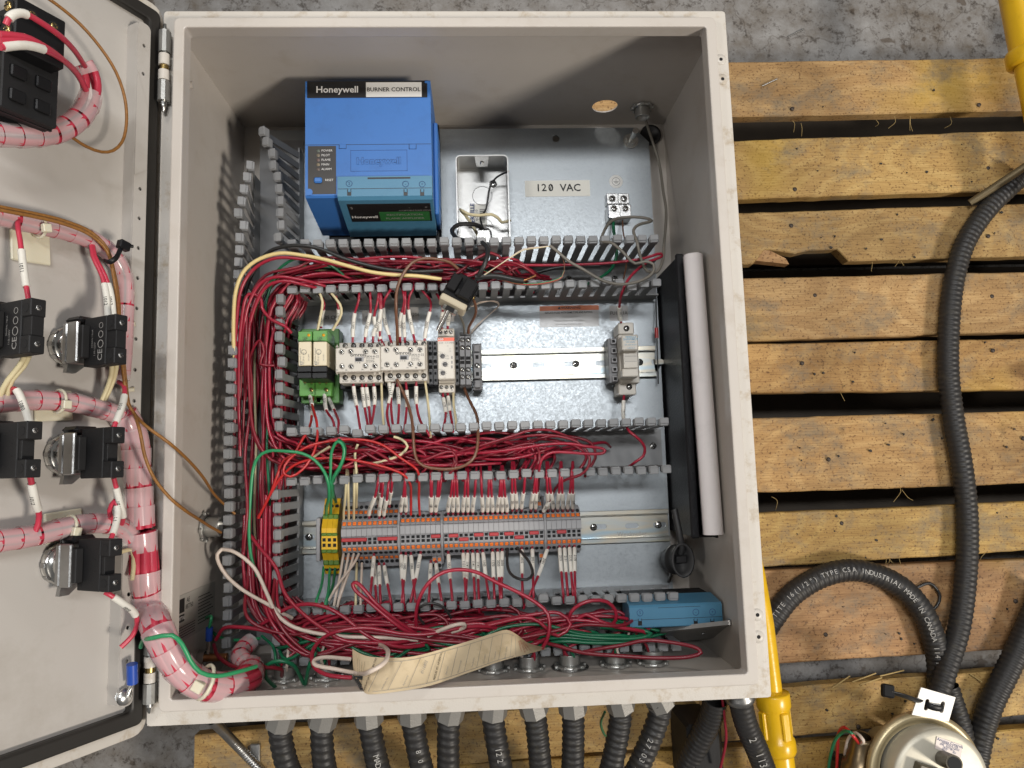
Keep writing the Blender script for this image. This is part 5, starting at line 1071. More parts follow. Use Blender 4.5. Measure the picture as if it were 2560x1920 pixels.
def ttext(s_, u, v, size, m, rev=True, **k):
    p = tagp(u, v); du = tagp(u, v - .12) - tagp(u, v + .12); dn = (tagp(u + .02, v) - tagp(u - .02, v)).cross(du).normalized()
    dn = dn if dn.dot(CAM - p) > 0 else -dn; p = p + dn * .0012; return text(s_, p, size, m, t, xd=du, nd=dn, **k)
ttext('MANDATORY PRESSURE TEST', .175, .50, .0025, INKB, bold=.012, sx=.85); ttext('PRESSURE TEST INFORMATION', .42, .52, .0024, INKB, bold=.01, sx=.85); ttext('0116802', .36, .45, .0034, INKG)
for u, s_ in ((.245, 'Certificate No.'), (.31, 'Approved by'), (.47, 'Date of test'), (.53, 'Test pressure psig'), (.60, 'Test duration'), (.66, 'Test medium'), (.72, 'Technician'), (.78, 'Licence number')): ttext(s_, u, .74, .0018, INKG)
for k, s_ in enumerate(('DO NOT REMOVE', 'THIS TAG UNTIL INSPECTED', 'AND APPROVED BY THE', 'AUTHORITY HAVING JURISDICTION')): ttext(s_, .875 + .018 * k, .46, .0019, INKR, sx=.85)
for k in range(4): ttext('Authorised contractor', .075 + .018 * k, .46, .0017, INKB)
b = MB(); c = tagp(.105, .82, .001)
for f in (0, 1, 2): b.tube([c + Vector((.007 * math.cos(2.1 * f + .5), .007 * math.sin(2.1 * f + .5), 0)), c + Vector((.007 * math.cos(2.1 * f + 2.6), .007 * math.sin(2.1 * f + 2.6), 0))], .0008, INKB, 4)
for f in (0, 1, 2): b.tube([c + Vector((.004 * math.cos(2.1 * f + .5), .004 * math.sin(2.1 * f + .5), 0)), c + Vector((.004 * math.cos(2.1 * f + 2.6), .004 * math.sin(2.1 * f + 2.6), 0))], .0009, INKB, 4)
b.build('emblem', t)
# ------------------------------------------------------------------ locknuts with nipples through the walls
def nipple(p, d, label, L=.013, r=.0102, washer=False):
    p = Vector(p); d = Vector(d).normalized(); t = thing('conduit_nipple', label, 'conduit fitting', group='conduit fittings through the lower wall' if abs(d.y) > .5 and d.y > 0 else None)
    prof = [(r * .80, 0), (r * .80, L), (r * .97, L)]
    k = L
    while k > .003: prof += [(r, k - .0004), (r * .93, k - .0011)]; k -= .0016
    prof += [(r * .97, .0)]
    b = MB(); b.lathe(prof, NIPZ, p, d, 28); b.build('nipple', t)
    b = MB(); b.lathe([(r * 1.02, .001), (r * 1.02, .0036), (r * 1.30, .0032), (r * 1.36, .0010), (r * 1.30, .0004)], NIPZ, p, d, 28)
    a = d.orthogonal().normalized(); c = d.cross(a)
    for i in range(8):
        an = i * math.pi / 4 + .2; rd = a * math.cos(an) + c * math.sin(an); b.box(-.0022, .0022, -.0014, .0014, -.0014, .0014, NIPZ, .0004, M=frame(p + rd * (r * 1.40) + d * .0022, rd.cross(d), d))
    b.build('locknut', t)
    if washer: MB().lathe([(r * 1.02, .0004), (r * 1.75, .0004), (r * 1.75, .0012), (r * 1.02, .0012)], CHRD, p, d, 30).build('washer', t)
    return t
NX = [.079, .118, .156, .197, .236, .275, .309, .348, .392, .428]; NZ = .110
for i, x in enumerate(NX): nipple((x, .0016, NZ), (0, 1, 0), 'zinc conduit nipple with locknut in the lower cabinet wall, %s from the door hinge' % ORD[i] if i != 7 else 'threaded zinc conduit nipple with a wide washer in the lower cabinet wall', washer=(i == 7))
p = onX(508, 1318, .0016); nipple(p, (1, 0, 0), 'threaded conduit nipple with locknut in the left cabinet wall', L=.016, r=.0095)
p = onY(1607, 262, .598); nipple((p.x, .5984, p.z - .004), (0, -1, 0), 'threaded nipple with locknut through the upper cabinet wall carrying a grey cable', L=.014, r=.0085)
p = onX(503, 1645, .004); 
t = thing('earth_stud', 'copper earth stud with zinc nut and blue crimp lug on the left cabinet wall', 'stud'); b = MB(); b.cyl((.0016, p.y, p.z), (.008, p.y, p.z), .0075, CHROME, n=6, smooth=False); b.build('nut', t); b = MB(); k = .008; prof = [(.0001, .020), (.0034, .020)]; kk = .0195
while kk > .0: prof += [(.0038, kk), (.0032, kk - .0006)]; kk -= .0013
b.lathe(prof, COPPER, (.008 - .0, p.y, p.z), (1, 0, 0), 18); b.build('threaded_stud', t); l0_ = Vector((.0095, p.y + .004, p.z)); MB().tube([l0_, l0_ + Vector((.002, .012, .002))], .003, CHROME, 8, flat=.5).build('lug', t); MB().tube([l0_ + Vector((.002, .012, .002)), l0_ + Vector((.003, .024, .004))], .0032, BLUEP, 12).build('crimp_sleeve', t)
EARTH_TOP = l0_ + Vector((.003, .024, .004))
# ================================================================== conduits and pipes around the cabinet
COND = mat('conduit_black', (.022, .021, .021), .48, spec=.4, vary=.25, vscale=60, bump=.35, bscale=350, dirt=(.12, .10, .05), dscale=90, damt=.22, rvary=.1)
def conduit(path, r, label, group=None, pitch=.0062, helix=True, amp=.055, m=None, fit=None, name='flexible_conduit', cat='conduit', n=18, print_=None):
    P0 = smooth_path(path, .01); L = [0]
    for i in range(1, len(P0)): L.append(L[-1] + (P0[i] - P0[i - 1]).length)
    N = int(L[-1] / (pitch / 5)); Q = []; j = 1
    for k in range(N + 1):
        d = L[-1] * k / N
        while j < len(P0) - 1 and L[j] < d: j += 1
        Q.append(P0[j - 1].lerp(P0[j], (d - L[j - 1]) / max(1e-9, L[j] - L[j - 1])))
    vs = []; a = None
    for i in range(len(Q)):
        T_ = (Q[min(i + 1, len(Q) - 1)] - Q[max(i - 1, 0)]).normalized()
        a = T_.orthogonal() if a is None else a - T_ * a.dot(T_); a.normalize(); c = T_.cross(a); s = L[-1] * i / N
        for k in range(n):
            t_ = 2 * math.pi * k / n; ph = 2 * math.pi * s / pitch + (t_ if helix else 0); w_ = math.sin(ph); rr_ = r * (1 + amp * (w_ if w_ > -.4 else -.4 + (w_ + .4) * .3)); vs.append(Q[i] + a * (rr_ * math.cos(t_)) + c * (rr_ * math.sin(t_)))
    fs = [(i * n + k, i * n + (k + 1) % n, (i + 1) * n + (k + 1) % n, (i + 1) * n + k) for i in range(len(Q) - 1) for k in range(n)]
    t = thing(name, label, cat, Q[0], group); o = Q[0]
    MB().add([v - o for v in vs], fs, m or COND, True).build('hose', t)
    if print_:
        s_, f, sz = print_; d = L[-1] * f; k = int(N * f); T_ = (Q[k + 1] - Q[k - 1]).normalized(); up = (CAM - Q[k]).normalized(); up = (up - T_ * up.dot(T_)).normalized()
        for ci, ch in enumerate(s_):
            kk = k + int((ci * sz * .68) / (L[-1] / N))
            if kk >= len(Q) - 2 or ch == ' ': continue
            T_ = (Q[kk + 1] - Q[kk - 1]).normalized(); up = (CAM - Q[kk]).normalized(); up = (up - T_ * up.dot(T_)).normalized()
            text(ch, Q[kk] + up * (r * 1.075) - o, sz, mat('ink_conduit', (.38, .37, .35), .6), t, xd=T_, nd=up)
    return t, Q
bx = [(.079, (700, 1815), (722, 1925)), (.118, (806, 1812), (813, 1925)), (.156, (922, 1805), (948, 1925)), (.197, (1030, 1798), (1056, 1925)), (.236, (1124, 1795), (1121, 1925)), (.275, (1232, 1788), (1254, 1925)), (.309, (1335, 1783), (1352, 1925)), (.348, (1432, 1780), (1431, 1925)), (.392, (1552, 1772), (1526, 1925)), (.428, (1652, 1765), (1592, 1925))]
prints = {2: ('MADE IN T', .16, .0075), 3: ('8 0 7 3', .15, .0070), 5: ('122 M  LI', .15, .0080), 9: ('27.03 BE 21', .15, .0075)}
for i, (x, a, c) in enumerate(bx):
    A, C = U(a[0], a[1] - 6, .104), U(c[0], c[1], .088); dirn = (C - A)
    e = C + dirn * .8; e.z = .03; e2 = e + dirn * 1.1; e2.z = -.08
    lbl = {2: 'black ribbed conduit printed MADE IN under the cabinet', 5: 'black ribbed conduit printed 122 M under the cabinet', 3: 'black ribbed conduit with faint lengthwise print beside the MADE IN one', 9: 'black ribbed conduit bending away under the cabinet, printed with a date code', 8: 'black ribbed conduit leaning sideways under the cabinet beside the green wire'}.get(i, 'plain black ribbed conduit under the cabinet, %s from the door hinge' % ORD[i])
    t, Q = conduit([Vector((x, -.030, NZ - .002)), A, C, e, e2], .0104, lbl, 'conduits leaving the lower cabinet wall', helix=i < 6, pitch=.0074 if i < 6 else .0062, amp=.075, print_=prints.get(i))
    o = t.location; d = (A - Vector((x, -.03, NZ - .002))).normalized()
    b = MB(); b.cyl(Vector((x, -.0004, NZ)) - o, Vector((x, -.012, NZ)) - o, .0135, DIEC, n=6, smooth=False); b.cyl(Vector((x, -.012, NZ)) - o, Vector((x, -.022, NZ - .001)) - o, .0118, DIEC, n=24); e1 = Vector((x, -.022, NZ - .001)); b.cyl(e1 - o, A + d * .002 - o, .0138, DIEC, n=8, smooth=False); b.build('hex_fitting', t)
# conduits further right
t, Q = conduit([U(1850, 1745, .02), U(1862, 1800, .01), U(1895, 1880, -.01), U(1925, 1960, -.03)], .0125, 'black conduit printed 113 M beside the yellow pipe coupling', amp=.03, print_=('2  113 M', .35, .012))
o = t.location; MB().lathe([(.0130, -.002), (.0165, 0), (.0165, .006), (.0150, .008), (.0150, .016)], CHRD, (0, 0, .0), Q[0] - Q[8], 24).build('collar_fitting', t)
conduit([U(1790, 1745, .0), U(1775, 1800, -.02), U(1740, 1870, -.04), U(1700, 1960, -.06)], .013, 'dull black conduit elbow in the shade below the cabinet corner', amp=.04)
t = thing('black_enclosure', 'small black plastic junction housing in the shade below the cabinet corner', 'junction housing'); x0, x1, ya, yb = RX(1722, 1812, 1810, 1990, -.04); b = MB(); b.box(x0, x1, ya, yb, ZP + .0015, -.04, BLKM, .004); b.build('body', t); b = MB(); b.box(x0 + .004, x1 - .004, ya + .004, yb - .004, -.0398, -.034, BLK, .002); b.build('lid', t); screw(t, (x0 + .009, yb - .03, -.0338), .003, m=CHRD)
wire([(1805, 1742, 10), (1812, 1800, 0), (1815, 1850, -10), (1800, 1925, -25)], WREDD, 1.6, 'dark red wire dangling beside the small black housing', None)
wire([(1512, 1780, 60), (1502, 1808, 30), (1512, 1838, 0), (1524, 1842, -30)], WGRN, 1.4, 'short green wire looping out under the cabinet between conduits', None)
MB().box(U(1490, 1770, .06).x, U(1514, 1770, .06).x, -.02, -.002, .055, .065, BLUEP, .002).build('blue_crimp', None, label='blue crimp connector tucked under the cabinet above the green wire', cat='connector')
RR = .0128
conduit([U(2575, 425, -.095), U(2535, 458, -.103), U(2468, 524, -.106), U(2414, 605, -.1065), U(2386, 696, -.1065), U(2373, 810, -.1065), U(2371, 926, -.1065), U(2383, 1041, -.1065), U(2404, 1157, -.1065), U(2417, 1273, -.1065), U(2418, 1389, -.1055), U(2399, 1562, -.10), U(2364, 1678, -.095), U(2338, 1762, -.09), U(2310, 1860, -.085)], RR, 'long black ribbed conduit lying across the pallet boards', amp=.05, helix=False, pitch=.0068)
conduit([U(1880, 1660, -.105), U(1905, 1590, -.105), U(1936, 1541, -.105), U(1980, 1487, -.104), U(2050, 1443, -.104), U(2128, 1425, -.104), U(2205, 1442, -.104), U(2266, 1478, -.104), U(2307, 1530, -.104), U(2333, 1590, -.104), U(2345, 1650, -.107), U(2348, 1720, -.107), U(2345, 1780, -.107)], .0138, 'black ribbed conduit arching over the reddish pallet board, printed along its edge', amp=.04, helix=False, pitch=.0068, print_=('TITE 16(1/2") TYPE CSA INDUSTRIAL MADE IN CANADA 114 M 27.03', .16, .0082))
conduit([U(2610, 1470, -.10), U(2556, 1599, -.104), U(2514, 1686, -.104), U(2479, 1758, -.104), U(2455, 1831, -.104), U(2441, 1900, -.104), U(2430, 1990, -.104)], .0138, 'black ribbed conduit crossing the pallet beside the round pressure switch', amp=.05, helix=False, pitch=.0068)
conduit([U(2372, 1715, -.105), U(2386, 1758, -.106), U(2404, 1815, -.106), U(2420, 1890, -.106)], .0115, 'short black conduit end behind the slotted white bracket', amp=.06, helix=True, pitch=.0066)
wire([(2290, 1470, -119), (2325, 1458, -116), (2350, 1490, -117), (2342, 1515, -118), (2325, 1530, -118)], WBLK, 2.0, 'thin black cable loop on the pallet behind the arching conduit', None, name='cable')
conduit([U(530, 1800, .0), U(560, 1830, -.06), U(600, 1872, -.10), U(660, 1935, -.112)], .0052, 'thin armoured steel cable slanting down beside the cabinet corner', pitch=.0034, amp=.10, helix=True, m=CHRD, name='armoured_cable', cat='cable', n=12)
MB().box(-.006, .006, -.012, .012, 0, .006, CHRD, .001).build('cable_clip', None, label='small steel clip on the board beside the armoured cable', cat='clip', loc=U(640, 1882, ZP + .002))
t = MB().tube([U(2425, 508, ZP + .008), U(2570, 412, ZP + .05)], .0052, mat('rod_rusty', (.16, .125, .07), .5, .6, vary=.3), 12).build('steel_rod', None, label='thin dull steel rod lying at the edge of the pallet beside the long conduit', cat='rod')
# yellow pipes
t = thing('yellow_pipe', 'yellow painted gas pipe with a coupling beside the cabinet corner', 'pipe')
P = [U(1835, 1200, -.062), U(1888, 1440, -.062), U(1909, 1560, -.062), U(1931, 1740, -.062)]
MB().tube(P, .0121, YELP, 24).build('pipe', t)
d = (P[-1] - P[-2]).normalized(); e = P[-1]; prof = []
for k in range(12): prof += [(.0121, -.020 + k * .0018), (.0112, -.0191 + k * .0018)]
MB().lathe(prof, YELP, e, d, 24).build('thread', t)
q2 = U(1936, 1760, -.062); b = MB(); b.lathe([(.0115, -.004), (.0195, -.004), (.0200, -.002), (.0200, .011), (.0186, .014), (.0175, .016), (.0175, .046), (.0195, .049), (.0200, .052), (.0200, .062), (.0180, .066), (.0130, .067)], YELP, e, d, 32); b.build('coupling', t)
for an in (0, 1.57, 3.14, 4.71):
    a_ = d.orthogonal().normalized(); a_ = (Matrix.Rotation(an + .5, 3, d) @ a_); b = MB(); b.box(-.005, .005, -.0028, .0035, -.016, .016, YELP, .0015, M=frame(e + d * .031 + a_ * .0168, d.cross(a_), a_) @ Matrix.Rotation(math.pi / 2, 4, 'X')); b.build('coupling_rib', t)
MB().tube([e + d * .064, e + d * .2], .0160, YELP, 28).build('pipe', t)
t = thing('yellow_riser', 'thick yellow painted pipe with a banded fitting at the upper edge of the pallet', 'pipe')
P = [U(2536, -40, -.045), U(2573, 150, -.045), U(2612, 340, -.045), U(2640, 480, -.045)]; d = (P[1] - P[0]).normalized()
MB().tube(P[1:], .0185, YELP, 28).build('pipe', t); MB().tube([P[0], P[1] - d * .012], .0205, YELP, 28).build('fitting', t)
MB().lathe([(.0190, -.016), (.0252, -.014), (.0262, -.010), (.0262, .003), (.0240, .006), (.0190, .007)], YELP, P[1], d, 32).build('band', t)
# pressure switch
R1 = .0665; zf = .0; c_ = U(2348, 1936, zf); cr = U(2317, 1934, -.022)
t = thing('pressure_switch', 'round zinc-plated air pressure switch with a white data sticker', 'pressure switch', (cr.x, cr.y, 0))
YZ = mat('yellow_zinc', (.50, .42, .26), .42, .65, vary=.15, vscale=30, bump=.15, bscale=200, rvary=.1); FZ = mat('face_zinc', (.56, .53, .44), .5, .45, vary=.10, vscale=60, bump=.2, bscale=150)
b = MB(); b.lathe([(.020, -.118), (.022, -.05), (R1 - .006, -.036), (R1, -.030), (R1, -.024), (R1 - .003, -.021), (R1 - .008, -.021), (R1 - .010, -.026), (R1 - .014, -.026)], YZ, (0, 0, 0), (0, 0, 1), 64); b.build('flange', t)
b = MB(); b.lathe([(R1 - .0135, -.030), (R1 - .0115, -.004), (R1 - .0130, -.0015), (R1 - .018, 0), (.0001, .0005)], FZ, (.004, .0, 0), (0, 0, 1), 64); b.build('face', t)
def fl_(px, py, z=zf): p = U(px, py, z); return Vector((p.x - cr.x, p.y - cr.y, z))
s0 = [fl_(*p) for p in ((2341, 1841), (2406, 1863), (2401, 1895), (2336, 1870))]; xd = s0[1] - s0[0]
st_ = MB().add([v + Vector((0, 0, .0010)) for v in s0] + [v + Vector((0, 0, .0004)) for v in s0], [(0, 1, 2, 3), (0, 4, 5, 1), (1, 5, 6, 2), (2, 6, 7, 3), (3, 7, 4, 0)], mat('sticker_pinkish', (.70, .62, .58), .5)).build('data_sticker', t)
for k, (s_, sz) in enumerate((('Antunes Controls', .0042), ('ADDISON, IL  USA', .0024), ('SML  S221212022', .0032), ('18.62 "W.C.', .0030), ('0021        RU', .0030))):
    p = s0[0].lerp(s0[3], .16 + .17 * k) + xd * .52; p.z = .0012; text(s_, p, sz, INKN, st_, xd=xd, nd=(0, 0, 1))
p0 = fl_(2356, 1896); p1 = fl_(2386, 1909, .028); b = MB(); b.cyl(p0, p1, .0085, mat('post_grey', (.10, .085, .06), .4), n=20); b.cyl(p1, p1 + (p1 - p0) * .03, .0068, BLK, n=20); b.build('adjusting_post', t)
xa = fl_(2286, 1900); xb = fl_(2345, 1925); b = MB(); b.box(0, .030, -.06, 0, 0, .012, mat('bracket_olive', (.09, .075, .045), .45), .001, M=frame(xa + Vector((0, 0, .0004)), xd, (0, 0, 1))); b.build('terminal_cover', t)
ct = thing('cable_connector', 'dull brass-coloured cable connector beside the round pressure switch', 'connector', U(2148, 1900, -.05)); b = MB(); b.lathe([(.0095, .030), (.0125, .030), (.0130, .026), (.0130, .010), (.0145, .008), (.0145, -.002), (.0180, -.004), (.0180, -.030), (.0150, -.034)], mat('connector_brassy', (.20, .15, .09), .35, .9, vary=.25), (0, 0, 0), (.1, 1, .25), 28); b.build('body', ct); MB().box(-.013, .013, -.06, -.012, -.055, -.012, BLK, .003).build('block', ct)
for k, (m, pts, nm) in enumerate(((WRED2, [(2131, 1838), (2112, 1818), (2098, 1830), (2094, 1870), (2092, 1925)], 'red'), (WWHT, [(2158, 1850), (2140, 1832), (2122, 1845), (2113, 1880), (2110, 1925)], 'off-white'), (WGRN, [(2125, 1830), (2108, 1830), (2088, 1850), (2076, 1890), (2070, 1930)], 'green'))):
    wire([(2150, 1862, -40)] + [(x, y, -20 - 14 * i) for i, (x, y) in enumerate(pts)], m, 1.9, '%s lead curling out of the connector beside the pressure switch' % nm, None)
# slotted bracket with a cable tie
ps = [U(2294, 1726, -.012), U(2380, 1761, -.012), U(2372, 1804, -.016), U(2280, 1787, -.016)]
xd = ps[1] - ps[0]; BM_ = frame(ps[3], ps[2] - ps[3], (ps[2] - ps[3]).cross(ps[0] - ps[3])); L1 = (ps[2] - ps[3]).length; H1 = (ps[0] - ps[3]).length
def sl_(cx, cy): return [(cy_ + cx, x_ + cy) for x_, cy_ in slot(0, 0, .0135, .0048)][::-1]
me = sheet([(0, 0), (L1, 0), (L1 + .002, H1), (.004, H1 + .004)], [sl_(L1 * .33, H1 * .5), sl_(L1 * .75, H1 * .52)], .0015, mat('bracket_white', (.68, .67, .64), .4, .2, vary=.05, dirt=(.2, .19, .17), dscale=120, damt=.5), BM_, 'plate')
t = thing('slotted_bracket', 'white slotted steel bracket tied behind the pressure switch', 'bracket'); obj('plate', me, t)
t = thing('cable_tie', 'black cable tie threaded through the slotted white bracket', 'cable tie'); nB = BM_.to_3x3() @ Vector((0, 0, 1))
a = U(2218, 1727, .004); b = MB(); pth = smooth_path([U(2226, 1731, .006), U(2255, 1738, .004), U(2288, 1750, -.008), BM_ @ Vector((L1 * .33, H1 * .5, -.004)), BM_ @ Vector((L1 * .36, H1 * .5, .002)), BM_ @ Vector((L1 * .56, H1 * .48, .0035)), BM_ @ Vector((L1 * .73, H1 * .5, .002)), BM_ @ Vector((L1 * .76, H1 * .52, -.004))], .004)
b.tube(pth, .0036, BLK, 8, flat=.35); b.build('strap', t); MB().box(-.006, .007, -.007, .007, -.004, .004, BLK, .0015, M=frame(a, (1, -.25, 0), (0, .3, 1))).build('head', t)
# ================================================================== wiring
def Z6(p, ox=640, oy=480, s=3.456): return (ox + p[0] / s, oy + p[1] / s)
def zp(pts, ox, oy, zs, s=3.456):
    n = len(pts); out = []
    for i, p in enumerate(pts):
        z = zs[i] if isinstance(zs, (list, tuple)) else zs
        out.append((ox + p[0] / s, oy + p[1] / s, z))
    return out
# ---- heavy cables over the upper duct
wire([(598, 1010, 70), (597, 955, 88), (591, 925, 98), (585, 880, 106), (584, 798, 112), (590, 726, 114), (607, 682, 116), (640, 652, 118), (698, 633, 120), (756, 638, 120), (814, 649, 120), (871, 665, 120), (929, 680, 120), (987, 687, 120), (1045, 690, 120), (1104, 698, 118)], WYEL, 1.9, 'thick pale yellow wire curving over the bundle to the dangling receptacle', None)
wire([(604, 1000, 60), (603, 820, 92), (616, 720, 100), (645, 660, 106), (675, 628, 112), (712, 616, 116), (756, 614, 118), (799, 622, 118), (857, 645, 118), (915, 662, 117), (973, 674, 116), (1045, 679, 116), (1108, 676, 115)], WBLK, 2.0, 'thick black wire arching over the upper duct beside the yellow one', None)
wire([(994, 866, 90), (993, 830, 100), (990, 769, 118), (992, 726, 122), (1006, 688, 124), (1031, 656, 124), (1060, 646, 124), (1094, 648, 123), (1126, 656, 121), (1145, 672, 118)], WBRN, 1.6, 'brown wire arching from the second contactor up to the receptacle', None)
wire([(1195, 690, 118), (1204, 676, 122), (1216, 650, 124), (1219, 625, 116), (1207, 607, 108), (1175, 604, 98), (1143, 596, 88), (1130, 575, 76), (1146, 562, 70), (1175, 560, 64), (1198, 565, 56), (1212, 582, 44)], WBLK, 2.4, 'black cord looping from the receptacle into the utility box clamp', None)
wire([(1187, 692, 116), (1240, 690, 114), (1290, 700, 113), (1308, 702, 112)], WBLK, 3.0, 'short stub of black cable with a bare copper end', None)
wire([(1308, 702, 112), (1322, 697, 113), (1340, 688, 116)], COPPER, 1.3, 'bare copper conductor at the end of the short black stub', None)
# grey data cable from the upper wall
wire([(1610, 276, 32), (1617, 310, 34), (1630, 350, 36), (1648, 410, 40), (1658, 480, 50), (1665, 525, 58), (1664, 567, 66), (1660, 610, 80), (1657, 650, 92), (1642, 680, 100), (1618, 678, 104), (1601, 642, 108), (1594, 610, 112), (1584, 575, 100), (1598, 561, 92), (1629, 552, 84), (1613, 545, 80), (1555, 544, 76), (1526, 555, 82), (1506, 588, 96), (1504, 605, 106), (1526, 606, 112), (1555, 628, 116), (1587, 659, 116), (1612, 654, 117), (1634, 661, 118), (1632, 682, 119), (1607, 700, 120), (1555, 711, 120), (1511, 703, 120), (1459, 674, 119), (1419, 651, 118), (1393, 628, 118), (1374, 614, 118)], WGRY, 1.6, 'grey data cable looping from the upper wall down across the duct', None, name='cable')
for k, m in enumerate((WWHT, WCRM)): wire([(1376, 615, 118), (1345, 618 + 2 * k, 120), (1310, 622 + 3 * k, 121), (1280, 640 + 2 * k, 121), (1240, 668, 119), (1205, 690 + k * 2, 117)], m, .5, 'hair-thin pale wire peeled from the grey data cable', 'thin pale wires of the data cable', n=5)
for k, m in enumerate((WGRN2, WRED2, WBRN)): wire([(1375, 614, 118), (1400, 632 + k, 116), (1411, 660 + k, 114), (1405, 690 + k * 2, 112), (1370, 704 + k * 2, 111), (1320, 709 + k * 2, 110), (1280, 706 + k, 110), (1245, 690 + k * 3, 112), (1210, 676 + k * 2, 115)], m, .45, '%s hair-thin wire looping under the data cable' % ('green', 'red', 'brown')[k], None, n=5)
wire([(1174, 718, 112), (1180, 740, 104), (1188, 760, 96), (1190, 780, 86), (1182, 800, 74), (1172, 818, 62), (1171, 833, 56)], WBRN, 1.5, 'brown wire dropping from the receptacle into the second screw terminal', None)
wire([(1142, 752, 100), (1144, 775, 90), (1153, 796, 76), (1160, 815, 64), (1161, 833, 56)], WGRY, 1.2, 'dark grey wire dropping from the receptacle into the first screw terminal', None)
for k in range(2): wire([(1170 + k * 3, 722, 110), (1168 + k * 2, 752, 96), (1178, 766, 80), (1200, 758 - k * 3, 60), (1235, 752 + k * 2, 44), (1248, 760 + k * 4, 34), (1225, 785, 30), (1195, 810 + k * 3, 28), (1178, 828 + k * 5, 30)], WWHT, .5, 'hair-thin twisted pale wire trailing over the plate beside the screw terminals', 'thin wires trailing over the plate', n=5)
wire([(1160, 968, 46), (1166, 985, 50), (1178, 1010, 62), (1192, 1040, 84), (1195, 1075, 106), (1194, 1110, 116), (1187, 1140, 118), (1165, 1162, 118), (1130, 1172, 117), (1095, 1172, 117), (1060, 1165, 118), (1042, 1150, 118), (1035, 1120, 118), (1033, 1085, 116), (1030, 1050, 106), (1020, 1010, 94), (1005, 975, 86), (992, 948, 92)], WBRN, 1.6, 'brown wire hanging in a deep loop from contactor to screw terminal', None)
# ground lug wires, utility box conductors
wire([(1533, 545, 28), (1534, 575, 40), (1538, 600, 60), (1541, 640, 70), (1530, 670, 62), (1500, 695, 50), (1465, 712, 44)], WGRN, 1.8, 'green wire dropping from the ground lug into the upper duct', None)
wire([(1556, 545, 28), (1558, 580, 44), (1564, 612, 60), (1566, 660, 56), (1558, 700, 44)], WBRN, .9, 'thin brown wire dropping from the ground lug into the upper duct', None)
wire([(1212, 585, 40), (1204, 560, 40), (1201, 540, 38), (1212, 530, 36), (1218, 510, 36), (1222, 480, 38), (1228, 460, 40), (1243, 442, 44), (1268, 430, 52)], WBLK, 1.1, 'thin black conductor with bare copper tip inside the utility box', None)
wire([(1243, 442, 44), (1258, 435, 48), (1272, 428, 54)], COPPER, .8, 'bare copper tip standing out of the utility box', None)
wire([(1196, 592, 40), (1185, 570, 42), (1165, 540, 46), (1151, 524, 50), (1170, 535, 52), (1200, 538, 50), (1228, 536, 48), (1245, 545, 46), (1255, 556, 44), (1276, 550, 42)], WCRM, 1.7, 'cream solid wire bent back and forth inside the utility box', None)

# ---- red bundle: upper duct, left duct, middle duct
rr = random.Random(21)
def V(x, y, z): return Vector((x * mm, y * mm, z * mm))
BND = 'red wires of the bundle in the ducts'
lblU = 'crimson wire of the bundle sweeping from the upper duct down the left duct'
for i in range(34):
    xa = rr.uniform(120, 330); z = 42 + 62 * (i / 33.0) + rr.uniform(-5, 5); f = rr.random()
    xv = 30 + 42 * f; yv = 408 - 26 * f
    pts = [V(xa + 26, rr.uniform(384, 400), z - 16), V(xa, rr.uniform(385, 414), z + rr.uniform(-4, 2))]
    x = xa - 45
    while x > 105: pts.append(V(x, 384 + 28 * (1 - f) + rr.uniform(-6, 5), z + rr.uniform(-4, 5))); x -= rr.uniform(38, 60)
    pts += [V(92 - 8 * f, yv - 3, z + 2), V(xv + 20 - 6 * f, yv - 10 - 5 * f, z + 2), V(xv + 4, yv - 32, z + rr.uniform(-2, 3))]
    y = yv - 70; end = rr.choice(('C', 'D'))
    stop = 236 if end == 'C' else 76
    while y > stop + 30: pts.append(V(min(70, max(29, xv + rr.uniform(-5, 5))), y, z + rr.uniform(-6, 6))); y -= rr.uniform(40, 62)
    yb_ = rr.uniform(196, 225) if end == 'C' else rr.uniform(28, 54)
    pts += [V(xv + 5 - 2 * f, stop - 4, z), V(xv + 20, yb_ + 6, z), V(95, yb_, z + rr.uniform(-3, 4))]
    xe = rr.uniform(150, 360); x = 130
    while x < xe: pts.append(V(x, yb_ + rr.uniform(-9, 9), z + rr.uniform(-5, 5))); x += rr.uniform(35, 60)
    pts.append(V(xe + 12, yb_ + rr.uniform(-8, 8), max(32, z - 14)))
    wire(pts, rr.choice((WRED, WRED, WRED, WREDD)), 1.62, lblU, BND, n=6, step=.008)
for i, m in enumerate((WCRM, WBLK, WGRN)):
    z = 74 + 6 * i; wire([V(150, 396, z), V(110, 404, z + 4), V(70, 398, z + 8), V(44 + 6 * i, 368, z + 10), V(38 + 9 * i, 300, z), V(42 + 7 * i, 220, z + 6), V(40 + 9 * i, 140, z + 2), V(46, 90, z)], m, 1.35, '%s wire lying among the red ones in the left duct' % ('cream', 'black', 'dark green')[i], None, n=6)
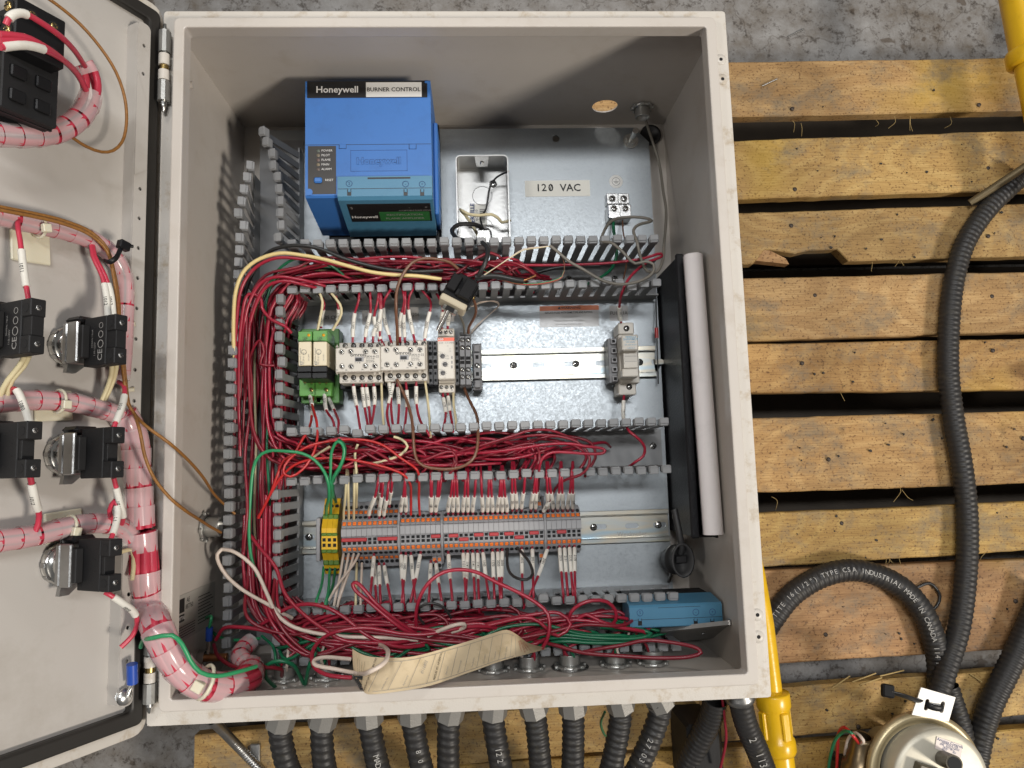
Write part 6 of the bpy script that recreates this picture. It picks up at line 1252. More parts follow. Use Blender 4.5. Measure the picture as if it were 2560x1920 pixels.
# visible loops on top of the bundle (sighted)
L2 = 'bright crimson wire looped over the corner of the inner left duct wall'
wire([(600, 1000, 90), (606, 860, 104), (622, 760, 112), (655, 705, 116), (695, 692, 118), (740, 697, 117), (790, 708, 112), (830, 722, 100)], WRED, 1.65, 'glossy crimson wire curving tightly over the upper corner of the left duct', None)
wire([(612, 1000, 84), (618, 850, 104), (640, 760, 114), (668, 715, 118), (710, 702, 119), (760, 712, 116), (800, 722, 104)], WRED, 1.65, 'glossy crimson wire just inside the outermost curve of the bundle', None)
wire([(586, 1120, 84), (588, 960, 100), (592, 800, 110), (606, 715, 114), (640, 668, 116), (690, 645, 118), (760, 648, 117), (830, 660, 112), (900, 672, 100)], WRED, 1.65, 'outermost glossy crimson wire of the bundle beside the yellow one', None)
wire([(600, 1140, 84), (597, 960, 100), (602, 820, 108), (622, 735, 113), (652, 745, 112), (655, 770, 110), (680, 800, 112), (712, 815, 114), (728, 832, 108)], WRED, 1.65, 'crimson wire crossing the inner wall of the left duct beside the green relays', None)
wire([(605, 1120, 76), (622, 900, 100), (650, 850, 110), (660, 880, 110), (650, 910, 108), (686, 914, 106)], WREDD, 1.3, 'dark crimson wire poking through the inner wall of the left duct', None)
wire([(675, 705, 96), (700, 670, 108), (735, 648, 114), (770, 645, 114), (810, 655, 112), (840, 672, 104), (872, 700, 92)], WGRN, 1.4, 'dark green wire crossing the red bundle above the upper corner', None)
# long red pair to the fuse holder
wire([(700, 700, 84), (780, 672, 96), (860, 656, 100), (929, 645, 102), (1016, 642, 104), (1103, 651, 104), (1161, 657, 103), (1280, 662, 100), (1425, 662, 98), (1540, 656, 98), (1613, 645, 100), (1652, 634, 98), (1655, 640, 96), (1613, 659, 100), (1574, 694, 106), (1557, 726, 108), (1549, 760, 84), (1549, 785, 68), (1553, 806, 60)], WRED, 1.45, 'red wire numbered 1011 running along the upper duct and back to the fuse holder', None, marks=((.955, .995, '1011'),))
wire([(1560, 986, 52), (1559, 1005, 56), (1558, 1040, 62), (1565, 1062, 90), (1575, 1080, 108), (1600, 1100, 108), (1612, 1120, 104), (1608, 1140, 100), (1590, 1154, 100), (1570, 1168, 84)], WRED, 1.45, 'red wire numbered 1012 looping out of the fuse holder into the middle duct', None, marks=((.06, .27, '1012'),))
wire([(1040, 660, 66), (1090, 650, 72), (1150, 664, 74), (1230, 690, 66), (1300, 690, 60), (1400, 668, 58), (1500, 664, 58)], WBLK, 2.2, 'black cable lying low in the upper duct behind the receptacle', None, name='cable')

# ---- drops from the upper duct to the relays and contactors
def drop(zpts, ox, oy, zs, m, num, lo, hi, what, r=1.3):
    return wire(zp(zpts, ox, oy, zs), m, r, what, None, marks=((lo, hi, num),) if num is not None else ())
def nlabel(col, num, where): return '%s wire with white sleeve marked %s %s' % (col, num, where)
U6 = [([(890, 870), (888, 930), (850, 1060), (838, 1180), (835, 1300)], '1102', .60, .93), ([(985, 860), (988, 930), (990, 1040), (955, 1180), (938, 1300)], '1130', .60, .93), ([(1062, 860), (1050, 950), (1020, 1080), (1040, 1180), (1110, 1340)], '1130', .60, .90), ([(1075, 860), (1072, 960), (1068, 1110), (1020, 1200), (1010, 1300)], '1103', .58, .92),
      ([(1160, 850), (1115, 920), (1098, 1000), (1120, 1140), (1172, 1305)], '2090', .55, .90), ([(1080, 870), (1085, 960), (1072, 1100), (1070, 1230), (1060, 1290)], '1120', .55, .86), ([(1268, 850), (1282, 940), (1250, 1080), (1240, 1160), (1247, 1300)], '1102', .60, .93), ([(1288, 860), (1290, 960), (1275, 1100), (1280, 1200), (1288, 1300)], '2121', .62, .93), ([(1360, 830), (1325, 900), (1315, 1000), (1335, 1120), (1375, 1300)], '1141', .58, .90), ([(1435, 850), (1495, 920), (1512, 980), (1480, 1120), (1455, 1285)], '2031', .62, .97)]
for i, (p, num, lo, hi) in enumerate(U6):
    p = [(p[0][0], p[0][1] - 60)] + p
    drop(p, 640, 480, [78, 104, 104, 98, 94, 90], WRED, num, lo + .03, hi, 'red wire sleeved %s above the contactors, %s from the green relays' % (num, ORD[(0, 1, 4, 2, 5, 3, 6, 7, 8, 9)[i]]))
drop([(540, 800), (548, 870), (575, 950), (560, 1060), (532, 1195)], 640, 480, [80, 106, 106, 104, 100], WCRM, None, 0, 0, 'cream wire with black print dropping to the first green relay', 1.4)
drop([(640, 800), (655, 880), (725, 970), (738, 1050), (662, 1195)], 640, 480, [80, 106, 106, 104, 98], WCRM, None, 0, 0, 'cream wire bowing out on its way to the second green relay', 1.4)
drop([(560, 900), (590, 970), (570, 1060), (562, 1170)], 640, 480, [96, 98, 90, 76], WRED, '1051', .40, .92, 'red wire with white sleeve marked 1051 dropping behind the first relay'); drop([(690, 900), (712, 1000), (710, 1060), (700, 1150)], 640, 480, [96, 96, 90, 80], WRED, '1121', .40, .8, 'red wire with white sleeve behind the cream wire of the second relay')
drop([(1560, 880), (1590, 930), (1615, 1000), (1605, 1080), (1603, 1180)], 640, 480, [90, 104, 96, 90, 82], WRED, '1131', .62, .93, 'red wire marked 1131 dropping to the timer beside the long screw'); drop([(1640, 900), (1672, 960), (1668, 1040), (1655, 1180)], 640, 480, [104, 100, 92, 82], WRED, '1131', .48, .90, 'red wire marked 1131 dropping to the middle screw of the timer')
# ---- drops below the contactors, relays, timer into the middle duct
L6 = [([(838, -30), (850, 90), (872, 200), (890, 320), (908, 430)], '1120', .09, .44), ([(912, -30), (925, 90), (945, 240), (975, 400), (982, 440)], '1100', .11, .46), ([(945, -30), (962, 90), (978, 220), (992, 400), (996, 440)], '1103', .11, .45), ([(1012, -30), (1025, 90), (1022, 210), (995, 350), (980, 430)], '1140', .10, .43), ([(1190, -20), (1160, 110), (1132, 240), (1150, 370), (1160, 430)], '1131', .02, .38), ([(1145, -40), (1165, 100), (1170, 240), (1188, 380), (1196, 430)], '1131', .02, .30), ([(1220, -30), (1230, 90), (1235, 210), (1225, 380), (1222, 430)], '1121', .11, .42), ([(1292, -30), (1305, 100), (1300, 240), (1282, 390), (1276, 430)], '1102', .16, .46), ([(1385, -30), (1383, 90), (1390, 200), (1420, 320), (1482, 415), (1500, 450)], '1103', .08, .36)]
for i, (p, num, lo, hi) in enumerate(L6): drop(p, 640, 960, [80, 78, 84, 98, 100] if len(p) == 5 else [80, 78, 84, 94, 108, 106], WRED, num, lo, hi, 'red wire sleeved %s below the contactors, %s from the green relays' % (num, ORD[i]))
for k, (p, w_) in enumerate((([(1080, -40), (1086, 60), (1090, 200), (1105, 370), (1110, 430)], 'first contactor'), ([(1455, -60), (1478, 100), (1498, 280), (1508, 460)], 'second contactor'))): drop(p, 640, 960, [80, 78, 86, 100, 100][:len(p)], WCRM, None, 0, 0, 'cream wire leaving the underside of the %s' % w_)
drop([(1612, 70), (1620, 130), (1640, 250), (1630, 330), (1612, 410)], 640, 960, [66, 70, 84, 98, 100], WRED, '1170', .14, .52, 'red wire sleeved 1170 leaving the underside of the timer on its contactor side'); drop([(1655, 70), (1662, 130), (1680, 250), (1700, 380), (1702, 420)], 640, 960, [66, 70, 84, 100, 100], WRED, '1100', .10, .48, 'red wire sleeved 1100 leaving the timer underside beside the cream wire'); drop([(1705, 70), (1708, 180), (1728, 320), (1728, 400)], 640, 960, [66, 76, 96, 100], WCRM, None, 0, 0, 'cream wire leaving the timer beside two red ones')
drop([(585, 10), (592, 90), (605, 220), (670, 330), (685, 430)], 640, 960, [60, 64, 78, 98, 100], WRED, '2121', .12, .48, 'red wire sleeved 2121 leaving the lower screws of the second green relay'); drop([(615, 100), (650, 170), (690, 260), (715, 340), (705, 430)], 640, 960, [54, 62, 78, 98, 100], WRED, '2170', .06, .36, 'red wire sleeved 2170 slanting from the lowest step of the second green relay')
drop([(490, 110), (485, 200), (478, 310), (440, 420), (400, 480), (330, 600), (240, 660), (180, 800), (120, 960), (20, 1150)], 640, 960, [52, 62, 80, 104, 108, 112, 112, 112, 108, 100], WRED2, 'MA01', .06, .19, 'bright red wire with sleeve curving from the first relay down the left duct')
drop([(462, 40), (470, 120), (495, 220), (525, 330), (530, 460), (495, 600), (400, 740), (300, 800), (240, 770), (250, 700), (330, 610), (470, 530), (600, 500), (760, 480), (950, 485), (1100, 530), (1250, 640), (1390, 740), (1408, 850), (1407, 1000), (1415, 1130)], 640, 960, [60, 66, 88, 104, 110, 114, 116, 117, 117, 116, 115, 114, 112, 112, 112, 113, 114, 112, 98, 78, 64], WRED2, 'MA', .02, .08, 'bright red wire looping through the middle duct from relay to terminal row')
drop([(20, 1160), (120, 960), (220, 800), (330, 700), (480, 650), (640, 640), (800, 650), (960, 680), (1120, 720), (1270, 780), (1330, 860), (1338, 960), (1338, 1130)], 640, 960, [100, 108, 112, 114, 115, 115, 114, 114, 114, 113, 100, 80, 64], WRED2, None, 0, 0, 'bright red wire slanting across the middle duct to the terminal row')
# greens to the earth terminals
wire(zp([(10, 1659), (-40, 1500), (-60, 1300), (-50, 1000), (-20, 720), (20, 630), (100, 580), (250, 580), (400, 600), (510, 660), (590, 760), (625, 860), (630, 980), (610, 1060), (605, 1140)], 640, 960, [100, 104, 106, 108, 112, 114, 116, 118, 118, 118, 118, 114, 100, 80, 50]), WGRN2, 1.6, 'green earth wire arching over the left duct into the first earth terminal', None)
wire(zp([(690, 1020), (660, 940), (645, 850), (645, 720), (650, 600), (680, 520), (710, 495), (745, 520), (762, 580), (740, 680), (690, 770), (660, 830), (655, 930), (648, 1030), (645, 1130)], 640, 960, [60, 92, 112, 118, 122, 126, 128, 128, 126, 124, 120, 114, 96, 72, 50]), WGRN2, 1.5, 'green earth wire forming a narrow standing loop above the earth terminals', None)
wire(zp([(712, 480), (760, 520), (768, 600), (720, 740), (680, 800), (665, 900), (690, 1010)], 640, 960, [112, 118, 122, 120, 114, 98, 54]), WGRN, 1.5, 'dark green earth wire behind the standing loop', None)
for k, (x0, x1, m) in enumerate(((585, 545, WGRN2), (640, 630, WGRN2), (685, 640, WGRN))): wire([(640 + x0 / 3.456, 1418, 44), (640 + x0 / 3.456 - 2, 1440, 56), (640 + (x0 * .6 + x1 * .4) / 3.456 - 2, 1468, 80), (640 + x1 / 3.456 - 6, 1500, 100), (640 + x1 / 3.456 - 14, 1530, 104)], m, 1.4, 'green wire leaving the %s earth terminal towards the lower duct' % ('first', 'second', 'third')[k], None)
# ---- middle duct loops on the right
wire(zp([(-640, 640), (-300, 540), (0, 450), (160, 400), (330, 400), (470, 450), (560, 490)], 1280, 960, [100, 108, 110, 110, 108, 106, 104]), WREDD, 1.4, 'dark crimson wire rising to the upper edge of the middle duct', None)
wire(zp([(-900, 520), (-500, 590), (-200, 590), (100, 550), (300, 520), (500, 515), (650, 540), (770, 555), (806, 575), (780, 600), (650, 603), (480, 590), (350, 590), (270, 630), (240, 700), (232, 800), (225, 905), (222, 1010)], 1280, 960, [90, 104, 112, 116, 118, 118, 118, 117, 117, 117, 117, 117, 116, 116, 114, 98, 78, 64]), WRED, 1.5, 'long crimson wire doubling back in a hairpin loop over the middle duct', None, marks=((.955, .995, '2051'),))
wire(zp([(-300, 560), (0, 470), (250, 440), (450, 460), (560, 500), (640, 570), (672, 650), (650, 730), (590, 785), (480, 820), (400, 870), (335, 985), (300, 1050), (268, 1110)], 1280, 960, [92, 104, 110, 112, 113, 114, 115, 114, 112, 106, 96, 84, 76, 64]), WREDD, 1.4, 'dark crimson wire sweeping out over the middle duct to the end of the terminal row', None, marks=((.90, .985, '2061'),))
rr = random.Random(5)
lblM = 'crimson wire curving inside the middle duct'
for i in range(20):
    xa = rr.uniform(86, 240); xb = xa + rr.uniform(70, 190); xb = min(xb, 395); z = rr.uniform(60, 104); ya = rr.uniform(197, 226); dy = rr.choice((-1, 1))
    pts = [V(xa - 14, ya - dy * 4, z - 20), V(xa, ya, z)]
    n = 4
    for k in range(1, n): pts.append(V(xa + (xb - xa) * k / n, 211 + rr.uniform(-13, 13), z + rr.uniform(-8, 10)))
    if rr.random() < .6: pts += [V(xb + 8, 208 + rr.uniform(-4, 10), z + 8), V(xb + 12, 200, z + 6), V(xb + 4, 188, z + 4), V(xb, 182, 96)]
    else: pts += [V(xb, 215 + rr.uniform(-10, 8), z - 10), V(xb + 14, 212, 40)]
    wire(pts, rr.choice((WRED, WRED, WREDD)), 1.6, lblM, 'red wires curving inside the middle duct', n=6, step=.007)
for i, (p, m, l) in enumerate((([(880, 520), (855, 600), (862, 700), (870, 800)], WCRM, 'cream wire dipping through the middle duct above the earth terminals'), ([(1000, 690), (1150, 650), (1250, 610), (1310, 540), (1260, 480), (1190, 455)], WCRM, 'cream wire curling under the red ones in the middle duct'), ([(480, 640), (560, 590), (640, 540)], WCRM, 'short stretch of cream wire at the left end of the middle duct'))): wire(zp(p, 640, 960, 104), m, 1.4, l, None)
# ---- upper side of the terminal row
SEEN = {}
def which(xz, ox):
    x = U(ox + xz / 3.456, 1300, TZ).x; j = min(range(len(TX)), key=lambda q: abs(TX[q] - x))
    g = 0 if j < 11 else 1 if j < 19 else 2 if j < 39 else 3; k = j - (0, 11, 19, 39)[g]
    s_ = 'the %s terminal block of the %s' % (ORD[k], ('two-tier run', 'short run of eight', 'long run of twenty', 'end run of seven')[g])
    return s_
def term_up(xt, yt, xb, yb, num, col=WRED, ox=640, base='terminal row from the middle duct', mid=None, lo=.50, hi=.90, tier=False):
    pts = [(xt + (xt - xb) * .25, yt - 90), (xt, yt), ((xt * .62 + xb * .38) if mid is None else mid, yt * .55 + yb * .45), (xb, yb - 60), (xb, yb)]
    zs = [92, 106, 98, 74, 58] if not tier else [92, 106, 94, 66, 50]
    n_ = 'crimson' if col is WRED else 'bright red' if col is WRED2 else 'cream'
    lbl = '%s wire sleeved %s above %s' % (n_, num, which(xb, ox)) if num else '%s wire above %s' % (n_, which(xb, ox))
    return wire(zp(pts, ox, 960, zs), col, 1.35, lbl, 'wires entering the upper side of the terminal row', marks=((lo, hi, num),) if num else ())
for a in ((780, 830, 757, 1165), (795, 840, 801, 1165), (850, 830, 845, 1165), (872, 830, 868, 1065)): term_up(*a, None, WCRM)
for a in ((1060, 815, 978, 1160, 'L1'), (1085, 815, 1058, 1060, '1012'), (1100, 815, 1065, 1160, '1012'), (1145, 860, 1106, 1160, '1012'), (1178, 815, 1152, 1060, '1012')): term_up(*a, lo=.45, hi=.88)
for (a, b_, n_) in ((1290, 1252, '1051'), (1286, 1295, '1080'), (1510, 1510, '1103'), (1520, 1516, '1103'), (1578, 1552, '1102'), (1602, 1556, '1103'), (1700, 1660, '1120'), (1716, 1702, '1130'), (1735, 1745, '1131'), (1812, 1789, '1131'), (1832, 1830, '1140'), (1900, 1873, '1141'), (1945, 1958, '1160'), (2012, 2001, '1170'), (2030, 2044, '1170'), (2115, 2087, '2020'), (2122, 2128, '2030'), (2140, 2168, '2030')): term_up(a, 800, b_, 1122, n_)
for (a, b_, n_) in ((0, 2, '2031'), (22, 40, '2031'), (115, 84, '2032'), (205, 165, '2051'), (215, 205, '2052'), (300, 312, '2061'), (320, 354, '2100'), (415, 397, '2121'), (430, 440, '2131'), (515, 483, '2132'), (527, 526, '2170')): term_up(a, 765, b_, 1095, n_, ox=1280)
# ---- lower side of the terminal row to the lower duct
def term_dn(xt, yt, xb, yb, num, col=WRED, ox=640, lo=.10, hi=.52, extra=None):
    pts = [(xt, yt), (xt * .85 + xb * .15, yt + 60), (xt * .5 + xb * .5, yt * .45 + yb * .55), (xb, yb), (xb + (xb - xt) * .3, yb + 110)]
    n_ = {WRED: 'crimson', WRED2: 'bright red', WCRM: 'cream', WWHT: 'off-white', WBLK: 'black'}[col]
    lbl = '%s wire sleeved %s below %s' % (n_, num, which(xt, ox)) if num else '%s wire below %s' % (n_, which(xt, ox))
    return wire(zp(pts, ox, 960, [58, 70, 86, 104, 100]), col, 1.35, lbl, 'wires leaving the lower side of the terminal row', marks=((lo, hi, num),) if num else ())
for a in ((757, 1470, 690, 1830), (801, 1470, 720, 1850), (845, 1470, 740, 1800), (888, 1470, 690, 1760), (870, 1550, 862, 1860), (915, 1550, 905, 1850)): term_dn(*a, None, WWHT if a[0] != 870 else WCRM)
for a in ((1020, 1470, 990, 1800, '1131'), (1020, 1550, 1040, 1870, '1101'), (1063, 1550, 1075, 1860, '1012'), (1106, 1550, 1160, 1850, '1031'), (1252, 1455, 1275, 1850, '1051'), (1295, 1460, 1262, 1860, '1080'), (1338, 1460, 1375, 1850, '1080'), (1424, 1450, 1345, 1840, '1103')): term_dn(*a)
for a in ((1510, 1530, 1495, 1850, '1081'), (1553, 1530, 1600, 1850, '1031'), (1660, 1450, 1695, 1850, '1051'), (1789, 1440, 1815, 1840, '1131'), (1830, 1440, 1810, 1860, '1141'), (1873, 1440, 1890, 1830, '1141'), (1914, 1440, 1925, 1860, '1141'), (1958, 1435, 2010, 1830, '1160'), (2044, 1430, 2060, 1840, '1170'), (2087, 1430, 2110, 1840, '2020'), (2128, 1425, 2120, 1840, '2030')): term_dn(*a)
for a in ((84, 1410, 90, 1800, '2032'), (175, 1405, 185, 1800, '2051'), (318, 1405, 150, 1830, '2061'), (410, 1395, 440, 1780, '2121'), (452, 1395, 480, 1790, '2131'), (495, 1390, 525, 1790, '2132'), (540, 1390, 545, 1780, '2170')): term_dn(*a, ox=1280)
wire(zp([(2172, 1420), (2172, 1560), (2200, 1640), (2260, 1680), (2340, 1690), (2390, 1640), (2360, 1540), (2290, 1450), (2255, 1410)], 640, 960, [58, 76, 92, 102, 104, 98, 86, 70, 58]), WBLK, 1.5, 'black jumper wire looping between two terminals on the lower side of the row', None)

# ---- lower channel
rr = random.Random(9)
lblD = 'crimson wire tangled in the lower duct over the conduit fittings'
for i in range(24):
    z = 90 + 2.1 * i; ph = rr.uniform(0, 6.28); am = rr.uniform(6, 15); yc = rr.uniform(32, 46); xe = rr.uniform(190, 420); x0_ = rr.uniform(34, 68)
    pts = [V(x0_, 150 + rr.uniform(-20, 30), min(z, 98)), V(x0_ + 2, 100, min(z, 104)), V(x0_ + 12, 62 + am * .3, z)] if i % 3 else [V(120 + rr.uniform(-30, 60), 66, 84), V(104 + rr.uniform(-30, 60), 52, z - 4)]
    x = pts[-1].x * 1000 + 34
    while x < xe: pts.append(V(x, yc + am * math.sin(x / 46.0 + ph), z + 5 * math.sin(x / 60.0 + ph * 2))); x += 34
    if i % 4 == 0: pts += [V(xe + 10, yc - 6, z + 3), V(xe + 22, yc + 4, z + 3), V(xe + 12, yc + 14, z + 2), V(xe - 24, yc + 12, z), V(xe - 60, yc + 4, z - 10), V(xe - 80, yc, z - 30)]
    else: pts += [V(xe + 8, yc, z - 6), V(xe + 26, yc + 2, z - 30), V(xe + 34, yc + 2, 56)]
    wire(pts, rr.choice((WRED, WRED, WREDD)), 1.7, lblD, 'red wires tangled in the lower duct', n=7, step=.006)
for i in range(11):
    xa = rr.uniform(80, 300); xb = min(440, xa + rr.uniform(90, 200)); z = 96 + rr.uniform(0, 34); pts = [V(xa - 14, 30, z - 20), V(xa, 36 + rr.uniform(-14, 12), z)]
    for k in range(1, 4): pts.append(V(xa + (xb - xa) * k / 4.0, 34 + 13 * math.sin(k * 1.1 + i * 2), z + rr.uniform(-4, 4)))
    pts += [V(xb, 34 + rr.uniform(-8, 8), z), V(xb + 8, 28, z - 4), V(xb - 10, 22, z - 10)]
    wire(pts, WGRN, 1.65, 'dark green wire running among the red ones in the lower duct', 'green wires in the lower duct', n=6, step=.007)
# wires dropping into the nipples
for i, x in enumerate(NX):
    if i in (2, 3): continue
    for k in range(3):
        m = (WRED, WGRN, WWHT, WREDD)[(i + k) % 4] if not (i == 9) else WREDD
        if i == 9 and k: break
        xx = x * 1000 + (-4, 0, 4)[k]
        wire([V(xx, -8, 110 + k), V(xx, 10, 112 + k * 2), V(xx + rr.uniform(-6, 6), 20, 118 + k * 2), V(xx + rr.uniform(-26, 26), 32, 112), V(xx + rr.uniform(-50, 50), 40, 96)], m, 1.35, '%s wire rising out of the conduit nipple' % {WRED: 'crimson', WGRN: 'green', WWHT: 'off-white', WREDD: 'dark red'}[m], 'wires rising out of the conduit nipples', n=6)
# sighted loops of the lower channel
wire([(556, 1372, 116), (543, 1386, 118), (547, 1408, 118), (567, 1440, 118), (600, 1470, 120), (640, 1495, 122), (672, 1512, 128), (700, 1530, 130), (730, 1545, 120)], WWHT, 1.8, 'off-white wire of the far loop crossing the left duct near its lower end', None)
wire([(556, 1373, 116), (580, 1377, 118), (610, 1395, 118), (636, 1420, 118), (650, 1445, 120), (670, 1490, 126), (692, 1535, 136), (727, 1564, 140), (785, 1582, 142), (871, 1592, 142), (958, 1594, 140), (1045, 1600, 132)], WWHT, 1.8, 'off-white wire running the length of the lower tangle', None)
wire([(877, 1648, 178), (846, 1645, 182), (814, 1643, 186), (790, 1648, 190), (784, 1656, 194), (792, 1664, 198), (828, 1671, 202), (886, 1682, 206), (929, 1677, 258), (952, 1664, 256), (966, 1650, 250), (970, 1632, 238), (964, 1620, 200), (950, 1612, 150)], WWHT, 1.8, 'off-white wire loop lying over the end of the paper tag', None)
wire([(880, 1694, 214), (850, 1692, 212), (814, 1686, 206), (790, 1672, 198), (780, 1650, 186), (783, 1625, 172), (800, 1602, 160), (825, 1585, 152), (857, 1575, 148), (915, 1570, 146), (960, 1576, 146), (1000, 1584, 146), (1060, 1586, 146), (1110, 1578, 144), (1161, 1568, 140), (1215, 1566, 134), (1240, 1570, 128)], WRED, 1.8, 'crimson wire sweeping in a wide hook down beside the paper tag', None)
wire([(620, 1330, 100), (650, 1370, 112), (690, 1420, 122), (712, 1483, 130), (756, 1533, 138), (814, 1576, 144), (857, 1600, 146), (929, 1607, 144), (1000, 1605, 138), (1060, 1590, 126)], WRED, 1.8, 'crimson wire slanting from the left duct down into the lower tangle', None)
wire([(1042, 1575, 118), (1040, 1535, 126), (1052, 1487, 132), (1078, 1450, 132), (1110, 1430, 130), (1150, 1424, 128), (1190, 1430, 130), (1240, 1455, 134), (1300, 1483, 138), (1345, 1510, 142), (1370, 1535, 144), (1374, 1570, 146), (1368, 1598, 146), (1356, 1620, 142)], WRED, 1.8, 'crimson wire standing in a broad arch over the lower edge of the terminal row', None)
wire([(1050, 1590, 120), (1030, 1578, 128), (987, 1548, 134), (940, 1508, 136), (905, 1468, 134), (890, 1456, 133), (882, 1460, 133), (888, 1475, 134), (920, 1502, 136), (970, 1545, 138), (1010, 1575, 136), (1040, 1588, 130)], WRED, 1.8, 'crimson wire folded into a narrow hairpin above the lower duct', None)
wire([(640, 1570, 118), (680, 1545, 126), (720, 1520, 132), (770, 1510, 136), (820, 1520, 138), (870, 1550, 140), (905, 1580, 142), (950, 1605, 142), (1010, 1618, 138), (1060, 1612, 130)], WRED, 1.8, 'crimson wire bowing over the lower left corner of the ducts', None)
wire([(1422, 1590, 120), (1420, 1560, 126), (1428, 1530, 130), (1450, 1511, 132), (1482, 1501, 132), (1517, 1504, 130), (1538, 1525, 126), (1540, 1548, 122), (1530, 1562, 118)], WRED, 1.8, 'crimson wire loop standing beside the spare blue module', None)
wire([(1300, 1595, 116), (1380, 1570, 122), (1440, 1550, 126), (1465, 1536, 128), (1500, 1553, 130), (1540, 1567, 130), (1590, 1575, 128), (1616, 1582, 124), (1600, 1592, 120)], WRED, 1.8, 'crimson wire reaching towards the spare blue module', None)
wire([(1330, 1600, 118), (1381, 1611, 128), (1454, 1631, 138), (1555, 1640, 146), (1656, 1645, 152), (1729, 1641, 158), (1753, 1631, 160), (1743, 1621, 158), (1685, 1607, 150), (1613, 1601, 144), (1560, 1612, 140), (1500, 1622, 136), (1459, 1630, 132)], WREDD, 1.8, 'dark red printed wire thrown in a long loop towards the corner', None)
for k, (dy, z) in enumerate(((0, 128), (10, 124), (-12, 122), (22, 126))): wire([(1270 + 20 * k, 1600 + dy, z - 10), (1396, 1586 + dy * .8, z), (1483, 1594 + dy * .6, z + 2), (1569, 1597 + dy * .4, z + 2), (1612, 1592 + dy * .3, z + 1), (1628, 1585, z), (1600, 1575 + dy * .2, z - 4), (1500, 1568, z - 10)], WGRN, 1.8, 'dark green wire in the hank lying towards the corner', 'green hank in the lower right', n=6)
wire([(1060, 1560, 118), (1040, 1530, 124), (1060, 1512, 130), (1085, 1508, 130), (1110, 1520, 128), (1128, 1545, 122)], WBLK, 1.3, 'thin black wire arching over the lower duct heads', None)
wire([(1070, 1590, 140), (1110, 1572, 148), (1140, 1562, 150), (1160, 1560, 148), (1162, 1568, 144), (1130, 1580, 138)], WWHT, 1.8, 'off-white wire end curling up beside the paper tag', None)
wire([(690, 1720, 128), (664, 1690, 150), (668, 1662, 158), (700, 1652, 160), (730, 1660, 156), (750, 1690, 140), (762, 1712, 128), (768, 1690, 140), (775, 1660, 150), (790, 1630, 150)], WGRN, 1.8, 'dark green wire snaking between the first two conduit nuts', None)
wire([(540, 1600, 120), (560, 1570, 126), (600, 1568, 130), (640, 1572, 132), (680, 1580, 132)], WRED, 1.8, 'crimson wire arching from the harness end into the lower tangle', None)
wire([(535, 1612, 122), (545, 1640, 140), (580, 1665, 156), (620, 1672, 164), (660, 1668, 160), (700, 1672, 152), (705, 1690, 130)], WREDD, 1.8, 'dark red wire dipping over the harness end into the first nipple', None)
wire([EARTH_TOP, EARTH_TOP + Vector((.004, .010, .006)), U(506, 1562, .07), U(530, 1580, .08), U(560, 1597, .09), U(600, 1600, .10), U(650, 1596, .105)], WGRN2, 1.5, 'green wire from the blue lug of the earth stud into the lower tangle', None)
wire([U(352, 1618, .235), U(356, 1605, .24), U(380, 1595, .268), U(430, 1588, .268), U(455, 1610, .266), U(475, 1650, .262), U(500, 1680, .256), U(540, 1690, .246), U(600, 1678, .228), U(640, 1666, .205)], WGRN2, 1.7, 'light green earth wire running along the thick spiral-wrapped harness', None)
for k in range(3): wire([(445, 1690 + 8 * k, 100), (460, 1728 + 6 * k, 110), (500, 1746 + 3 * k, 116), (560, 1742, 118), (640, 1720, 112)], WGRN, 1.8, 'dark green wire coiled in the lower left corner behind the harness', 'green coil in the lower left corner')
# clear print on the looped wire is left to its gloss
# ================================================================== harnesses and wires on the door
def dwire(pts, m, r, label, group=None, marks=(), **k): return wire([DU(px, py, n * mm) for px, py, n in pts], m, r, label, group, marks, **k)
def wrap(P, r, label, nin=5, pitch=.013, seed=1, inner=True, gap=()):
    """spiral wrap: overlapping turns of a translucent strip round a bundle of red wires"""
    rr = random.Random(seed); Q = smooth_path(P, .004); t = thing('spiral_wrap', label, 'cable wrap', Q[0]); o = Q[0]
    L = [0]
    for i in range(1, len(Q)): L.append(L[-1] + (Q[i] - Q[i - 1]).length)
    def at(d):
        d = max(0, min(L[-1], d))
        for i in range(1, len(Q)):
            if L[i] >= d: return Q[i - 1].lerp(Q[i], (d - L[i - 1]) / max(1e-9, L[i] - L[i - 1]))
        return Q[-1]
    s = 0; k = 0
    while s < L[-1] - pitch * .3:
        if not any(g0 <= s / L[-1] <= g1 for g0, g1 in gap):
            e = min(L[-1], s + pitch * (rr.uniform(.86, .93) if rr.random() < .2 else rr.uniform(.97, 1.05))); pts = [at(s + (e - s) * i / 4) - o for i in range(5)]
            MB().tube(pts, r, FILM, 18, caps=False, rf=lambda f, i: r * (1.05 - .09 * f)).build('turn', t)
        s += pitch; k += 1
    if inner:
        a = None
        for j in range(nin):
            an0 = 2 * math.pi * j / nin; pts = []; a = None
            for i in range(0, len(Q), 2):
                T_ = (Q[min(i + 1, len(Q) - 1)] - Q[max(0, i - 1)]).normalized(); a = T_.orthogonal() if a is None else a - T_ * a.dot(T_); a.normalize(); c = T_.cross(a); an = an0 + L[i] * 9
                pts.append(Q[i] + (a * math.cos(an) + c * math.sin(an)) * (r * .66))
            wire(pts, WPINK, r * 1000 * .33, 'red wire inside the spiral wrap on the door', 'red wires inside the spiral wraps', n=7)
    return t
def DP(l, n): return [DU(px, py, n * mm) for px, py in l]
wrap(DP([(-60, 525), (0, 540), (87, 560), (174, 580), (246, 609), (286, 645), (308, 690), (312, 740), (310, 800), (306, 880), (300, 950)], 12), .0072, 'spiral wrap along the door above the pilot lights, turning down beside the stiffener', seed=2)
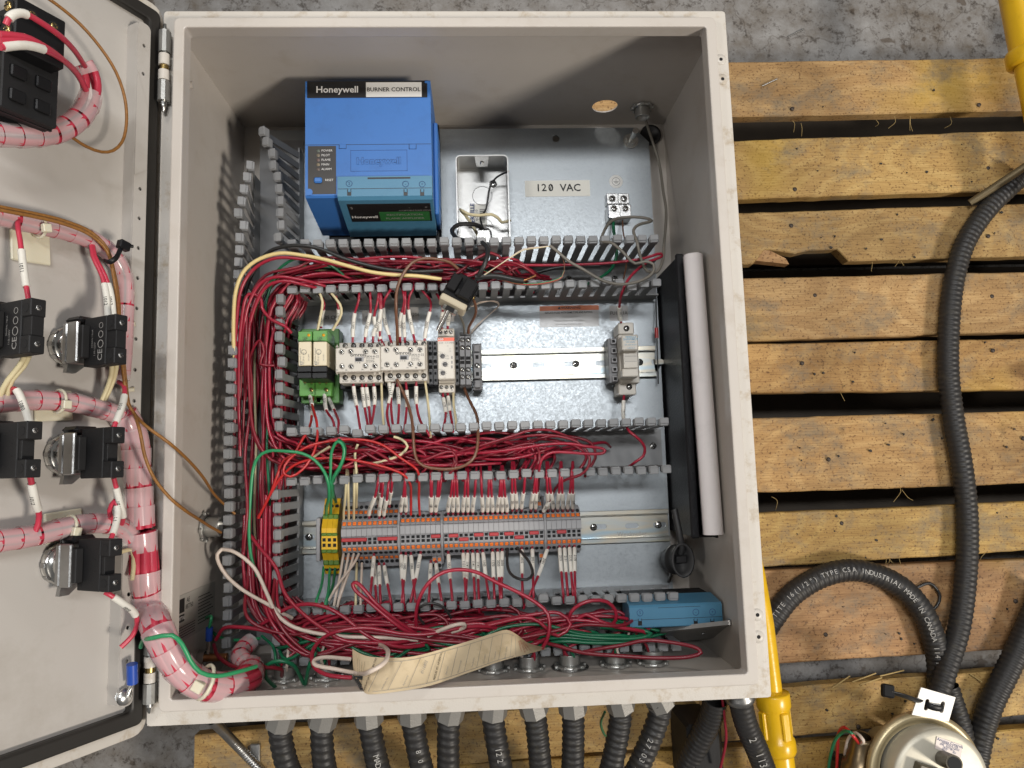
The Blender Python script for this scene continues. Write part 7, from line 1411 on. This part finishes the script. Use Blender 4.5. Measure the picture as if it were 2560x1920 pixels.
wrap(DP([(-60, 1010), (0, 1006), (87, 1000), (174, 1005), (246, 1022), (300, 1040), (318, 1060)], 13), .0072, 'spiral wrap across the door above the green plunger buttons', seed=3)
wrap(DP([(-60, 1362), (0, 1352), (87, 1338), (174, 1317), (250, 1308), (310, 1322), (330, 1345)], 13), .0075, 'spiral wrap across the door above the lowest button', seed=4)
main = DP([(306, 1035), (322, 1062)], 12) + DP([(338, 1110), (342, 1180), (348, 1260), (352, 1320)], 14)
wrap(main, .0108, 'thick spiral wrap running down the door beside the green plunger buttons', nin=7, pitch=.015, seed=5)
main2 = DP([(352, 1330), (356, 1375)], 15) + DP([(360, 1420), (364, 1470), (377, 1522)], 17) + [U(393, 1572, .250), U(416, 1622, .250), U(450, 1672, .244), U(494, 1706, .238), U(540, 1717, .226), U(590, 1712, .208), U(622, 1694, .188), U(628, 1668, .160)]
wrap(main2, .0116, 'thick spiral wrap bending off the door into the lower left of the cabinet', nin=8, pitch=.0155, seed=6, gap=((.05, .10), (.76, .80), (.88, .92)))
wrap([U(628, 1672, .155), U(600, 1640, .135), U(612, 1618, .12), U(632, 1600, .11)], .0085, 'short end of spiral wrap where the harness spreads into the lower tangle', nin=5, seed=8)
wrap(DP([(-60, 330), (0, 336), (87, 338), (152, 325), (206, 285), (228, 230), (220, 186), (205, 160)], 40), .0080, 'spiral wrap curling round the large selector switch', nin=4, seed=7, gap=((.80, .90),))
# brown braided cables
dwire([(80, -30, 34), (140, 10, 34), (200, 60, 34), (252, 120, 34), (290, 180, 34), (312, 245, 34), (316, 310, 34), (305, 355, 34), (282, 377, 34), (255, 380, 34), (215, 366, 36), (175, 340, 40)], WBRN2, 1.2, 'braided brown cable looping wide beside the selector switch', name='cable', cat='cable')
for k in range(2):
    P = DP([(-60, 503 + 8 * k), (0, 517 + 8 * k), (87, 534 + 8 * k), (160, 552 + 8 * k), (230, 582 + 8 * k), (268, 622 + 6 * k), (285 - 3 * k, 680), (296 - 4 * k, 745), (300 - 2 * k, 810), (309 - 4 * k, 900), (316 - 3 * k, 970), (322 - 2 * k, 1010), (333, 1030)], 22 + 3 * k)
    if k == 0: P += [U(365, 1065, .262), U(420, 1105, .255), U(465, 1145, .23), U(505, 1190, .19), U(535, 1235, .14), U(562, 1262, .106), U(588, 1285, .10)]
    else: P += [U(350, 1080, .268), U(362, 1140, .262), U(385, 1195, .255), U(425, 1245, .250), U(460, 1274, .236), U(495, 1297, .20), U(528, 1318, .155), U(552, 1331, .130), U(545, 1329, .120)]
    wire(P, WBRN2, 1.3, 'braided brown cable crossing from the door to the %s' % ('wire duct on the left' if k == 0 else 'nipple in the left wall'), None, name='cable', cat='cable')
# leads with sleeves
dwire([(52, 543, 14), (44, 560, 20), (50, 600, 24), (60, 680, 30), (68, 730, 36), (74, 765, 40)], WPINK, 1.7, 'red lead with white sleeve dropping into the farther pilot light', None, ((.42, .80, '1011'),))
for k in range(2): dwire([(228 + 3 * k, 603, 14), (232 + 5 * k, 640, 20), (255 + 8 * k, 690, 26), (266 + 12 * k, 740, 30), (270 + 13 * k, 790, 34), (273 + 13 * k, 812, 38)], WPINK, 1.7, 'red lead with white sleeve marked 1012 dropping into the pilot light beside the stiffener', 'pair of leads marked 1012', ((.52, .92, '1012'),))
for k in range(2): dwire([(280 + 12 * k, 905, 34), (278 + 10 * k, 935, 26), (272 + 8 * k, 960, 20), (255 + 8 * k, 1000, 14)], WCRM, 1.8, 'cream lead curving down from the pilot light beside the stiffener', 'pair of cream leads near the stiffener')
for k in range(2): dwire([(62 + 10 * k, 890, 36), (48 + 12 * k, 915, 30), (20 + 10 * k, 950, 24), (2 + 16 * k, 985, 18), (0 + 18 * k, 1010, 14)], WCRM, 1.8, 'cream lead spreading down from the farther pilot light', 'pair of cream leads farther from the stiffener')
dwire([(25, 985, 16), (35, 972, 24), (46, 980, 28), (58, 1010, 32), (72, 1050, 38), (75, 1070, 40)], WPINK, 1.8, 'red lead with sleeve marked 1080 dropping into the farther green plunger button', None, ((.28, .92, '1080'),))
dwire([(296, 955, 16), (310, 965, 24), (311, 990, 30), (302, 1025, 36), (288, 1060, 40), (280, 1080, 40)], WPINK, 1.8, 'red lead with sleeve marked 1010 dropping into the green plunger button beside the harness', None, ((.36, .86, '1010'),))
dwire([(75, 1190, 38), (80, 1215, 36), (90, 1260, 30), (98, 1290, 22), (88, 1330, 18), (65, 1352, 14)], WPINK, 2.0, 'red lead with sleeve marked 1012 leaving the farther green plunger button', None, ((.10, .52, '1012'),))
dwire([(284, 1195, 38), (292, 1225, 36), (302, 1265, 32), (308, 1290, 28), (305, 1310, 22)], WPINK, 1.8, 'red lead with sleeve marked 1011 leaving the button beside the harness', None, ((.18, .80, '1011'),))
dwire([(280, 1300, 18), (274, 1275, 26), (286, 1252, 30), (295, 1270, 32), (292, 1300, 34), (284, 1330, 38), (275, 1352, 40)], WPINK, 1.8, 'red lead with sleeve marked L1 curling into the lowest button', None, ((.48, .90, 'L1'),))
dwire([(262, 1480, 38), (275, 1487, 40), (310, 1510, 40), (335, 1530, 36), (343, 1560, 30), (330, 1590, 26), (302, 1618, 22)], WPINK, 1.9, 'short cut red lead with white sleeve below the lowest button', None, ((.10, .55, '1010'),))
dwire([(302, 1380, 16), (330, 1375, 16), (334, 1420, 20), (330, 1450, 22)], WCRM, 1.7, 'cream lead slipping into the thick wrap below the lowest button', None)
for k in range(3): dwire([(0, 118 - k * 16, 90), (60, 112 - k * 10, 90), (110, 124 - 4 * k, 86), (160, 152, 72), (195, 188, 54), (215, 225, 44)], WPINK, 2.1, 'red lead arching over the contacts of the selector switch', 'red leads over the selector switch', ((.02, .30, ''),) if k == 0 else ())
dwire([(15, 62, 92), (25, 42, 94), (55, 32, 94), (100, 55, 92), (150, 90, 86), (185, 125, 72), (212, 165, 50)], WPINK, 1.9, 'red lead with white sleeve bowing over the upper end of the selector switch', None, ((.04, .18, ''),))
# tie mounts and cable ties
for (px, py, px2, py2, lb) in ((45, 600, 100, 640, 'harness above the pilot lights'), (120, 985, 140, 1045, 'harness above the green plunger buttons'), (150, 1285, 160, 1345, 'harness above the lowest button')):
    c = DL((px + px2) / 2, (py + py2) / 2, .0); t = MB().box(-.014, .014, -.011, .011, .0003, .003, NYLON, .0008).build('tie_mount', None, label='yellowed adhesive tie mount under the ' + lb, cat='tie mount', M=DM @ Matrix.Translation(c) @ Matrix.Rotation(.08, 4, 'Z'))
for (px, py, lb) in ((97, 565, 'first'), (147, 1003, 'second'), (172, 1318, 'third')):
    p = DU(px, py, .013); d = (DU(px + 20, py + 2, .013) - p).normalized(); t = thing('cable_tie', 'natural nylon cable tie round the %s wrap across the door' % {'first': 'uppermost', 'second': 'middle', 'third': 'lowest'}[lb], 'cable tie'); b = MB()
    a = d.orthogonal().normalized(); c = d.cross(a); b.tube([p + (a * math.cos(i * math.pi / 10) + c * math.sin(i * math.pi / 10)) * .0082 for i in range(21)], .0011, NYLON, 6, caps=False); b.build('strap', t); MB().box(-.003, .003, -.003, .003, -.002, .002, NYLON, .0005, M=frame(p + DN * .0088 + Vector((0, -.003, 0)), d, DN)).build('head', t)
for k, (px, py) in enumerate(((334, 735), (335, 812), (333, 975))):
    p = DU(px, py, .014); MB().tube([p + Vector((-.008, 0, .004)), p + Vector((-.003, .0003, .001)), p + Vector((.001, .0006, 0))], .0019, NYLON, 8).build('cable_tie', None, label='natural nylon tie end plugged into a hole of the door stiffener', cat='cable tie', group='nylon tie ends on the stiffener')
t = thing('cable_tie', 'black cable tie round the brown cables at the bend of the door harness', 'cable tie'); p = DU(285, 640, .020); b = MB()
b.tube(smooth_path([DU(262, 652, .026), DU(275, 655, .032), DU(290, 645, .034), DU(300, 625, .032), DU(306, 615, .028)], .003), .0021, BLK, 8, flat=.5); b.build('strap', t); MB().box(-.0045, .0045, -.0035, .0035, -.003, .003, BLK, .0008, M=frame(DU(309, 614, .030), (1, -.1, 0), DN)).build('head', t); MB().tube([DU(313, 614, .030), DU(333, 616, .032)], .0014, BLK, 6).build('tail', t)
t = thing('cable_tie', 'natural nylon cable tie round the thick harness at the lower left corner', 'cable tie'); p = U(512, 1705, .236); d = (U(540, 1712, .230) - U(490, 1700, .240)).normalized(); a = d.orthogonal().normalized(); c = d.cross(a); b = MB(); b.tube([p + (a * math.cos(i * math.pi / 12) + c * math.sin(i * math.pi / 12)) * .0124 for i in range(25)], .0015, NYLON, 6, caps=False); b.build('strap', t); MB().box(-.004, .004, -.004, .004, -.0025, .003, NYLON, .0006, M=frame(p + Vector((0, .0005, .0135)), d, (0, 0, 1))).build('head', t)
